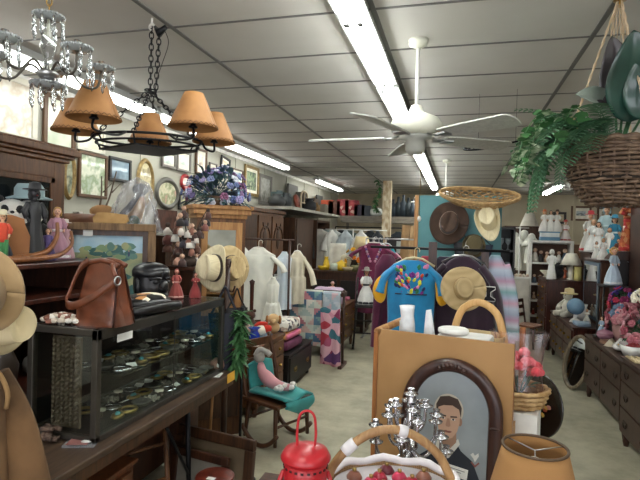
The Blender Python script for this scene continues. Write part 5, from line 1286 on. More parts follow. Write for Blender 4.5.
# black high chair with a doll in white
ps = V((-1.22, 7.0, 0))
t = thing('doll_high_chair', 'black wooden doll high chair on rockers beside the small oak chest', 'chair', (ps.x, ps.y, 0), fc(ps))
for s in (-1, 1):
    MB().cyl((s * .16, -.14, .03), (s * .12, -.1, .62), .014).build('leg', BLACKW, t); MB().cyl((s * .16, .14, .03), (s * .12, .1, 1.0), .014).build('leg', BLACKW, t)
    MB().tube([(s * .16, .3 * math.sin(a_), .36 - .34 * math.cos(a_)) for a_ in [(-1 + 2 * k / 10) * .7 for k in range(11)]], .013, 6).build('rocker', BLACKW, t)
    MB().cyl((s * .125, -.1, .75), (s * .125, .1, .8), .012).build('arm', BLACKW, t)
box(-.15, .15, -.14, .13, .60, .63).build('seat', BLACKW, t)
for z in (.25, .42): MB().cyl((-.14, -.12, z), (.14, -.12, z), .01).build('rung', BLACKW, t)
p = V((ps.x, ps.y, .631)) ; doll('white dressed doll with a dark bonnet on the black high chair', p, .5, fc(p), '#e9e8e4', '#2a2422', hatc='#8a8078', trim='#2d2d33')
p = V((-1.42, 8.75, 0)); 

# cluttered goods under the back shelf
rn = random.Random(21)
bz = [(318, 250, 9.9, .3, .95, '#b9b4aa', 'pale grey garment bag under the near end of the back shelf'), (326, 245, 10.6, .22, 1.1, '#8a9a98', 'grey green coat hanging under the back shelf'), (333, 240, 11.0, .25, 1.0, '#cfd3cf', 'white coat hanging under the back shelf left of the lamp'),
      (341, 240, 11.1, .22, 1.0, '#33383c', 'charcoal coat under the back shelf beside the white coat'), (349, 238, 11.1, .24, 1.0, '#5d6a66', 'slate green coat under the back shelf behind the lamp'), (370, 238, 11.0, .2, 1.0, '#26292e', 'black coat under the back shelf right of the lamp'),
      (398, 240, 10.9, .2, 1.0, '#2b3238', 'dark coat under the back shelf right of the post')]
t = thing('back_clothes_rail', 'dark clothes rail under the back shelf', 'clothes rail', (-1.75, 11.2, 0))
MB().cyl((-.95, 0, 1.78), (.95, 0, 1.78), .014).build('rail', IRON, t)
for x in (-.95, .95): MB().cyl((x, 0, 0), (x, 0, 1.78), .014).build('post', IRON, t)
for k, (u, v, d, hw, hem, c, lab) in enumerate(bz):
    hung(lab, u, v, d, hw * .8, 1.7, hem - .3, FAB(c), .5, rz=0, sd=30 + k, name='hanging_coat', cat='coat', hem_w=1.05)
for k, (u, c, lab) in enumerate(((404, '#8a6a44', 'tall brown cardboard roll leaning left of the turquoise board, nearer of two'), (409, '#a5835a', 'tall tan cardboard roll leaning left of the turquoise board, farther of two'))):
    q = at(u, 240, 8.2 + .3 * k); b = MB(); b.tube([(0, 0, .0), (.08, .02, 1.78)], .07, 12); tag(b.build('cardboard_roll', P(c, .8), None, (q.x - .05, q.y, 0.004)), lab, 'roll')
t = thing('far_dark_cabinet', 'dark cabinet with a pale framed print at the end of the left aisle', 'cabinet', (-.95, 9.4, 0)); box(-.3, .35, -.2, .2, 0, 1.55).build('carcass', BLACKW, t); box(-.33, .38, -.23, .2, 1.55, 1.58).build('top', BLACKW, t)
MB().box((-.02, -.21, 1.4), (.2, .02, .22)).build('print', P('#a9b0ac', .5), t)
# ------------------------------------------------------------------ turquoise display board with hats
bl, br_ = at(419, 200, 5.6), at(503, 200, 5.3)
ang = 0
BW = br_.x - bl.x; bx = (bl.x + br_.x) / 2; by = 5.72
t = thing('turquoise_board', 'tall turquoise painted display board hung with hats', 'display board', (bx, by, 0))
BTOP = 2.06
box(-BW / 2, BW / 2, -.02, .02, 0, BTOP).build('panel', mat('turquoise_paint', '#5a8e92', .6, kind='mix', col2='#4a7d82', sc=3), t)
MB().box((-BW / 2 - .022, -.015, BTOP / 2), (.042, .06, BTOP)).build('edge_post', PINE, t)
def board_peg(x, z):
    MB().cyl((x - bx, -.02, z), (x - bx, -.09, z + .015), .006).build('peg', IRON, t)
BRF = mat('brown_felt', '#4a3529', .9, kind='mix', col2='#3b2a20', sc=10, sheen=.2)
p = at(449, 223, 5.42)
board_peg(p.x, p.z); hat('dark brown felt cowboy hat with pale band on the turquoise board', V((p.x, by - .11, p.z)), RX(R(84)) @ RZ(R(-12)), BRF, (.205, .235), (.1, .125, .12), .05, mat('pale_band', '#b9a08c', .7))
p = at(489, 221, 5.3)
board_peg(p.x, p.z); hat('cream straw cowboy hat with curled brim on the turquoise board', V((p.x, by - .13, p.z)), RZ(R(-18)) @ RX(R(62)) @ RZ(R(16)), CREAMST, (.13, .24), (.09, .12, .12), .1, None)
p = at(474, 244, 5.3); hat('olive cloth cap hanging between the two cowboy hats', V((p.x, by - .12, p.z - .02)), RX(R(75)), FAB('#5d5236'), (.12, .13), (.09, .1, .1), .02, None, dent=False, name='cap', cat='cap')
for k, (u, v, c, lab) in enumerate(((463, 248, '#22242c', 'black cloth bag hanging under the brown cowboy hat'), (483, 250, '#2a3448', 'navy cloth cap bundle hanging under the cream cowboy hat'))):
    p = at(u, v, 5.35); bag(lab, V((p.x, by - .1, p.z + .16)), .2, .34, c, 0)
b = MB(); p = at(466, 238, 5.3)
# lattice basket tray on top of the board
pt = at(478, 202, 5.35)
t = thing('lattice_basket', 'shallow oval lattice wicker basket fixed across the top of the hat board', 'basket', (pt.x, by - .1, BTOP - .085), 0); t.rotation_euler = (R(62), .06, 0)
a_, b_ = .40, .095; n = 24
el = lambda k, z, q=1: (a_ * q * math.cos(2 * PI * k / n), b_ * q * math.sin(2 * PI * k / n), z + .03 * math.cos(2 * PI * k / n) ** 2)
b = MB(); b.tube([el(k, .13) for k in range(n)], .015, 8, True); b.tube([el(k, .155) for k in range(n)], .01, 8, True); b.build('rim', WICKL, t)
b = MB()
for k in range(n):
    b.tube([el(k, .125), el(k + 1, .07, .88), el(k + 2, .0, .72)], .007, 5); b.tube([el(k, .125), el(k - 1, .07, .88), el(k - 2, .0, .72)], .007, 5)
b.build('lattice', WICKL, t)
b = MB(); b.tube([el(k, .0, .72) for k in range(n)], .009, 6, True)
for q in (-.6, -.3, 0, .3, .6):
    w_ = math.sqrt(1 - q * q) * .72; b.tube([(-a_ * w_, b_ * .72 * q, .02), (0, b_ * .72 * q, .0), (a_ * w_, b_ * .72 * q, .02)], .008, 5, flat=.5)
b.build('bottom', WICKL, t)
# dark glazed cabinet right of the board
pc_ = at(499, 250, 6.3)
t = thing('dark_display_cabinet', 'dark cabinet with glassware shelves right of the hat board', 'cabinet', (pc_.x + .02, pc_.y, 0))
b = MB(); b.bb(-.15, -.13, -.18, .18, 0, 1.75); b.bb(.13, .15, -.18, .18, 0, 1.75); b.bb(-.13, .13, .16, .18, 0, 1.75); b.bb(-.15, .15, -.18, .18, 1.72, 1.75); b.build('carcass', BLACKW, t)
for z in (.4, .8, 1.2, 1.45): MB().bb(-.13, .13, -.17, .16, z, z + .015).build('shelf', P('#5d5f5e', .3), t)
for k in range(6):
    x = -.08 + .08 * (k % 3); z = 1.216 if k < 3 else 1.466
    vase('grey_glass', ('left grey tumbler', 'middle grey tumbler', 'right grey tumbler', 'left smoky goblet', 'middle smoky goblet', 'right smoky goblet')[k] + ' on a shelf of the dark glassware cabinet', (pc_.x + .02 + x, pc_.y - .05, z), [(0, 0), (.03, 0), (.035, .1), (.03, .105), (0, .01)] if k < 3 else [(0, 0), (.03, 0), (.006, .02), (.006, .06), (.032, .1), (.034, .15), (0, .08)], P('#8d9496', .15), 'glass', group='glassware in the dark cabinet')

# ------------------------------------------------------------------ clothes rack with blue blouse, jacket and straw hat
RY_ = 4.42
pw = at(433, 262, 4.45)
t = thing('clothes_rack', 'dark wooden clothes rack holding the blue blouse and the plum jacket', 'clothes rack', (0, RY_ + .06, 0))
MB().bb(pw.x - .035, pw.x + .035, -.03, .03, 0, 1.56).build('post', WAL, t)
MB().bb(.2, .26, .06, .12, 0, 1.5).build('post', WAL, t)
MB().cyl((-.75, 0, 1.5), (.42, 0, 1.5), .012).build('rail', IRON, t)
for x in (pw.x, .23): MB().box((x, .04, .02), (.06, .5, .04)).build('foot', WAL, t)
AZ = mat('azure_cotton', '#1f8cc0', .85, kind='mix', col2='#1878ac', sc=6, sheen=.3)
pb = at(411, 290, 4.28)
g = garment('blue_blouse', 'bright blue embroidered blouse with yellow sleeve panels on the clothes rack', 'blouse', (pb.x, pb.y, 0), R(5),
    [(.62, .2, .09), (.9, .19, .085), (1.12, .2, .075), (1.3, .22, .06), (1.365, .15, .045), (1.4, .075, .04)], AZ, None, .022, 6, seed=2)
for s in (-1, 1):
    b = MB(); b.tube(spline([(s * .13, 0, 1.335), (s * .225, -.01, 1.25), (s * .265, -.02, 1.12)], 5), [.05 + .004 * i for i in range(11)], 12, flat=.5); b.build('sleeve', AZ, g)
for s in (-1, 1):
    b = MB(); b.tube(spline([(s * .23, -.032, 1.25), (s * .262, -.035, 1.14), (s * .25, -.035, 1.03)], 5), [.03, .042, .05, .055, .058, .06, .06, .055, .045, .03, .008], 10, flat=.6)
    b.build('yellow_panel', FAB('#f2b01c'), g)
rn = random.Random(12); b = MB(); ec = ['#d8d83a', '#2c7a4a', '#7a2a86', '#e08ab0', '#d9542a', '#1d2f6a']
for k in range(70):
    x = rn.uniform(-.13, .13); z = rn.uniform(1.13, 1.36); 
    if abs(x) < .05 and z > 1.3: continue
    y = -.045 - .035 * math.cos(x / .2 * 1.5) * (1.42 - z) / .2 * .9; y = max(y, -.075)
    b.m = (int((z - 1.13) * 30) * 2 + int(abs(x) * 30)) % 6; b.ell((x, y, z), (.013, .008, .02), 6, RY(.6 * (1 if x > 0 else -1)))
b.build('embroidery', [FAB(c) for c in ec], g)
b = MB(); b.tube([(x, -.075 * math.sqrt(max(.05, 1 - (x / .2) ** 2)) - .006, 1.12) for x in [-.13 + .26 * k / 12 for k in range(13)]], .01, 6, flat=.6); b.build('belt_band', FAB('#241f38'), g)
hanger(V((pb.x + .02, pb.y, 1.425)), R(5), .34, 'cream wooden hanger of the blue blouse', P('#e2d2a2', .5))
pj = at(462, 300, 4.38)
PLJ = mat('plum_velvet', '#33162e', .8, kind='mix', col2='#241022', sc=5, sheen=.5)
g = garment('plum_jacket', 'dark plum jacket behind the flat straw hat on the clothes rack', 'jacket', (pj.x, pj.y, 0), R(-4),
    [(.62, .3, .09), (.9, .27, .09), (1.15, .24, .08), (1.3, .2, .065), (1.4, .12, .05), (1.44, .06, .045)], PLJ,
    [([(s * .15, 0, 1.36), (s * .26, -.01, 1.2), (s * .31, -.015, .98), (s * .34, -.02, .75)], (.06, .07)) for s in (-1, 1)], .016, 7, seed=4)
b = MB(); b.prism([(.0, 0), (.1, 0), (.1, .02), (.065, .04), (.065, .075), (.1, .1), (.1, .12), (0, .12), (0, .1), (.028, .075), (.028, .04), (0, .02)], .006)
o = b.build('patch', FAB('#15121a'), g, (.17, -.09, 1.08)); MB().tube([(x, -.004, z) for x, z in [(.0, 0), (.1, 0), (.1, .02), (.065, .04), (.065, .075), (.1, .1), (.1, .12), (0, .12), (0, .1), (.028, .075), (.028, .04), (0, .02)]], .004, 5, True).build('white_outline', FAB('#e9e6e0'), o)
hanger(V((pj.x, pj.y, 1.455)), R(-4), .36, 'steel hanger of the dark plum jacket', STEEL)
MB_ = hat('flat wide brimmed straw hat hung before the plum jacket', V((at(463, 287, 4.15).x, 4.16, at(463, 287, 4.15).z)), RX(R(78)) @ RY(R(8)) @ RZ(R(10)), STRAW, (.178, .178), (.075, .09, .085), .008, mat('straw_band', '#b59a66', .7), dent=False)
PLAID = mat('pastel_plaid', '#a9b4c4', .9, kind='zpal', sc=3.1, pal=['#9fa8bc', '#b3bfcc', '#c79db0', '#a9b4c8', '#7fa9ac', '#c2c4cc', '#b58fa6', '#9fa8bc'])
garment('plaid_shawl', 'pale blue and pink striped shawl right of the plum jacket', 'shawl', (at(493, 300, 4.5).x, 4.62, 0), R(-25), [(.55, .2, .07), (.9, .17, .07), (1.2, .13, .06), (1.36, .1, .05), (1.46, .04, .04)], PLAID, [([(.08, 0, 1.38), (.15, 0, 1.1), (.17, -.01, .75)], (.05, .06))], .02, 6, seed=6)
for k, (u, d, c, hw, lab) in enumerate(((388, 4.75, '#5a1a3a', .14, 'wine red garment at the left end of the clothes rack'), (427, 4.62, '#a83a4a', .13, 'red striped garment behind the blue blouse near the post'), (446, 4.85, '#2d2436', .16, 'dark violet garment between the blue blouse and plum jacket'))):
    p = at(u, 290, d); garment('hanging_garment', lab, 'garment', (p.x, RY_ + .2 + .02 * k, 0), .9 - .5 * k, [(.6, hw * 1.2, .05), (1.0, hw, .05), (1.33, hw, .05), (1.43, hw * .4, .03)], FAB(c), None, .02, 6, seed=50 + k)

# ------------------------------------------------------------------ wooden bin in the foreground
BL, BR = at(375, 328, 2.2), at(514.5, 345, 1.94)
bz = (BL.z + BR.z) / 2; BWd = (V((BR.x - BL.x, BR.y - BL.y, 0))).length; bang = math.atan2(BR.y - BL.y, BR.x - BL.x); bc = (BL + BR) / 2
BD = .48
t = thing('display_bin', 'wooden bin with a tan hardboard front in the middle foreground', 'bin', (bc.x, bc.y, 0), bang)
HB = mat('tan_hardboard', '#a9804f', .6, kind='mix', col2='#9a7243', sc=4)
box(-BWd / 2, BWd / 2, 0, .012, .05, bz).build('front_panel', HB, t)
PW2 = mat('honey_wood', '#a86c34', .45, kind='wood', col2='#7d4a20')
for s in (-1, 1):
    MB().box((s * (BWd / 2 - .012), .03, bz / 2 - .003), (.024, .03, bz - .006)).build('post', PW2, t)
    MB().box((s * (BWd / 2 - .012), BD - .015, bz / 2 - .003), (.024, .03, bz - .006)).build('post', PW2, t)
    if s < 0: MB().tube([(s * (BWd / 2 - .012), .0, bz - .012), (s * (BWd / 2 - .012), BD, bz - .012)], .017, 10).build('side_rail', PINE, t)
    if s < 0: MB().box((s * (BWd / 2 - .008), -.003, bz / 2), (.018, .008, bz - .03)).build('corner_strip', PW2, t)
    MB().box((s * (BWd / 2 - .008), BD / 2, .45), (.01, BD - .06, .8)).build('side_panel', HB, t)
MB().box((0, BD - .005, .45), (BWd - .05, .01, .8)).build('back_panel', HB, t)
IZ = .9
MB().box((0, BD / 2, IZ - .01), (BWd - .03, BD - .04, .02)).build('inner_shelf', HB, t)
TB = Matrix.LocRotScale(V((bc.x, bc.y, 0)), RZ(bang).to_quaternion(), None)
def inb(x, y, z=0): return TB @ V((x, y, IZ + .001 + z))
b = MB(); b.tube(spline([(0, 0, 0), (.004, 0, .2), (-.003, 0, .385)], 6), [.032 + .003 * math.sin(i * 1.7) for i in range(13)], 12)
tag(b.build('tissue_roll', mat('tissue', '#eef0f2', .9, bump=.3, sc=20), None, inb(-.19, .16)), 'upright white tissue paper roll in the wooden bin, thicker of two', 'paper roll')
b = MB(); b.prism([(-.035, 0), (.03, 0), (.038, .25), (.012, .38), (-.006, .375)], .014)
tag(b.build('folded_paper', mat('tissue', '#eef0f2', .9), None, inb(-.095, .14), bang - .3), 'pointed folded white paper standing beside the tissue roll in the bin', 'paper')
t = thing('white_packet', 'white wrapped packet with a round lid in the wooden bin', 'packet', inb(.06, .15), bang)
b = MB(); b.bb(-.1, .12, -.05, .08, 0, .285); b.build('wrapping', PAPER, t, bevel=.012)
MB().lathe([(0, 0), (.062, 0), (.065, .006), (.065, .018), (.058, .022), (0, .022)], (-.04, .0, .286), 24).build('round_lid', PAPER, t)
b = MB(); rn = random.Random(4)
for k in range(5): b.ell((-.03 + .02 * k, .0, .035 * (k % 3) + .1), (.03, .02, .04), 8)
b.lathe([(.05, 0), (.055, .1), (0, .1)], n=12); tag(b.build('crumpled_cellophane', gmat('cellophane', '#dfe6ea', .15, .6), None, inb(-.035, .22, 0)), 'crumpled clear cellophane behind the pointed paper in the bin', 'cellophane')
b = MB(); b.grid(lambda a_, q: (-.07 + .14 * a_, .005 * math.sin(20 * a_), .3 * q), 20, 6, .008); tag(b.build('white_lace', FAB('#e6e6e4'), None, inb(-.24, .3), bang + PI / 2), 'white lace cloth seen through the side of the bin', 'lace')
# basket with the tall pale handle
t = thing('handled_basket', 'pale woven basket with a tall bentwood handle in the wooden bin', 'basket', inb(.1, .3, 0) , bang - .1)
b = MB(); b.grid(lambda a_, q: ((.10 + .02 * q) * math.copysign(abs(math.cos(2 * PI * a_)) ** .5, math.cos(2 * PI * a_)), (.07 + .015 * q) * math.copysign(abs(math.sin(2 * PI * a_)) ** .5, math.sin(2 * PI * a_)), .27 * q), 40, 8, .006); b.add([((.1) * math.copysign(abs(math.cos(2 * PI * a_ / 40)) ** .5, math.cos(2 * PI * a_ / 40)), .07 * math.copysign(abs(math.sin(2 * PI * a_ / 40)) ** .5, math.sin(2 * PI * a_ / 40)), .003) for a_ in range(40)], [tuple(range(40))], False); b.build('woven_body', mat('pale_weave', '#d0b98c', .7, kind='weave', col2='#8d764c', sc=70, bump=.4), t)
b = MB(); hp_ = spline([(-.118, 0, .2), (-.108, 0, .28), (-.075, 0, .37), (0, 0, .41), (.075, 0, .37), (.108, 0, .28), (.118, 0, .2)], 6); b.tube(hp_, .017, 10, flat=.6); b.build('handle', mat('bent_wood', '#d0a870', .5, kind='wood', col2='#b58a50'), t)

# ------------------------------------------------------------------ arched portrait of a sailor
t0 = thing('portrait_bench', 'low dark bench carrying the arched portrait before the wooden bin', 'bench', (bc.x, bc.y - .0, 0), bang)
box(-.3, .32, -.34, -.03, .46, .49).build('top', WAL, t0, bevel=.004)
for s in (-1, 1):
    for y in (-.3, -.07): MB().bb(s * .25 - .02, s * .25 + .02, y - .02, y + .02, 0, .46).build('leg', WAL, t0)
PL, PR = at(401, 420, 2.02), at(497.5, 420, 1.92)
pcx = (TB.inverted() @ ((PL + PR) / 2)).x
ptop = at(452, 360, 2.0).z
PW_ = .395; PH_ = ptop - .49
t = thing('arched_portrait', 'arched dark wooden frame with an old portrait of a young sailor leaning on the bin', 'portrait', TB @ V((pcx, -.07, .492)), bang); t.rotation_euler = (-.085, 0, bang)
def arch(w, h, z0, n=26):
    """outline of an arch-topped panel"""
    r_ = w / 2; return [(-r_, z0), (r_, z0)] + [(r_ * math.cos(a_), h - r_ * 1.05 + r_ * 1.05 * math.sin(a_)) for a_ in [PI * k / n for k in range(n + 1)]]
FRW = mat('portrait_frame', '#42261c', .35, kind='wood', col2='#2a1510'); fw_ = .052
oo = arch(PW_, PH_, 0); ii = arch(PW_ - 2 * fw_, PH_ - fw_, fw_)
b = MB(); n = len(oo); prof = [(0, 0), (0, -.02), (.3, -.034), (.55, -.026), (.8, -.03), (1, -.012), (1, 0)]
vs = []; fs = []
for q, y in prof:
    for k in range(n): vs.append((oo[k][0] * (1 - q) + ii[k][0] * q, y, oo[k][1] * (1 - q) + ii[k][1] * q))
for i in range(len(prof) - 1):
    for k in range(n): fs.append((i * n + k, i * n + (k + 1) % n, (i + 1) * n + (k + 1) % n, (i + 1) * n + k))
b.add(vs, fs); b.build('frame', FRW, t)
b = MB()
for k in range(-3, 4): b.ell((.016 * k, -.034, PH_ - .024 - .0016 * k * k), (.012, .008, .01), 8)
b.build('carved_ornament', FRW, t)
for s in (-1, 1): MB().ell((s * (PW_ / 2 - .025), -.032, PH_ * .62), (.02, .006, .006), 8).build('carved_ornament', FRW, t)
iw = PW_ - 2 * fw_
b = MB(); b.add([(x, -.008, z) for x, z in arch(iw + .004, PH_ - fw_ + .002, fw_ - .002)], [tuple(range(n))], False); b.build('photograph_ground', mat('photo_ground', '#93999c', .4, kind='mix', col2='#7f8689', sc=5, coat=.3), t)
def flat(nm, pts, c, y, mm=None, rough=.5):
    bb = MB(); bb.add([(x, y, z) for x, z in pts], [tuple(range(len(pts)))], False); return bb.build(nm, mm or P(c, rough), fig)
def elp(cx, cz, rx, rz_, n=28, a0=0, a1=2 * PI): return [(cx + rx * math.cos(a0 + (a1 - a0) * k / n), cz + rz_ * math.sin(a0 + (a1 - a0) * k / n)) for k in range(n + (0 if abs(a1 - a0 - 2 * PI) < .01 else 1))]
# the figure in the photograph: flat shapes, layer over layer, half a millimetre apart
hx, hz = -.008, PH_ - fw_ - .195
figo = MB(); k0 = fw_ + .002
def hull(pts): return [(x, z) for x, z in pts]
cap = elp(hx, hz + .045, .058, .062); 
body = [(-iw / 2 + .004, k0), (iw / 2 - .004, k0), (iw / 2 - .004, hz - .3), (iw / 2 - .02, hz - .21), (hx + .1, hz - .135), (hx + .055, hz - .105), (hx + .03, hz - .07), (hx - .03, hz - .085), (hx - .06, hz - .115), (-iw / 2 + .02, hz - .16), (-iw / 2 + .004, hz - .2)]
b = MB(); b.add([(x, -.0085, z) for x, z in cap], [tuple(range(len(cap)))], False); fig = b.build('sailor_figure', P('#c3b6a4', .6), t)
flat('uniform', body, '#1d2430', -.009)
flat('collar', [(hx - .05, hz - .12), (hx - .035, hz - .07), (hx + .0, hz - .115), (hx + .042, hz - .06), (hx + .05, hz - .08), (hx + .01, hz - .14), (hx - .02, hz - .15)], '#d9d6cc', -.0102)
flat('neck', [(hx - .028, hz - .03), (hx + .034, hz - .03), (hx + .036, hz - .075), (hx + .006, hz - .112), (hx - .028, hz - .08)], '#a07c66', -.0105)
face = [(hx - .042, hz + .05), (hx - .044, hz + .0), (hx - .036, hz - .035), (hx - .018, hz - .062), (hx + .002, hz - .07), (hx + .02, hz - .06), (hx + .037, hz - .034), (hx + .045, hz), (hx + .045, hz + .05), (hx + .02, hz + .075), (hx - .02, hz + .075)]
flat('face', face, '#c29c84', -.0108)
for s in (-1, 1): flat('ear', elp(hx + s * .047, hz + .005, .008, .016, 14), '#9a745f', -.0106)
flat('hair', [(hx - .047, hz + .02), (hx - .05, hz + .06), (hx - .035, hz + .092), (hx, hz + .1), (hx + .035, hz + .092), (hx + .051, hz + .06), (hx + .049, hz + .02), (hx + .041, hz + .052), (hx + .015, hz + .064), (hx - .02, hz + .06), (hx - .04, hz + .05)], '#3d2a20', -.0112)
for s in (-1, 1):
    flat('eyebrow', [(hx + s * .008, hz + .022), (hx + s * .033, hz + .025), (hx + s * .036, hz + .02), (hx + s * .009, hz + .016)], '#3d2a20', -.0112)
    flat('eye', elp(hx + s * .02, hz + .01, .0085, .0045, 14), '#d8cdc2', -.0112); flat('iris', elp(hx + s * .02, hz + .0105, .0042, .0044, 12), '#2b2624', -.0115)
flat('nose', [(hx - .004, hz + .012), (hx + .005, hz + .012), (hx + .011, hz - .016), (hx + .004, hz - .022), (hx - .007, hz - .02), (hx - .009, hz - .015)], '#a67e68', -.0112)
flat('mouth', [(hx - .017, hz - .038), (hx - .005, hz - .035), (hx + .001, hz - .0365), (hx + .008, hz - .035), (hx + .019, hz - .038), (hx + .008, hz - .044), (hx - .006, hz - .044)], '#7d4a42', -.0112)
flat('rating_badge', [(iw / 2 - .062, hz - 0.110), (iw / 2 - .052, hz - 0.100), (iw / 2 - .045, hz - 0.110), (iw / 2 - .032, hz - 0.098), (iw / 2 - .03, hz - 0.110), (iw / 2 - .044, hz - 0.135), (iw / 2 - .05, hz - 0.122)], '#d8d6d0', -.0102)
flat('service_stripe', [(iw / 2 - .06, hz - 0.138), (iw / 2 - .043, hz - 0.155), (iw / 2 - .026, hz - 0.136), (iw / 2 - .03, hz - 0.132), (iw / 2 - .043, hz - 0.146), (iw / 2 - .055, hz - 0.134)], '#8a4a42', -.0102)
flat('buckle_band', [(hx + .0, k0 + .02), (iw / 2 - .02, k0 + .015), (iw / 2 - .02, k0 + .04), (hx, k0 + .05)], '#4d5358', -.0102)
b = box(-.042, .042, -.002, 0, -.02, .02); b.m = 1
for k in range(3): b.bb(-.03, .03 - .012 * k, -.0026, -.002, .008 - .009 * k, .0105 - .009 * k)
o = b.build('sale_card', [PAPER, P('#7a7a78', .8)], t, (.035, -.0125, hz - .185)); o.rotation_euler.y = .1
pg_ = arch(iw + .004, PH_ - fw_ + .002, fw_ - .002)
# ------------------------------------------------------------------ foreground table and what stands on it
FT = .76
t = thing('foreground_table', 'dark table at the bottom edge carrying the red lantern and candelabra', 'table', (.12, 1.22, 0), 0)
box(-.75, .62, -.42, .44, FT - .03, FT).build('table_top', WAL, t, bevel=.005)
for a_ in (-.7, .57):
    for b_ in (-.37, .39): MB().bb(a_ - .025, a_ + .025, b_ - .025, b_ + .025, 0, FT - .03).build('leg', WAL, t)
def ont(u, v, z, d):
    q = at(u, v, d); return V((q.x, q.y, FT + .001))
REDM = mat('red_enamel', '#b81c26', .4, kind=None, coat=.15, sc=14)
p = ont(306, 450, 0, 1.3)
t = thing('red_lantern', 'red metal barn lantern with a wire loop handle at the bottom edge', 'lantern', p, fc(p))
lz = at(306, 452, 1.3).z - FT
MB().lathe([(0, 0), (.062, 0), (.065, .01), (.065, .05), (.05, .065), (.035, .075), (0, .075)], n=28).build('fuel_tank', REDM, t)
MB().lathe([(.036, .075), (.046, .1), (.05, .13), (.044, .165), (.038, lz - .075)], n=24).build('glass_globe', mat('red_globe', '#a81c26', .08, trans=.3), t)
b = MB(); b.lathe([(.042, lz - .085), (.055, lz - .08), (.056, lz - .028), (.048, lz - .022)], n=28); b.build('chimney_collar', REDM, t)
b = MB()
for k in range(22): a_ = 2 * PI * k / 22; b.box((.0565 * math.cos(a_), .0565 * math.sin(a_), lz - .033), (.003, .007, .005), a_)
b.build('vent_holes', P('#3a0d10', .6), t)
MB().lathe([(.03, lz - .03), (.063, lz - .018), (.065, lz - .012), (.055, lz + .006), (.03, lz + .016), (0, lz + .02)], n=32).build('cap', REDM, t)
for s in (-1, 1): MB().tube([(s * .062, 0, .03), (s * .07, 0, .1), (s * .068, 0, lz - .08), (s * .056, 0, lz - .05)], .006, 8).build('side_tube', REDM, t)
hh = at(309, 411, 1.3).z - FT
MB().tube(spline([(-.022, 0, lz + .01), (-.024, 0, (lz + hh) / 2), (-.018, 0, hh - .012), (0, 0, hh), (.018, 0, hh - .012), (.024, 0, (lz + hh) / 2), (.022, 0, lz + .005)], 6), .0035, 8).build('loop_handle', REDM, t)
# silver candelabra
p = ont(410, 430, 0, 1.7)
t = thing('candelabra', 'many armed silver candelabra standing before the arched portrait', 'candelabra', p)
ch_ = at(410, 392, 1.7).z - FT
MB().lathe([(0, 0), (.075, 0), (.078, .008), (.05, .02), (.02, .035), (.014, .06), (.02, .09), (.013, .12), (.018, .17), (.024, .2), (.014, .23), (.012, ch_ - .02), (.008, ch_ - .008)], n=22).build('stem', SILVER, t)
def cup(px_, py_, pz_): 
    b = MB(); b.lathe([(.0, -.004), (.008, -.004), (.022, .0), (.025, .005), (.012, .007), (.01, .02), (.013, .022), (0, .016)], (px_, py_, pz_), 16); return b.build('candle_cup', SILVER, t)
cup(0, 0, ch_ - .01)
for tier, (z, r_, hgt, n) in enumerate(((.06, .125, .075, 5), (.12, .115, .095, 5), (.18, .085, .085, 5), (.225, .05, .065, 4))):
    for k in range(n):
        a_ = 2 * PI * k / n + tier * .5 + .3; M_ = RZ(a_)
        b = MB(); b.tube([M_ @ q for q in spline([V((.012, 0, z)), V((r_ * .5, 0, z - .035)), V((r_ * .92, 0, z - .01)), V((r_, 0, z + hgt - .025))], 6)], [.009 - .0002 * i for i in range(19)], 8, flat=.7)
        b.build('arm', SILVER, t); e = M_ @ V((r_, 0, z + hgt - .02)); cup(*e)
# basket with handle, ornaments
pb_ = ont(392, 470, 0, 1.4)
t = thing('gift_basket', 'wicker basket with a thick wrapped handle and white lining at the bottom edge', 'basket', pb_, R(18))
b = MB(); b.grid(lambda a_, q: ((.13 + .05 * q) * math.cos(2 * PI * a_), (.09 + .04 * q) * math.sin(2 * PI * a_), .16 * q), 40, 8, .006); b.add([(.13 * math.cos(2 * PI * k / 40), .09 * math.sin(2 * PI * k / 40), .004) for k in range(40)], [tuple(range(40))], False); b.build('woven_body', mat('mid_weave', '#a8845a', .7, kind='weave', col2='#5d4428', sc=60, bump=.4), t)
pk_ = at(383, 430, 1.4).z - FT
hpts = spline([(-.178, 0, .14), (-.165, 0, .2), (-.105, 0, pk_ - .035), (-.03, 0, pk_), (.05, 0, pk_ - .01), (.13, 0, pk_ - .07), (.178, 0, .14)], 7)
b = MB(); b.tube(hpts, .0125, 10); b.build('handle', mat('wicker_wood', '#b08a5c', .55, kind='wood', col2='#7f5a34'), t)
b = MB(); b.tube(hpts[11:15], .0165, 10); b.build('white_wrap', FAB('#e3dfe0'), t); b = MB(); b.tube(hpts[25:28], .016, 10); b.build('white_wrap', FAB('#e3dfe0'), t)
b = MB(); b.tube([(.182 * math.cos(2 * PI * k / 40), .132 * math.sin(2 * PI * k / 40), .163 + .006 * math.sin(9 * 2 * PI * k / 40)) for k in range(40)], .012, 8, True); b.build('lining', FAB('#eae4e6'), t)
b = MB(); b.lathe([(0, .09), (.12, .1), (.165, .15)], n=30, ey=.72); b.build('inner_lining', FAB('#e2dadd'), t)
rn = random.Random(8)
for k in range(12):
    a_ = 2 * PI * k / 12 * 1.0; r_ = .05 + .05 * (k % 2); x, y = r_ * 1.15 * math.cos(a_), r_ * .75 * math.sin(a_)
    T2 = Matrix.LocRotScale(pb_, RZ(R(18)).to_quaternion(), None); b = MB(); c = ['#a8243a', '#8d5a48', '#c33a58', '#6d2a34'][k % 4]
    b.ell((0, 0, 0), (.024, .021, .024), 10); b.m = 1; b.cyl((0, 0, .022), (0, 0, .03), .006, n=8)
    tag(b.build('ornament', [P(c, .3), GOLD], None, T2 @ V((x, y, .148))), {'#a8243a': 'deep red', '#8d5a48': 'brown', '#c33a58': 'pink red', '#6d2a34': 'maroon'}[c] + ' bauble in the white lined basket', 'bauble', 'baubles in the white lined basket')
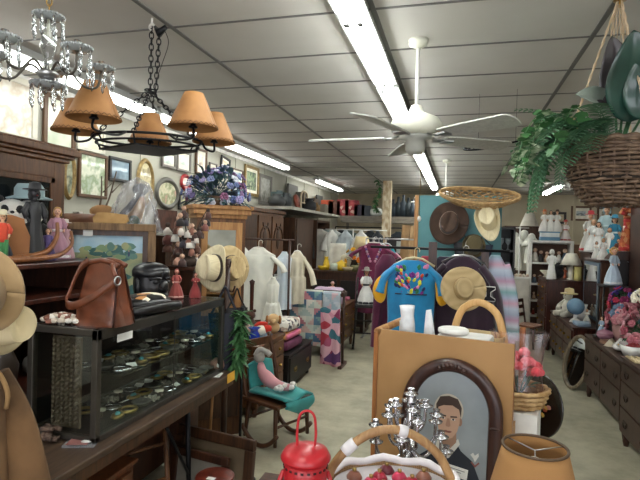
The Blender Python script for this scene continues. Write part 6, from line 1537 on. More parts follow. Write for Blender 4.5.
# lamp with the burlap shade
p = ont(535, 447, 0, 1.36); sz = at(535, 447, 1.36).z - FT
t = thing('burlap_lamp', 'small lamp with a brown burlap shade at the lower right', 'lamp', p)
BUR = mat('burlap', '#a87c4c', .9, kind='weave', col2='#86602f', sc=160, bump=.3)
MB().lathe([(0, 0), (.06, 0), (.06, .015), (.02, .03), (.03, .07), (.02, .1), (.012, .12), (0, .12)], n=20).build('base', P('#5d4030', .4), t)
b = MB(); b.grid(lambda a_, q: ((.133 - .051 * q) * math.cos(2 * PI * a_), (.133 - .051 * q) * math.sin(2 * PI * a_), sz - .2 + .2 * q), 40, 6, .003); b.build('lamp_shade', BUR, t)
MB().tube([(.082 * math.cos(2 * PI * k / 36), .082 * math.sin(2 * PI * k / 36), sz) for k in range(36)], .004, 8, True).build('top_ring', P('#54402c', .6), t)
MB().lathe([(0, .12), (.012, .12), (.012, .16), (.03, .19), (.035, .22), (.028, .245), (0, .258)], n=18).build('bulb', P('#f2efe6', .3), t)
b = MB(); 
for k in range(3): a_ = 2 * PI * k / 3 + .4; b.cyl((0, 0, sz - .01), (.081 * math.cos(a_), .081 * math.sin(a_), sz - .002), .0018, n=6)
b.build('spider', STEEL, t)

# ------------------------------------------------------------------ rose basket, white stand and tole tray right of the bin
pr_ = at(520, 398, 2.12)
WZ = at(518, 408, 2.15).z
t = thing('white_stand', 'white box stand under the rose basket right of the bin', 'stand', (pr_.x + .01, pr_.y + .06, 0), bang)
box(-.1, .075, -.1, .12, 0, WZ).build('body', WHITE, t, bevel=.004)
t = thing('rose_basket', 'round wicker basket of red roses beside the wooden bin', 'basket', (pr_.x + .0, pr_.y + .07, WZ + .001))
b = MB(); b.grid(lambda a_, q: ((.085 + .03 * q) * math.cos(2 * PI * a_), (.085 + .03 * q) * math.sin(2 * PI * a_), .075 * q), 30, 4, .006); b.lathe([(0, .004), (.085, .004)], n=30); b.build('woven_body', mat('mid_weave', '#a8845a', .7), t)
for z in (.015, .035, .055, .078):
    b = MB(); r_ = .089 + .4 * z * .95; b.tube([((r_ + .006 * (-1) ** k) * math.cos(2 * PI * k / 36), (r_ + .006 * (-1) ** k) * math.sin(2 * PI * k / 36), z) for k in range(36)], .009, 6, True); b.build('braid', WICKL, t)
RO = FAB('#c8404a'); rn = random.Random(15)
for k in range(16):
    a_ = rn.random() * 6.28; r_ = .085 * math.sqrt(rn.random()); zz = .12 + .12 * (1 - r_ / .1) + rn.uniform(-.01, .01)
    b = MB(); c = V((r_ * math.cos(a_) + .01, r_ * math.sin(a_), zz)); b.ell(c, (.021, .021, .02), 10); 
    for j in range(5): q = 2 * PI * j / 5; b.ell(c + V((.013 * math.cos(q), .013 * math.sin(q), -.004)), (.013, .013, .015), 7)
    o = b.build('rose', FAB('#cf4650' if k % 3 else '#e0707a'), t)
b = MB()
for k in range(14): a_ = k * .9; b.tube([(0, 0, .03), (.06 * math.cos(a_), .06 * math.sin(a_), .14)], .003, 5); leaf_verts(b, (.05 * math.cos(a_), .05 * math.sin(a_), .09), (math.cos(a_), math.sin(a_), .6), .05, .03)
b.build('stems', LEAF, t)
b = MB(); b.grid(lambda a_, q: ((.1 - .05 * q + .05 * q * q) * (1 + .12 * math.sin(8 * 2 * PI * a_) * q) * math.cos(2 * PI * a_) * (1 + .15 * q) , (.1 - .04 * q) * (1 + .12 * math.sin(8 * 2 * PI * a_) * q) * math.sin(2 * PI * a_), .08 + .24 * q), 48, 8); b.build('cellophane_wrap', gmat('rose_film', '#fbeef0', .35, .9), t)
pt_ = at(537, 404, 2.35)
t = thing('tole_tray', 'round black tray painted with flowers leaning behind the white stand', 'tray', (pt_.x, pt_.y, 0), R(-50))
tz = pt_.z
t_ = MB().lathe([(0, 0), (.13, 0), (.145, .012), (.15, .014), (.152, .008), (.132, -.006), (0, -.006)], (0, 0, tz), 36, RX(R(86))); t_.build('tray_body', mat('black_lacquer', '#17120f', .25, coat=.5), t)
b = MB(); rn = random.Random(3)
for k in range(22): b.m = k % 4; a_ = rn.random() * 6.28; r_ = .075 * math.sqrt(rn.random()); b.ell((r_ * math.cos(a_), -.004, tz + r_ * math.sin(a_)), (.014, .003, .011), 8)
b.build('painted_flowers', [P('#a8482e', .4), P('#c9a04a', .4), P('#5d6a3a', .4), P('#b97a6a', .4)], t)
b = MB(); b.cyl((0, .03, 0), (0, .016, tz + .16), .008); b.tube([(-.1, -.03, 0), (0, .028, .06), (.1, -.03, 0)], .007, 6); b.tube([(-.06, -.03, tz - .152), (0, .02, tz - .155), (.06, -.03, tz - .152)], .006, 6); b.tube([(0, .02, tz - .155), (0, -.03, tz - .155)], .006, 6)
b.build('iron_easel', IRON, t)
# ------------------------------------------------------------------ right side: dressers
DK = mat('dark_walnut', '#462b20', .38, kind='wood', col2='#28170e')
PULL = mat('dark_pull', '#2a1d14', .4, metal=.4)
D1Z, D2Z = .64, .70
chest('low_dresser', 'dark walnut low dresser with the pink lidded dish on the right', 'dresser', 1.32, 1.82, 4.56, 5.8, D1Z, '-x', [(1, 2), (1.2, 2)], DK, leg=.13, knob=PULL, round_knob=False)
chest('dark_dresser', 'dark dresser nearest the viewer on the right with a pale straw mat on top', 'dresser', 1.29, 1.8, 3.1, 4.5, D2Z, '-x', [(.8, 2), (1.1, 2), (1.1, 2)], DK, leg=.1, knob=PULL, round_knob=False)
def on1(x, y): return V((1.32 + x, y, D1Z + .001))
def on2(x, y): return V((1.29 + x, y, D2Z + .001))
PGL = mat('pink_glass', '#a8788a', .1, coat=.5)
p = V((1.42, 5.5, D1Z + .001))
t = thing('covered_dish', 'pink glass covered dish with a knob on the low dresser', 'dish', p)
MB().lathe([(0, 0), (.05, 0), (.07, .03), (.085, .055), (.08, .06), (0, .05)], n=22).build('bowl', PGL, t)
MB().lathe([(.083, .058), (.07, .085), (.03, .105), (.012, .11), (.018, .125), (0, .135)], n=22).build('lid', PGL, t)
b = MB(); b.box((0, 0, .02), (.13, .08, .035)); tag(b.build('brown_wallet', P('#8d6a58', .5), None, on1(.08, 5.31), .5), 'brown leather wallet beside the covered dish', 'wallet')
b = MB(); b.prism([(-.05, 0), (.05, 0), (.0, .07)], .09); tag(b.build('folded_card', P('#e0d6be', .7), None, on1(.05, 5.17), -.5), 'cream folded card standing beside the brown wallet on the low dresser', 'card')
b = MB(); b.ell((0, 0, .02), (.04, .03, .018), 10); b.m = 1; b.ell((.03, 0, .04), (.015, .015, .012), 8); tag(b.build('tiny_duck', [P('#2a2624', .5), P('#c9c0b0', .5)], None, on1(.05, 5.62)), 'small dark trinket on the edge of the low dresser', 'trinket')
# ceramics and flowers
WC = mat('white_ceramic', '#e9e7e2', .25, coat=.4)
p = on1(.1, 5.04); t = thing('white_dove_dish', 'white ceramic dove shaped dish on the low dresser', 'dish', p, R(70))
b = MB(); b.ell((0, 0, .035), (.12, .06, .034), 16); b.ell((-.1, 0, .075), (.035, .028, .028), 10); b.tube([(.08, 0, .05), (.15, 0, .075), (.19, 0, .07)], [.03, .025, .008], 10, flat=.5); b.build('body', WC, t)
MB().tube([(-.128, 0, .075), (-.15, 0, .07)], [.009, .002], 6).build('beak', P('#d8b070', .4), t)
p = on1(.13, 4.82); t = thing('white_planter', 'long white ceramic planter of red petals on the low dresser', 'planter', p, R(80))
b = MB(); b.lathe([(.0, 0), (.1, 0), (.13, .05), (.15, .1), (.138, .1), (.12, .06), (0, .05)], n=28, ey=.65); b.build('bowl', WC, t)
b = MB(); rn = random.Random(2)
for k in range(20): a_ = rn.random() * 6.28; r_ = .1 * math.sqrt(rn.random()); b.ell((r_ * math.cos(a_), .6 * r_ * math.sin(a_), .09), (.024, .02, .014), 7)
b.build('petals', P('#8d2a30', .7), t)
b = MB()
for k in range(9): b.box((0, -.1 + .025 * k, .004 + .001 * (k % 2)), (.26, .022, .006))
for k in range(8): b.box((-.115 + .033 * k, 0, .009), (.012, .24, .004))
tag(b.build('straw_mat', mat('mat_straw', '#cdbb94', .8), None, on2(.14, 4.36) + V((0, 0, .001))), 'pale straw mat at the far end of the dark dresser before the white planter', 'mat')
PINKR, PINKD = '#bd7a82', '#a85a66'
flowers('pink_rose_bouquet', 'big bouquet of dusty pink roses in a pink pot on the low dresser', on1(.24, 5.42) + V((0, 0, .2)), (.17, .17, .19), [PINKR, PINKD, '#c99498', '#9c4f5c', '#5a7088'], 34, bl=.045, seed=6, leaves=40, base=lambda t: MB().lathe([(.07, -.2), (.1, -.1), (.11, 0), (.0, .01)], n=16).build('pink_pot', P('#c99a94', .5), t))
flowers('pink_rose_bouquet', 'bouquet of pink roses with green leaves behind the white planter', on1(.3, 5.04) + V((0, 0, .16)), (.2, .19, .25), [PINKR, '#b86a76', '#a85462', '#cf9aa0'], 38, bl=.045, seed=7, leaves=60, base=lambda t: MB().lathe([(.06, -.16), (.09, -.08), (.08, 0), (0, .01)], n=16).build('pot', P('#33402c', .5), t))
flowers('mixed_bouquet', 'bouquet of crimson and violet flowers before the blonde doll', on1(.3, 5.66) + V((0, 0, .36)), (.14, .13, .16), ['#b02c48', '#4a3a8a', '#8a2a5a', '#5d4a9a', '#c23a50'], 30, bl=.036, seed=8, leaves=40, base=lambda t: MB().lathe([(.05, -.36), (.07, -.2), (.04, -.05), (.05, 0), (0, .01)], n=16).build('vase', P('#3a4a44', .3), t))
flowers('cream_hydrangea', 'round cream white flower ball at the right edge above the pink roses', on1(.36, 5.3) + V((0, 0, .42)), (.1, .1, .11), ['#e8e0cc', '#efe8d6', '#d9cfb4'], 36, bl=.034, seed=9, leaves=14, base=lambda t: MB().lathe([(.05, -.42), (.06, -.2), (.03, -.06), (.035, 0), (0, .01)], n=16).build('tall_vase', P('#6a7a6a', .3), t))
tag(MB().lathe([(.0, 0), (.09, 0), (.1, .1), (.095, .2), (.06, .25), (0, .25)], n=18).build('peach_jar', P('#d8b8a4', .4), None, on1(.42, 4.78)), 'peach ceramic jar behind the pink rose bouquet', 'jar')
for k, (x, y, h, c, hc, lab) in enumerate(((.42, 5.52, .3, '#e6e2da', '#c9a06a', 'white dressed doll at the far end of the low dresser'), (.12, 5.72, .2, '#9ab0c9', '#6d4a32', 'small doll in pale blue on the low dresser behind the covered dish'))):
    doll(lab, on1(x, y), h, -PI / 2 + .5, c, hc, trim='#f0eee8')
# oval mirror leaning at the far end
p = V((1.22, 5.98, 0)); t = thing('oval_mirror', 'oval wooden mirror leaning against the far end of the low dresser', 'mirror', p, R(-60)); t.rotation_euler = (R(-12), 0, R(-62))
b = MB(); b.tube([(.17 * math.cos(2 * PI * k / 40), 0, .3 + .28 * math.sin(2 * PI * k / 40)) for k in range(40)], .02, 8, True); b.build('frame', mat('weathered_wood', '#8f7f68', .6, kind='wood', col2='#5d5040'), t)
b = MB(); b.add([(.165 * math.cos(2 * PI * k / 40), .004, .3 + .275 * math.sin(2 * PI * k / 40)) for k in range(40)], [tuple(range(40))], False); b.build('mirror_pane', MIRROR, t)

# vanity with plush and globe, brown cabinet behind
VZ = .62
chest('vanity', 'mahogany vanity with a blue globe lamp on top, between tall chest and low dresser', 'vanity', 1.3, 1.62, 6.3, 7.72, VZ, '-x', [(1, 3), (1.2, 3)], MAH, leg=.12)
t = thing('brown_cabinet', 'tall plain brown cabinet with a mirrored edge behind the vanity', 'cabinet', (1.86, 7.0, 0), -PI / 2)
box(-.38, .38, -.22, .22, 0, 1.36).build('carcass', mat('brown_panel', '#5d3826', .4, kind='wood', col2='#432618'), t, bevel=.004); box(-.41, .41, -.24, .22, 1.36, 1.385).build('top', MAH, t, bevel=.004)
d = MB().box((0, -.232, 1.0), (.7, .02, .7)).build('mirror_frame', mat('blue_grey_paint', '#5d7080', .4), t); MB().box((0, -.244, 1.0), (.62, .004, .62)).build('mirror_pane', MIRROR, d)
def onv(y, x=.12): return V((1.3 + x, y, VZ + .001))
p = onv(7.2); t = thing('plush_lamb', 'white lamb doll with a straw bonnet seated on the vanity', 'plush toy', p, -PI / 2 + .5); LB = FAB('#e9e2d2')
b = MB(); b.ell((0, .0, .11), (.09, .08, .115), 14); b.ell((0, -.02, .27), (.06, .06, .065), 12)
for s in (-1, 1): b.tube(spline([(s * .06, 0, .2), (s * .11, -.05, .13), (s * .08, -.1, .09)], 4), .028, 8); b.tube([(s * .05, -.04, .04), (s * .08, -.16, .035)], [.04, .035], 8)
b.build('body', LB, t); MB().lathe([(.1, .29), (.105, .3), (.06, .31), (.055, .36), (0, .375)], n=20).build('bonnet', FAB('#d8c08c'), t)
for s in (-1, 1): MB().ell((s * .022, -.078, .28), .008, 6).build('eye', P('#1d1714', .3), t)
p = onv(6.72, .1); t = thing('globe_lamp', 'pale blue globe lamp on a white foot on the vanity', 'lamp', p); MB().lathe([(0, 0), (.07, 0), (.05, .03), (.02, .05), (.03, .1), (0, .1)], n=18).build('foot', WC, t); MB().ell((0, 0, .19), .1, 20).build('globe', P('#7da2c0', .25), t)
folded('blue white cloth lying at the near end of the vanity', 1.42, 6.44, VZ + .001, .16, .2, .05, FAB('#9fb6cc'), 'folded_cloth', 'cloth')
folded('crumpled white lace cloth under the lamb doll side of the vanity', 1.44, 7.5, VZ + .001, .2, .22, .05, FAB('#e6e2d6'), 'lace_cloth', 'cloth')
vase('white_pitcher', 'white pitcher behind the blue globe lamp', onv(6.92, .22), [(0, 0), (.05, 0), (.075, .08), (.05, .16), (.06, .2), (0, .19)], WC, 'pitcher')

# tall chest with figurines and lamp
TZ_ = 1.03
chest('tall_chest', 'tall mahogany chest of drawers with a white shaded lamp on top', 'chest of drawers', 1.27, 1.82, 7.95, 8.75, TZ_, '-x', [(1, 1), (1, 1), (1, 1), (1.1, 1), (1.1, 1)], MAH, leg=.08)
def ont_(u, dy): q = ony(u, 270, dy); return V((min(max(q.x, 1.33), 1.77), dy, TZ_ + .001))
doll('slender white porcelain lady standing on the tall chest', ont_(551.5, 8.1), .44, fc((1.3, 8)), WC, '#e6e2d8', '#ece8e0', name='porcelain_lady', cat='figurine', style='robe')
tag((lambda b: b.ell((0, 0, .09), (.1, .08, .09), 14) and b.ell((.02, -.02, .19), (.06, .055, .06), 12) and b.tube([(-.05, -.04, .15), (-.1, -.05, .06)], .03, 8) and b)(MB()).build('black_plush', FAB('#17161a'), None, ont_(557, 8.2)), 'black plush figure beside the porcelain lady on the tall chest', 'plush toy')
t = thing('figurine_lamp', 'figurine lamp with a white pleated shade on the tall chest', 'lamp', ont_(571, 8.12))
MB().lathe([(0, 0), (.06, 0), (.06, .02), (.035, .04), (.045, .12), (.03, .18), (.012, .22), (.012, .26), (0, .26)], n=16).build('base', P('#cfc8b8', .4), t); MB().lathe([(.15, .22), (.07, .39)], n=28).build('lamp_shade', FAB('#ece6d4'), t)
vase('yellow_candle_jar', 'yellow candle jar right of the figurine lamp', ont_(578, 8.05), [(0, 0), (.05, 0), (.055, .03), (.05, .16), (.055, .2), (0, .19)], P('#e0d48a', .4), 'jar')
vase('cream_bowl', 'cream footed bowl left of the porcelain lady', ont_(546, 8.5), [(0, 0), (.05, 0), (.02, .03), (.09, .1), (.085, .105), (0, .06)], P('#d8cfba', .4), 'bowl')

# white open shelf with figures
WX0, WX1, WY = 1.17, 1.86, 9.35
t = thing('white_bookcase', 'white open bookcase full of small figurines at the end of the right aisle', 'bookcase', ((WX0 + WX1) / 2, WY, 0))
w2 = (WX1 - WX0) / 2; WH = 1.56
b = MB(); b.bb(-w2, -w2 + .05, -.15, .15, 0, WH); b.bb(w2 - .05, w2, -.15, .15, 0, WH); b.bb(-w2 + .05, w2 - .05, .13, .15, 0, WH); b.bb(-w2, w2, -.16, .15, WH, WH + .04); b.build('carcass', WHITE, t, bevel=.003)
shz = (.3, .56, .84, 1.2)
for z in shz: MB().bb(-w2 + .05, w2 - .05, -.15, .13, z, z + .03).build('shelf', WHITE, t)
MB().bb(-w2 + .05, w2 - .05, .1, .128, .05, WH - .02).build('backing', P('#5d3f30', .6), t)
rn = random.Random(31); fc_ = ['#a8483a', '#e6e0d4', '#3d3a3a', '#c9a484', '#8d8a84', '#d8d4cc', '#5a6a7a', '#b0685a']
fn = ['rust', 'cream', 'black', 'tan', 'grey', 'ivory', 'slate', 'terracotta']; rown = ['lowest but one', 'third', 'second', 'top']
for r_, z in enumerate(shz):
    for k in range(6):
        x = -w2 + .11 + k * (2 * w2 - .22) / 5; h = rn.uniform(.11, .19) + (.06 if r_ == 3 else 0); c = (k + r_ * 3) % 8
        b = MB(); b.lathe([(0, 0), (h * .26, 0), (h * .22, h * .3), (h * .12, h * .62), (h * .06, h * .68), (0, h * .7)], n=12); b.m = 1; b.ell((0, 0, h * .82), h * .15, 10)
        tag(b.build('small_figurine', [P(fc_[c], .4), P('#d8b49a', .5)], None, ((WX0 + WX1) / 2 + x, WY - .04, z + .031)), '%s figurine, %s from the left on the %s shelf of the white bookcase' % (fn[c], ('first', 'second', 'third', 'fourth', 'fifth', 'last')[k], rown[r_]), 'figurine', 'figurines in the white bookcase')
def onw(x): return V((WX0 + x, WY - .02, WH + .041))
b = MB(); b.bb(-.15, .15, -.1, .1, 0, .06); b.m = 1; b.bb(-.14, .14, -.1, .1, .06, .13); b.m = 0; b.bb(-.15, .15, -.1, .1, .13, .15)
tag(b.build('blue_white_box', [P('#5d8aa8', .5), P('#e3e6e6', .5)], None, onw(.33)), 'blue and white striped box on top of the white bookcase', 'box')
sb = WH + .041 + .151
for k, (x, c, hc, hat_, lab) in enumerate(((-.05, '#ece8e2', '#c98a4a', '#d97a4a', 'white gowned doll with an orange hat left on the striped box'), (.06, '#efece6', '#3a2a22', None, 'white gowned dark haired doll in the middle of the striped box'), (.17, '#e9e6e0', '#2a2220', '#5d4636', 'white gowned doll with a brown hat right on the striped box'))):
    doll(lab, V((WX0 + .26 + x * .9 + .03, WY - .02, sb)), .36, fc((1.5, 9)), c, hc, hatc=hat_)
doll('small santa doll in red and white on the bookcase beside the striped box', onw(.58), .34, fc((1.5, 9)), '#e6dcd6', '#e9e4de', hatc='#c43a34', trim='#b83030')
# white hamper, gowns, lampshade
t = thing('white_hamper', 'tall white hamper with small ornaments on its lid, left of the white bookcase', 'hamper', (.95, 8.7, 0))
b = MB(); b.bb(-.165, .165, -.14, .14, 0, .98); b.build('body', mat('hamper_white', '#d2cdc0', .6), t, bevel=.008); box(-.175, .175, -.15, .15, .98, 1.01).build('lid', WHITE, t, bevel=.004)
rn = random.Random(17)
for k in range(6):
    b = MB(); b.lathe([(0, 0), (.024, 0), (.028, .02), (.014, .045), (0, .05)], n=10); tag(b.build('white_ornament', P(('#e3d8c4', '#d8c0ac')[k % 2], .5), None, (.82 + .052 * k, 8.62, 1.0115)), ('cream', 'beige')[k % 2] + ' ornament, %s from the left on the white hamper lid' % ('first second third fourth fifth sixth'.split()[k]), 'ornament', 'ornaments on the hamper')
b = MB()
t = thing('gown_rack', 'thin white stand of lacy white doll gowns behind the white hamper', 'stand', (1.0, 9.05, 0)); b.cyl((0, 0, 0), (0, 0, 1.82), .012); b.cyl((-.2, 0, 1.8), (.14, 0, 1.8), .009); b.build('pole', WHITE, t); MB().lathe([(.13, 0), (.12, .02), (0, .025)], n=18).build('base', WHITE, t)
for k, (u, d, top, hem, lab) in enumerate(((515, 9.0, 1.74, 1.1, 'lacy white gown hanging left behind the white hamper'), (524, 9.15, 1.78, 1.05, 'lacy white gown hanging in the middle behind the hamper'), (531, 8.95, 1.72, 1.2, 'lacy white gown hanging right beside the white bookcase'))):
    q = at(u, 230, d); garment('white_gown', lab, 'gown', (q.x, q.y - .05 * k, 0), .4 * k - .3, [(hem, .13, .06), (hem + .3, .1, .06), (top - .12, .09, .05), (top - .03, .06, .04), (top, .02, .02)], WD, slv(.09, top - .06, .16, .05), .015, 7, seed=60 + k)
q = at(525, 216, 10.3); t = thing('brown_pedestal', 'plain brown cabinet behind the white gowns with a pale lampshade on top', 'cabinet', (q.x - .1, 10.4, 0)); box(-.35, .3, -.2, .2, 0, 1.86).build('carcass', OAKD, t)
tag(MB().lathe([(.17, 0), (.17, .004), (.07, .26), (.066, .26), (.166, 0)], n=28).build('pale_lampshade', FAB('#d4ccc0'), None, (q.x, 10.35, 1.861)), 'pale grey lampshade standing on the brown cabinet behind the gowns', 'lampshade')
# child chairs
def child_chair(label, p, rz, wood, seatm, s=1, rock=False):
    t = thing('child_chair', label, 'chair', p, rz)
    for a_ in (-1, 1):
        MB().cyl((a_ * .14 * s, -.13 * s, 0), (a_ * .12 * s, -.11 * s, .27 * s), .015).build('leg', wood, t)
        MB().tube([(a_ * .14 * s, .13 * s, 0), (a_ * .12 * s, .12 * s, .27 * s), (a_ * .13 * s, .18 * s, .6 * s)], .015, 8).build('back_post', wood, t)
    box(-.15 * s, .15 * s, -.14 * s, .14 * s, .265 * s, .29 * s).build('seat', seatm, t, bevel=.006)
    for z in (.4, .5, .58): MB().box((0, (.12 + .06 * (z - .27) / .33) * s, z * s), (.24 * s, .014, .045 * s)).build('back_slat', wood, t)
    for z in (.1, .18): MB().cyl((-.13 * s, -.12 * s, z * s), (.13 * s, -.12 * s, z * s), .009).build('rung', wood, t)
p = onz(532, 345, 0) + V((-.06, -.12, 0)); child_chair('reddish child chair with a woven seat before the white bookcase', V((p.x, p.y, 0)), fc(p) + 1.1, MAH, mat('woven_rush', '#7d5038', .8, kind='weave', col2='#c0a090', sc=40), 1.15)
p = onz(516, 338, 0); t = thing('black_stool', 'small black stool beside the white hamper', 'stool', (p.x, p.y, 0)); box(-.13, .13, -.13, .13, .36, .39).build('seat', BLACKW, t, bevel=.006)
for a_ in (-1, 1):
    for b_ in (-1, 1): MB().cyl((a_ * .12, b_ * .12, 0), (a_ * .1, b_ * .1, .36), .014).build('leg', BLACKW, t)

# dolls high on the right
t = thing('doll_cabinet', 'dark cabinet carrying the crowd of dolls on the right, behind the brown cabinet', 'cabinet', (2.25, 7.9, 0)); box(-.5, .6, -.3, .3, 0, 1.43).build('carcass', WAL, t); box(-.52, .62, -.32, .3, 1.43, 1.455).build('top', DK, t, bevel=.004)
DC = 1.456
dl = [(575, 8.05, .4, '#e9e6de', '#c9b48a', None, None, 'white angel doll first on the left of the doll cabinet crowd', 'gown', '#dfae8c'), (583, 7.8, .46, '#dcdcd8', '#b09a7a', None, '#e6e6e2', 'white and silver gowned doll second from the left on the doll cabinet', 'gown', '#dfae8c'),
      (590, 8.0, .56, '#c8c4bc', '#e6e2dc', '#b83038', '#c23a40', 'doll with a crimson hat and grey gown on the doll cabinet', 'gown', '#dfae8c'), (598, 7.75, .42, '#e6e4e0', '#3a2c26', None, '#cfcac2', 'dark haired white gowned doll right of the crimson hatted doll', 'gown', '#dfae8c'),
      (606, 8.0, .66, '#bcd6da', '#a8c4cc', '#2f7a98', '#cfe2e4', 'tall doll in pale blue with a teal hat on the doll cabinet', 'gown', '#dfae8c'), (614, 7.75, .5, '#2f7d9c', '#4a3a30', '#3a8aa8', '#cfe2e4', 'doll in a teal dress between the pale blue doll and the kimono doll', 'gown', '#dfae8c')]
for u, y, h, c, hc, ht, tr, lab, stl, sk in dl:
    q = ony(u, 245, y); q = V((min(max(q.x, 1.82), 2.8), y, DC)); doll(lab, q, h, fc(q), c, hc, sk, ht, stl, tr)
for k, (u, v, d, c, lab) in enumerate(((577, 252, 6.75, '#e3e0da', 'white dressed doll on the left end of the brown cabinet'), (590, 252, 6.85, '#7d4a3a', 'brown coated doll in the middle of the brown cabinet'), (601, 252, 6.8, '#d8d6d0', 'ivory dressed doll on the right end of the brown cabinet'))):
    q = V((1.68 + .16 * k, 6.72, 1.386)); doll(lab, q, .26, fc(q), c, ('#b08a5a', '#2a1c16', '#5d3a24')[k], trim='#f0eee8')
b = MB(); b.ell((0, 0, .05), (.09, .06, .05), 12); b.ell((.03, -.02, .09), (.05, .04, .04), 10); tag(b.build('turquoise_cloth', FAB('#3a9fb0'), None, (1.8, 7.1, 1.386)), 'turquoise cloth heap on the brown cabinet', 'cloth')
q = ony(628, 245, 6.35); KZ_ = 1.5
t = thing('kimono_stand', 'dark stand box below the kimono doll at the right', 'stand', (q.x, 6.35, 0)); box(-.14, .14, -.12, .12, 0, KZ_ - .09).build('post', BLACKW, t); MB().prism([(-.2, 0), (.2, 0), (.13, .09), (-.13, .09)], .3, None, (0, -.15, KZ_ - .09)).build('plinth', DK, t)
KIM = mat('kimono_print', '#a8502c', .8, kind='cells', pal=['#a8502c', '#c0683a', '#8d3a24', '#c98a5a', '#a8502c', '#b83a3a'], sc=22)
t = doll('kimono doll in rust orange robe with black hair on a dark plinth', V((q.x, 6.35, KZ_ + .001)), .62, fc(q) + .5, KIM, '#14100f', '#efe2d2', style='robe', arms=1, trim='#c23a34')
MB().ell((0, .01, .66), (.05, .05, .03), 12).build('hair_bun', FAB('#14100f'), t)
# blonde doll on black stand, hutch at the right edge
p = at(613, 285, 5.45); BZ_ = p.z
t = thing('black_plant_stand', 'black slim stand under the blonde doll behind the flowers', 'stand', (p.x, p.y, 0)); box(-.13, .13, -.12, .12, BZ_ - .02, BZ_).build('top', BLACKW, t)
for a_ in (-1, 1):
    for b_ in (-1, 1): MB().cyl((a_ * .12, b_ * .11, 0), (a_ * .11, b_ * .1, BZ_ - .02), .011).build('leg', BLACKW, t)
t = doll('large curly blonde doll in a pale blue dress on the black stand', V((p.x, p.y, BZ_ + .001)), .40, fc(p) + .9, '#c3d4e2', None, '#e6b49a', trim='#eceff2')
rn = random.Random(4); b = MB()
for k in range(60):
    v_ = V((rn.gauss(0, 1), rn.gauss(0, 1), rn.gauss(0, 1))).normalized()
    if v_.y < -.35 and v_.z < .45: continue
    b.ell(V((0, .004, .368)) + V((v_.x * .034, v_.y * .034, v_.z * .034)), .012, 6)
b.build('curly_hair', FAB('#c99a58'), t)
q = V((p.x + .16, p.y + .25, 0)); t = thing('blue_flower_stand', 'dark post behind the blonde doll', 'post', q); MB().cyl((0, 0, 0), (0, 0, BZ_ + .16), .03).build('shaft', BLACKW, t)
flowers('pale_blue_flowers', 'small bunch of pale blue flowers behind the blonde doll', V((q.x, q.y, BZ_ + .2)), (.1, .1, .12), ['#8fa9c4', '#a8bcd0', '#6d8ab0'], 18, bl=.03, seed=12, leaves=20)
t = thing('tall_dark_hutch', 'tall dark hutch at the right edge beyond the blonde doll', 'hutch', (2.12, 5.95, 0), -PI / 2); box(-.3, .6, -.3, .3, 0, 1.98).build('carcass', MAH, t, bevel=.004); box(-.33, .63, -.34, .3, 1.98, 2.03).build('cornice', MAH, t, bevel=.006); MB().box((.15, -.31, 1.4), (.7, .02, 1.0)).build('door', DK, t, bevel=.004)
# prints on the back wall
BRF_ = mat('brown_frame', '#5d4028', .45)
def bpic(label, u0, v0, u1, v1, fr, a_, **k):
    p0, p1 = ony(u0, v0, YB - .001), ony(u1, v1, YB - .001); return picture(label, 0, 0, abs(p1.x - p0.x), abs(p1.z - p0.z), fr, a_, p=(p0 + p1) / 2, rz=0, **k)
bpic('brown framed wide print with white mount on the back wall', 571, 206, 591, 221, BRF_, art('bw', ['#7d8a96', '#b9c0c4', '#4a545c', '#d8d8d4'], 5), fw=.05, mat_w=.08)
bpic('second brown framed print on the back wall, right of the first', 597, 207, 611, 220, BRF_, art('bw2', ['#6d7a6a', '#a9ae9c', '#8d8a7a'], 5), fw=.05, mat_w=.06)
bpic('dark framed print on the back wall left of the white mounted print', 553, 212, 566, 224, BLKF, art('bw3', ['#8d7a60', '#b0a084', '#6d5a44'], 5), fw=.06)
# more goods far back to fill the depth of the shop
rn = random.Random(77)
for k, (x0, x1, y, h, c, lab) in enumerate(((.35, 1.05, 12.6, 1.5, '#5a3d2a', 'brown cupboard far back in the middle of the shop'), (1.2, 1.9, 12.9, 1.75, '#3d2a20', 'tall dark cupboard far back on the right'), (2.1, 2.9, 12.5, 1.5, '#6a4a32', 'light brown cupboard far back on the right'), (3.1, 4.2, 12.9, 1.7, '#4a3426', 'wide dark cupboard far back at the right wall'), (-.5, .2, 12.8, 1.7, '#2e2420', 'black brown cupboard far back behind the hat board'))):
    m_ = mat('cupboard_%d' % k, c, .5, kind='wood'); t = thing('far_cupboard', lab, 'cupboard', ((x0 + x1) / 2, y, 0)); w_ = (x1 - x0) / 2
    box(-w_, w_, -.25, .25, .04, h).build('carcass', m_, t); box(-w_ - .03, w_ + .03, -.28, .25, h, h + .03).build('top', m_, t); box(-w_, w_, -.23, .25, 0, .04).build('plinth', m_, t)
    for s in (-1, 1): MB().box((s * w_ * .48, -.26, h * .5), (w_ * .88, .02, h * .86)).build('door', m_, t, bevel=.005)
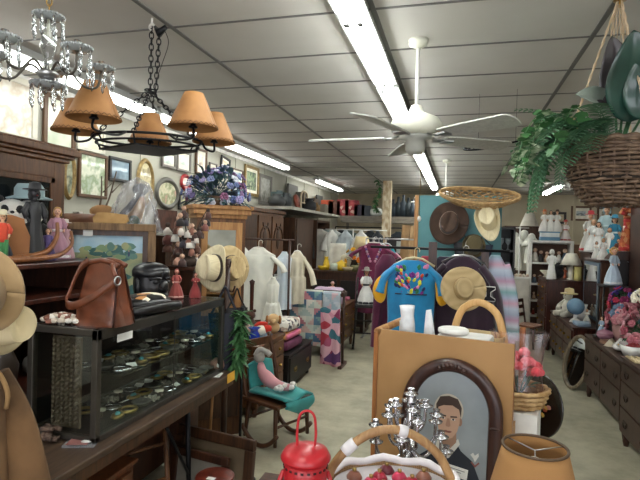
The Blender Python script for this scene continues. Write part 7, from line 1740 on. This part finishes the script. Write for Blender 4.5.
# ------------------------------------------------------------------ hanging basket with plants
pb = at(614, 172, 2.5)
bt = pb.z + .135; bb_ = pb.z - .17
t = thing('hanging_basket', 'dark wicker basket hung by cords from the ceiling at the upper right', 'basket', (pb.x, pb.y, bb_))
H_ = bt - bb_
def br(z): q = z / H_; return .10 + .125 * math.sin(min(1, q * 1.02) * PI * .58) ** .8
b = MB()
rows = 17
for k in range(rows):
    z = .012 + (H_ - .02) * k / (rows - 1); r_ = br(z); ph = PI * (k % 2)
    b.tube([((r_ + .0065 * math.cos(12 * a_ + ph)) * math.cos(a_), (r_ + .0065 * math.cos(12 * a_ + ph)) * math.sin(a_), z + .004 * math.sin(3 * a_ + k)) for a_ in [2 * PI * j / 72 for j in range(72)]], .0088, 6, True)
b.build('woven_wall', WICK, t)
b = MB()
for j in range(24): a_ = 2 * PI * j / 24; b.tube([(br(z) * math.cos(a_), br(z) * math.sin(a_), z) for z in [H_ * q / 8 for q in range(9)]], .006, 5)
b.build('stakes', WICK, t)
b = MB(); b.lathe([(0, .01), (.105, .012)], n=30); b.build('bottom', WICK, t)
b = MB(); b.lathe([(.2, 0.12), (.21, H_ - .05), (0, H_ - .045)], n=30); b.build('liner', P('#2a221c', .9), t)
b = MB(); rn = 36
b.tube([(.226 * math.cos(2 * PI * j / 60), .226 * math.sin(2 * PI * j / 60), H_ + .006 * math.sin(20 * 2 * PI * j / 60)) for j in range(60)], .013, 8, True); b.build('rim', WICK, t)
top = CEIL - .012 - bb_
CORD = mat('jute_cord', '#d0b898', .9)
for k in range(3):
    a_ = R(175) + 2 * PI * k / 3; e = V((.22 * math.cos(a_), .22 * math.sin(a_), H_)); f_ = V((.01 * math.cos(a_), .01 * math.sin(a_), top))
    b = MB(); 
    for s in (0, 1): b.tube([e.lerp(f_, q / 30) + V((.004 * math.cos(q * 1.3 + PI * s), .004 * math.sin(q * 1.3 + PI * s), 0)) for q in range(31)], .0032, 5)
    b.build('cord', CORD, t)
b = MB(); b.cyl((0, 0, top - .03), (0, 0, top + .012), .006); b.lathe([(.03, 0), (.03, .008), (0, .008)], (0, 0, top + .003), 14); b.build('ceiling_hook', BRASS, t)
b = MB()
for k in range(14): a_ = k * .45; b.tube([(.012 * math.cos(a_), .012 * math.sin(a_), top - .02), (.03 * math.cos(a_), .03 * math.sin(a_), top - .1), (.035 * math.cos(a_ + .2), .035 * math.sin(a_ + .2), top - .17)], .002, 4)
b.build('cord_tassel', CORD, t)
MB().box((-.17, .03, H_ + .12), (.05, .012, .06)).build('cord_bead', P('#d8b888', .7), t)
# fern and ivy
FERN = mat('fern_green', '#65916d', .55, kind='mix', col2='#456f50', sc=12)
base = V((pb.x, pb.y, bt - .03))
def frond(b, p, d, L, w, droop, n=16):
    p = V(p); d = V(d).normalized(); pts = []; c = p.copy(); dd = d.copy()
    for k in range(n + 1):
        pts.append(c.copy()); c = c + dd * (L / n); dd = (dd + V((0, 0, -droop / n))).normalized()
    b.tube(pts, [.003 - .002 * k / n for k in range(n + 1)], 5)
    for k in range(1, n + 1):
        tg = (pts[min(k + 1, n)] - pts[k - 1]).normalized(); s = tg.cross(V((0, 0, 1))); s = s.normalized() if s.length > .05 else V((1, 0, 0))
        ww = w * math.sin(PI * min(1, .12 + .88 * (1 - k / (n + 1)))) ** .8
        for q in (-1, 1): leaf_verts(b, pts[k], s * q + tg * .5 + V((0, 0, .15)), ww, ww * .36, droop=.25)
rn = random.Random(10)
t = thing('boston_fern', 'bushy green fern spilling over the left rim of the hanging basket', 'fern', base)
for k in range(44):
    a_ = R(rn.uniform(105, 240)); e = rn.uniform(.35, 1.7); r0 = rn.uniform(.02, .15)
    b = MB(); frond(b, (r0 * math.cos(a_), r0 * math.sin(a_), .02), (math.cos(a_), math.sin(a_), e), rn.uniform(.24, .42), rn.uniform(.05, .075), rn.uniform(1.1, 2.2)); b.build('frond', FERN, t)
for k in range(10):
    a_ = R(rn.uniform(80, 130)); b = MB(); frond(b, (.08 * math.cos(a_), .08 * math.sin(a_), .02), (math.cos(a_), math.sin(a_), rn.uniform(.8, 1.8)), rn.uniform(.14, .22), .05, 2.0); b.build('frond', FERN, t)
for k in range(7):
    a_ = R(rn.uniform(165, 215)); b = MB(); frond(b, (.17 * math.cos(a_), .17 * math.sin(a_), .05), (math.cos(a_), math.sin(a_), .25), rn.uniform(.34, .5), .042, 4.2, 22); b.build('hanging_frond', FERN, t)
t = thing('variegated_ivy', 'cream edged ivy trailing from the left side of the hanging basket', 'ivy', base)
def ivy_leaf(b, p, d, s):
    d = V(d).normalized(); sd = d.cross(V((0, .3, 1))).normalized(); q = sd.cross(d); p = V(p)
    ou = [(0, 0), (.35, .15), (.5, .45), (.28, .5), (.3, .75), (0, 1.05), (-.3, .75), (-.28, .5), (-.5, .45), (-.35, .15)]
    vs = [p + sd * (x * s) + d * (y * s) + q * (.12 * s * (abs(x) - .2)) for x, y in ou]; c = p + d * (.5 * s); b.add(vs + [c], [(i, (i + 1) % 10, 10) for i in range(10)])
for k in range(13):
    a_ = R(rn.uniform(130, 240)); g_ = rn.uniform(.95, 1.3); pts = spline([(.1 * math.cos(a_), .1 * math.sin(a_), .06), (.28 * g_ * math.cos(a_), .28 * g_ * math.sin(a_), .1 + rn.uniform(0, .1)), (.38 * g_ * math.cos(a_), .38 * g_ * math.sin(a_), rn.uniform(-.02, .1)), (.42 * g_ * math.cos(a_), .42 * g_ * math.sin(a_), rn.uniform(-.16, -.02))], 5)
    v_ = MB(); v_.tube(pts, .0025, 5); st_ = v_.build('vine', LEAF2, t); lf = MB()
    for i in range(3, len(pts), 1): ivy_leaf(lf, pts[i], V((rn.uniform(-1, 1), rn.uniform(-1, 1), rn.uniform(-.8, .3))), rn.uniform(.045, .075))
    lf.build('leaves', VARI if k % 3 else LEAF2, st_)
# large dark leaves of the rubber plant
t = thing('rubber_plant', 'broad dark green rubber plant leaves rising from the hanging basket', 'plant', base)
RUB = mat('rubber_leaf', '#27493f', .3, kind='mix', col2='#1c352e', sc=6, coat=.3); RUBP = mat('rubber_leaf_purple', '#4a4244', .35, kind='mix', col2='#332d30', sc=6); RUBL = mat('pale_leaf', '#8a9488', .35, kind='mix', col2='#6a766c', sc=6)
def big_leaf(p0, d0, L, w, bend, m_, roll=0):
    pts = []; c = V(p0); d = V(d0).normalized(); n = 14
    for k in range(n + 1): pts.append(c.copy()); c = c + d * (L / n); d = (d + V(bend) / n).normalized()
    sd0 = d.cross(V((0, 0, 1))).normalized()
    def f(a_, q):
        i = min(int(a_ * n), n - 1); fr_ = a_ * n - i; c = pts[i].lerp(pts[i + 1], fr_); tg = (pts[i + 1] - pts[i]).normalized(); s = tg.cross(V((math.sin(roll), -math.cos(roll), .2))).normalized(); up = s.cross(tg)
        ww = w * (math.sin(PI * a_ ** .8) ** .7 if 0 < a_ < 1 else .02); x = (q - .5); return c + s * (x * ww) + up * (abs(x) * ww * .35 + .006 * math.sin(10 * a_))
    b = MB(); b.grid(f, 28, 8, .0025); lf = b.build('leaf', m_, t); b = MB(); b.tube([f(q / 14, .5) for q in range(15)], .003, 5); b.build('midrib', LEAF2, lf)
    return lf
def rel(u, v, d): return at(u, v, d) - base
def leaf_to(u0, v0, d0, u1, v1, d1, w, m_, roll=0, bend=(0, 0, 0)):
    a_, c = rel(u0, v0, d0), rel(u1, v1, d1); big_leaf(a_, c - a_, (c - a_).length, w, bend, m_, roll)
leaf_to(630, 122, 2.46, 634, 30, 2.3, .25, RUB); leaf_to(620, 118, 2.5, 612, 36, 2.42, .17, RUBP)
leaf_to(622, 116, 2.52, 580, 80, 2.4, .13, RUBL, .6, (0, 0, -.5)); leaf_to(640, 120, 2.4, 662, 40, 2.3, .2, RUB, -.3)
leaf_to(616, 118, 2.5, 596, 96, 2.45, .05, RUBP, .4, (0, 0, -.4)); leaf_to(628, 120, 2.55, 605, 60, 2.6, .08, RUBL, .3)
b = MB(); b.tube([(.0, 0, -.06), (.02, 0, .1)], .012, 8); 
for u, v in ((630, 122), (622, 118), (640, 120), (616, 118), (628, 120)): b.tube([(.01, 0, -.04), rel(u, v, 2.5)], .006, 6)
b.build('stems', LEAF, t)

# ------------------------------------------------------------------ iron chandelier with leather shades
SZ_ = 2.09
sh = [onz(94, 119, SZ_), onz(76, 132, SZ_), onz(150, 143, SZ_), onz(193, 128, SZ_), onz(214, 143, SZ_)]
cen = V((sum(s.x for s in sh) / 5, sum(s.y for s in sh) / 5, 0)); hook = onz(152, 18, CEIL)
cen = V((hook.x * .6 + cen.x * .4, hook.y * .6 + cen.y * .4, 0))
t = thing('iron_chandelier', 'black iron chandelier with five leather shades hung on chains at the upper left', 'chandelier', (cen.x, cen.y, CEIL))
def L_(p): return V((p.x - cen.x, p.y - cen.y, p.z - CEIL))
def chain(p, q, n=None, r=.0034, s=.03):
    p, q = V(p), V(q); d = q - p; n = n or max(3, int(d.length / s)); u = d.normalized(); a_ = u.orthogonal().normalized(); c = u.cross(a_); b = MB()
    for k in range(n):
        m_ = p + d * ((k + .5) / n); x = a_ if k % 2 else c; h = d.length / n * .66; w_ = h * .55
        b.tube([m_ + u * (h * math.cos(g)) + x * (w_ * math.sin(g)) for g in [2 * PI * j / 10 for j in range(10)]], r, 5, True)
    return b
RZ_ = 2.088 - CEIL
rx, ry = .29, .22
ringang = math.atan2(CR.y, CR.x)
def ringp(a_, k=1, z=RZ_): return RZ(ringang) @ V((rx * k * math.cos(a_), ry * k * math.sin(a_), z))
b = MB(); b.tube([ringp(2 * PI * j / 48) for j in range(48)], .007, 8, True); b.tube([ringp(2 * PI * j / 48, .94, RZ_ - .03) for j in range(48)], .006, 8, True); b.build('oval_ring', IRON, t)
b = MB(); n_ = 48; vs = []
for z in (RZ_ - .05, RZ_ - .06):
    for j in range(n_):
        a_ = 2 * PI * j / n_; k = .93 / (abs(math.cos(a_)) + abs(math.sin(a_))); vs.append(ringp(a_, k, z))
b.add(vs, [tuple(range(n_))[::-1], tuple(range(n_, 2 * n_))] + [(j, (j + 1) % n_, (j + 1) % n_ + n_, j + n_) for j in range(n_)], False); b.build('iron_plate', IRON, t)
for j in range(8): a_ = 2 * PI * j / 8; MB().tube([ringp(a_), ringp(a_, .94, RZ_ - .03)], .005, 6).build('ring_stay', IRON, t)
for j in range(4): a_ = PI / 2 * j; MB().tube([ringp(a_, .94, RZ_ - .03), ringp(a_, .9, RZ_ - .055)], .006, 6).build('plate_stay', IRON, t)
bot = V((hook.x - cen.x, hook.y - cen.y, 2.39 - CEIL))
h0 = L_(V((hook.x, hook.y, CEIL - .05)))
chain(h0, bot, None, .0035, .03).build('main_chain', IRON, t)
chain(h0 + V((.05, -.0, -.04)), bot + V((.035, 0, -.03)), None, .0035, .03).build('second_chain', IRON, t)
b = MB(); b.cyl(h0 + V((0, 0, -.004)), h0 + V((0, 0, .05)), .006); b.tube([h0 + V((.018 * math.sin(g), 0, .0 + .018 * math.cos(g))) for g in [2 * PI * j / 12 for j in range(12)]], .004, 6, True); b.build('ceiling_hook', WHITE, t)
MB().tube([h0 + V((.02, 0, 0)), h0 + V((.055, -.01, -.045)), h0 + V((.1, -.01, -.01))], [.008, .024, .012], 8).build('canopy_cup', IRON, t)
b = MB(); b.tube(spline([h0 + V((.08, 0, -.02)), h0 + V((.11, 0, -.1)), h0 + V((.07, 0, -.22)), bot + V((.04, 0, .05)), bot + V((0, 0, -.2))], 5), .0022, 5); b.build('lamp_cord', P('#2a2220', .7), t)
b = MB(); b.tube([bot + V((.03 * math.cos(g), .03 * math.sin(g), 0)) for g in [2 * PI * j / 12 for j in range(12)]], .004, 6, True); b.build('chain_ring', IRON, t)
for a_ in (R(200), R(340), R(90), R(270)): chain(bot, ringp(a_)).build('stay_chain', IRON, t)
SHD = mat('rawhide', '#ab7a48', .7, kind='mix', col2='#936438', sc=8)
for k, s_ in enumerate(sh):
    c = L_(s_); q = RZ(-ringang) @ c; a_ = math.atan2(q.y / ry, q.x / rx); st_ = ringp(a_)
    b = MB(); dn = V((0, 0, -.05)); b.tube(spline([st_, st_.lerp(c, .35) + V((0, 0, -.035)), c + V((0, 0, -.045)), c + V((0, 0, .01)), c + V((0, 0, .05))], 6), .006, 8); arm = b.build('arm', IRON, t)
    MB().lathe([(.0, .0), (.02, .0), (.022, .006), (.014, .012), (.014, .06), (0, .062)], c + V((0, 0, .0)), 14).build('lamp_socket', IRON, arm)
    m_ = MB(); H2 = .165
    m_.grid(lambda a2, q2: (c.x + (.118 - .072 * q2) * math.cos(2 * PI * a2), c.y + (.118 - .072 * q2) * math.sin(2 * PI * a2), c.z + H2 * q2), 40, 8, .002); shd = m_.build('lamp_shade', SHD, t)
    b = MB()
    for j in range(30):
        g = 2 * PI * j / 30; g2 = 2 * PI * (j + 1) / 30
        b.tube([c + V((.1185 * math.cos(g), .1185 * math.sin(g), .001)), c + V((.114 * math.cos((g + g2) / 2), .114 * math.sin((g + g2) / 2), .013)), c + V((.1185 * math.cos(g2), .1185 * math.sin(g2), .001))], .0017, 4)
    b.build('laced_edge', P('#5d3a1c', .7), shd)

# ------------------------------------------------------------------ crystal chandelier
pc = at(48, 60, 2.0)
t = thing('crystal_chandelier', 'cut crystal chandelier with curved metal arms in the upper left corner', 'chandelier', (pc.x, pc.y, CEIL))
def zc(v, u=48, d=2.0): return at(u, v, d).z - CEIL
chain((0, 0, -.01), (0, 0, zc(12)), None, .0028, .026).build('chain', BRASS, t)
MB().lathe([(.05, 0), (.045, -.02), (.01, -.03), (0, -.03)], n=18).build('ceiling_cap', BRASS, t)
b = MB(); za, zb_ = zc(12), zc(84); Hh = za - zb_
b.lathe([(0, zb_), (.02, zb_), (.03, zb_ + .03), (.018, zb_ + .07), (.016, zb_ + .1), (.03, zb_ + .14), (.026, zb_ + .19), (.014, zb_ + .22), (.012, za), (0, za)], n=14); b.build('crystal_column', CRYSTAL, t)
pz = MB(); pz.lathe([(0, 0), (.006, -.006), (.007, -.04), (.0045, -.05), (.008, -.06), (.005, -.08), (0, -.088)], n=6); proto = None
def prisms(par, c, r, n, s=1, ph=0):
    global proto
    for j in range(n):
        a_ = 2 * PI * j / n + ph
        if proto is None: o = pz.build('prism', CRYSTAL, par); proto = o
        else: o = dup(proto, par)
        o.location = (c[0] + r * math.cos(a_), c[1] + r * math.sin(a_), c[2]); o.scale = (s, s, s)
def dish(c, r, name='crystal_dish', n=8, s=1, par=None):
    b = MB(); b.lathe([(.008, .0), (r * .6, -.004), (r, .012), (r * 1.03, .018), (r * .9, .016), (r * .5, .004), (.008, .006)], c, 22)
    for j in range(20): a_ = 2 * PI * j / 20; b.ell((c[0] + r * math.cos(a_), c[1] + r * math.sin(a_), c[2] + .014), .0065, 6)
    o = b.build(name, DISHM, par or t); prisms(o, (c[0], c[1], c[2] + .006), r * .97, n, s, .3); return o
dish((0, 0, zc(20)), .056, n=8)
dish((0, 0, zc(88)), .06, n=8)
MB().lathe([(0, -.02), (.03, -.015), (.045, 0), (.03, .012), (0, .012)], (0, 0, zc(74)), 20).build('arm_hub', STEEL, t)
for k in range(5):
    a_ = R(-105) + 2 * PI * k / 5 + ringang; M_ = RZ(a_); zh = zc(74); r_ = .2; ze = zc(60) 
    b = MB(); b.tube([M_ @ q for q in spline([V((.02, 0, zh)), V((.07, 0, zh + .035)), V((.13, 0, zh - .02)), V((.185, 0, zh - .015)), V((r_, 0, ze - .005))], 6)], .005, 8); arm = b.build('arm', BRONZE, t)
    e = M_ @ V((r_, 0, ze)); MB().lathe([(.008, 0), (.011, .008), (.013, .04), (.01, .042), (0, .04)], e, 12).build('candle_socket', CRYSTAL, t); dish(e, .052, n=7, par=t)
# dark oval rattan object under the ceiling
p = at(478, 148, 4.2)
t = thing('oval_beater', 'dark oval lattice beater hanging under the ceiling behind the fan', 'carpet beater', p, R(-20))
b = MB(); b.tube([(.12 * math.cos(2 * PI * j / 30), .04 * math.sin(2 * PI * j / 30), .02 * math.sin(2 * PI * j / 30)) for j in range(30)], .008, 6, True)
for x in (-.08, -.04, 0, .04, .08): b.tube([(x, -.035, -.017), (x + .02, .035, .017)], .004, 5)
b.build('lattice_head', IRON, t); MB().tube([(.12, 0, 0), (.2, 0, .012), (.32, 0, .03)], .008, 6).build('handle', IRON, t)
b = MB(); b.cyl((0, 0.0, .0), (0, 0, CEIL - p.z), .0015, n=5); b.cyl((.3, 0, .028), (.3, 0, CEIL - p.z), .0015, n=5); b.build('wire', IRON, t)
# ------------------------------------------------------------------ more of the crowded stock
# far table under the back shelf
t = thing('far_table', 'plain table of boxes and crockery under the back shelf', 'table', (-1.72, 10.35, 0))
box(-.85, .8, -.3, .3, .82, .86).build('table_top', OAKD, t)
for a_ in (-.8, .75):
    for b_ in (-.26, .26): MB().bb(a_ - .03, a_ + .03, b_ - .03, b_ + .03, 0, .82).build('leg', OAKD, t)
stock = [('white_carton', 'white carton at the left end of the far table', 'carton', '#e4e2dc', .22, .3, 0), ('blue_carton', 'blue grey carton second from the left on the far table', 'carton', '#7d8e9c', .18, .22, 0),
         ('milk_jug', 'tall white jug on the far table beside the blue grey carton', 'jug', '#e9e7e0', .14, .42, 1), ('red_canister', 'red canister in the middle of the far table', 'canister', '#a8352c', .14, .26, 1),
         ('cream_carton', 'cream carton right of the red canister on the far table', 'carton', '#d9cfb4', .2, .36, 0), ('white_urn', 'white urn on the far table', 'urn', '#dedcd6', .18, .46, 1),
         ('green_carton', 'dull green carton near the right end of the far table', 'carton', '#6d7a5c', .2, .24, 0), ('pink_canister', 'pink canister at the right end of the far table', 'canister', '#d6a0a8', .14, .3, 1)]
for k, (nm, lab, ct, c, w_, h, kind) in enumerate(stock):
    x = -2.44 + .2 * k; b = MB()
    if kind: b.lathe([(0, 0), (w_ * .4, 0), (w_ * .5, h * .35), (w_ * .42, h * .7), (w_ * .2, h * .85), (w_ * .28, h), (0, h * .98)], n=16)
    else: b.box((0, 0, h / 2), (w_ * .85, .2, h))
    tag(b.build(nm, P(c, .5), None, (x, 10.3, .861)), lab, ct)
# white garments hung below the shelf, bright between the coats
t = thing('white_garment_stand', 'thin white stand hung with pale garments beyond the sideboard', 'stand', (-1.95, 9.55, 0))
MB().cyl((0, 0, 0), (0, 0, 1.72), .012).build('pole', WHITE, t); MB().lathe([(.16, 0), (.14, .02), (0, .025)], n=18).build('base', WHITE, t); MB().cyl((-.55, 0, 1.7), (.65, 0, 1.7), .01).build('rail', WHITE, t)
for k, (x, c, lab) in enumerate(((-.42, '#dcdad2', 'white nightgown first on the pale garment stand'), (-.14, '#b9c2c6', 'pale grey blue blouse second on the pale garment stand'), (.16, '#e6e4de', 'white blouse third on the pale garment stand'), (.48, '#3a3e44', 'charcoal waistcoat last on the pale garment stand'))):
    garment('hanging_garment', lab, 'garment', (-1.95 + x, 9.52, 0), .5 - .3 * k, [(1.12, .13, .05), (1.3, .12, .05), (1.56, .125, .045), (1.6, .11, .035), (1.65, .05, .03), (1.69, .03, .02)], FAB(c), slv(.12, 1.58, .3, .03) if k < 3 else None, .015, 6, seed=80 + k)
# extra dolls on the step shelf
for k, (y, h, c, hc, ht, lab) in enumerate(((1.62, .3, '#22262e', '#2a1c14', '#3a2d22', 'dark clothed doll with a brown hat at the near end of the doll shelf'), (1.74, .24, '#d9d2c6', '#c9a46a', None, 'pale dressed blonde doll near the left end of the doll shelf'), (2.24, .2, '#c9a0a8', '#7a3a22', '#e8e2da', 'small rosy doll with a white cap at the far end of the doll shelf'))):
    q = V((-2.2 if k < 2 else -2.02, y, SZ + .001)); doll(lab, q, h, fc(q), c, hc, hatc=ht)
# right side: small pieces on chest, cabinet and vanity
sm = [((1.6, 8.45, TZ_), '#b05a3a', .16, 'rust figurine behind the white shaded lamp on the tall chest'), ((1.45, 8.55, TZ_), '#d8d0c0', .2, 'ivory figurine behind the black plush figure on the tall chest'), ((1.7, 8.3, TZ_), '#8d7a62', .14, 'tan figurine at the back of the tall chest'),
      ((1.72, 7.2, 1.385), '#e3e0d8', .22, 'white figurine at the far end of the brown cabinet top'), ((1.9, 6.85, 1.385), '#b8c4c8', .24, 'silver grey figurine behind the ivory dressed doll'), ((1.98, 7.15, 1.385), '#7a3a34', .2, 'dark red figurine at the back of the brown cabinet'),
      ((1.5, 7.35, VZ), '#c9b4a0', .16, 'beige figurine behind the lamb doll on the vanity'), ((1.5, 6.6, VZ), '#e9e4da', .18, 'white figurine behind the blue globe lamp base'), ((2.0, 7.72, DC), '#f0ede6', .34, 'white angel figurine in front of the crimson hatted doll'), ((2.35, 7.7, DC), '#d8b8b0', .3, 'blush pink figurine before the teal dressed doll')]
for k, ((x, y, z), c, h, lab) in enumerate(sm):
    q = V((x, y, z + .001))
    if k % 2: doll(lab, q, h, fc(q), c, ('#3a281c', '#c9a878', '#6d4a2e')[k % 3], name='figurine', cat='figurine', arms=1)
    else: doll(lab, q, h, fc(q), c, ('#d8cfc0', '#4a3424', '#a8784a')[k % 3], name='figurine', cat='figurine', style='robe')
# on the wall shelf: a second rank of goods
for k, (u, X, w_, h, c, kd, lab) in enumerate(((279, -3.2, .2, .34, '#5d6a6e', 'jar', 'tall blue grey jar behind the wire basket on the wall shelf'), (286, -2.85, .2, .24, '#2e3234', 'jar', 'black pot before the glassware box on the wall shelf'), (301, -3.2, .3, .42, '#7d7468', 'box', 'grey brown box behind the pale chair back'), (312, -3.15, .34, .34, '#4a3a2e', 'box', 'dark brown box between the kettle and the slate'), (322, -2.85, .3, .2, '#8d8476', 'box', 'grey box at the shelf bend before the orange red box'))):
    wall_item(lab, 'shelf_jar' if kd == 'jar' else 'shelf_box', kd, u, X, w_, h, c, kind=kd)
# low stock under the quilts and behind the aisle
for k, (x, y, w_, d_, h, c, lab) in enumerate(((-2.2, 5.2, .22, .5, .5, '#4d3222', 'dark wooden crate behind the blanket chest'), (-.55, 6.4, .5, .4, .6, '#3a2a22', 'dark low cupboard behind the clothes rack beside the aisle'), (.2, 7.2, .6, .4, .9, '#5a3c28', 'brown cupboard behind the hat board'))):
    t = thing('wooden_crate' if k == 0 else 'low_cupboard', lab, 'crate' if k == 0 else 'cupboard', (x, y, 0)); m_ = mat('stock_wood_%d' % k, c, .5, kind='wood')
    box(-w_ / 2, w_ / 2, -d_ / 2, d_ / 2, 0, h - .03).build('carcass', m_, t); box(-w_ / 2 - .02, w_ / 2 + .02, -d_ / 2 - .02, d_ / 2 + .02, h - .03, h).build('top', m_, t)
# ------------------------------------------------------------------ ambient light
w = bpy.data.worlds.new('world'); SC.world = w; w.use_nodes = True
w.node_tree.nodes['Background'].inputs[0].default_value = (.9, .95, 1, 1); w.node_tree.nodes['Background'].inputs[1].default_value = .3
SC.view_settings.exposure = 1.0
SC.cycles.use_denoising = True
SC.cycles.max_bounces = 8
SC.cycles.sample_clamp_indirect = 6
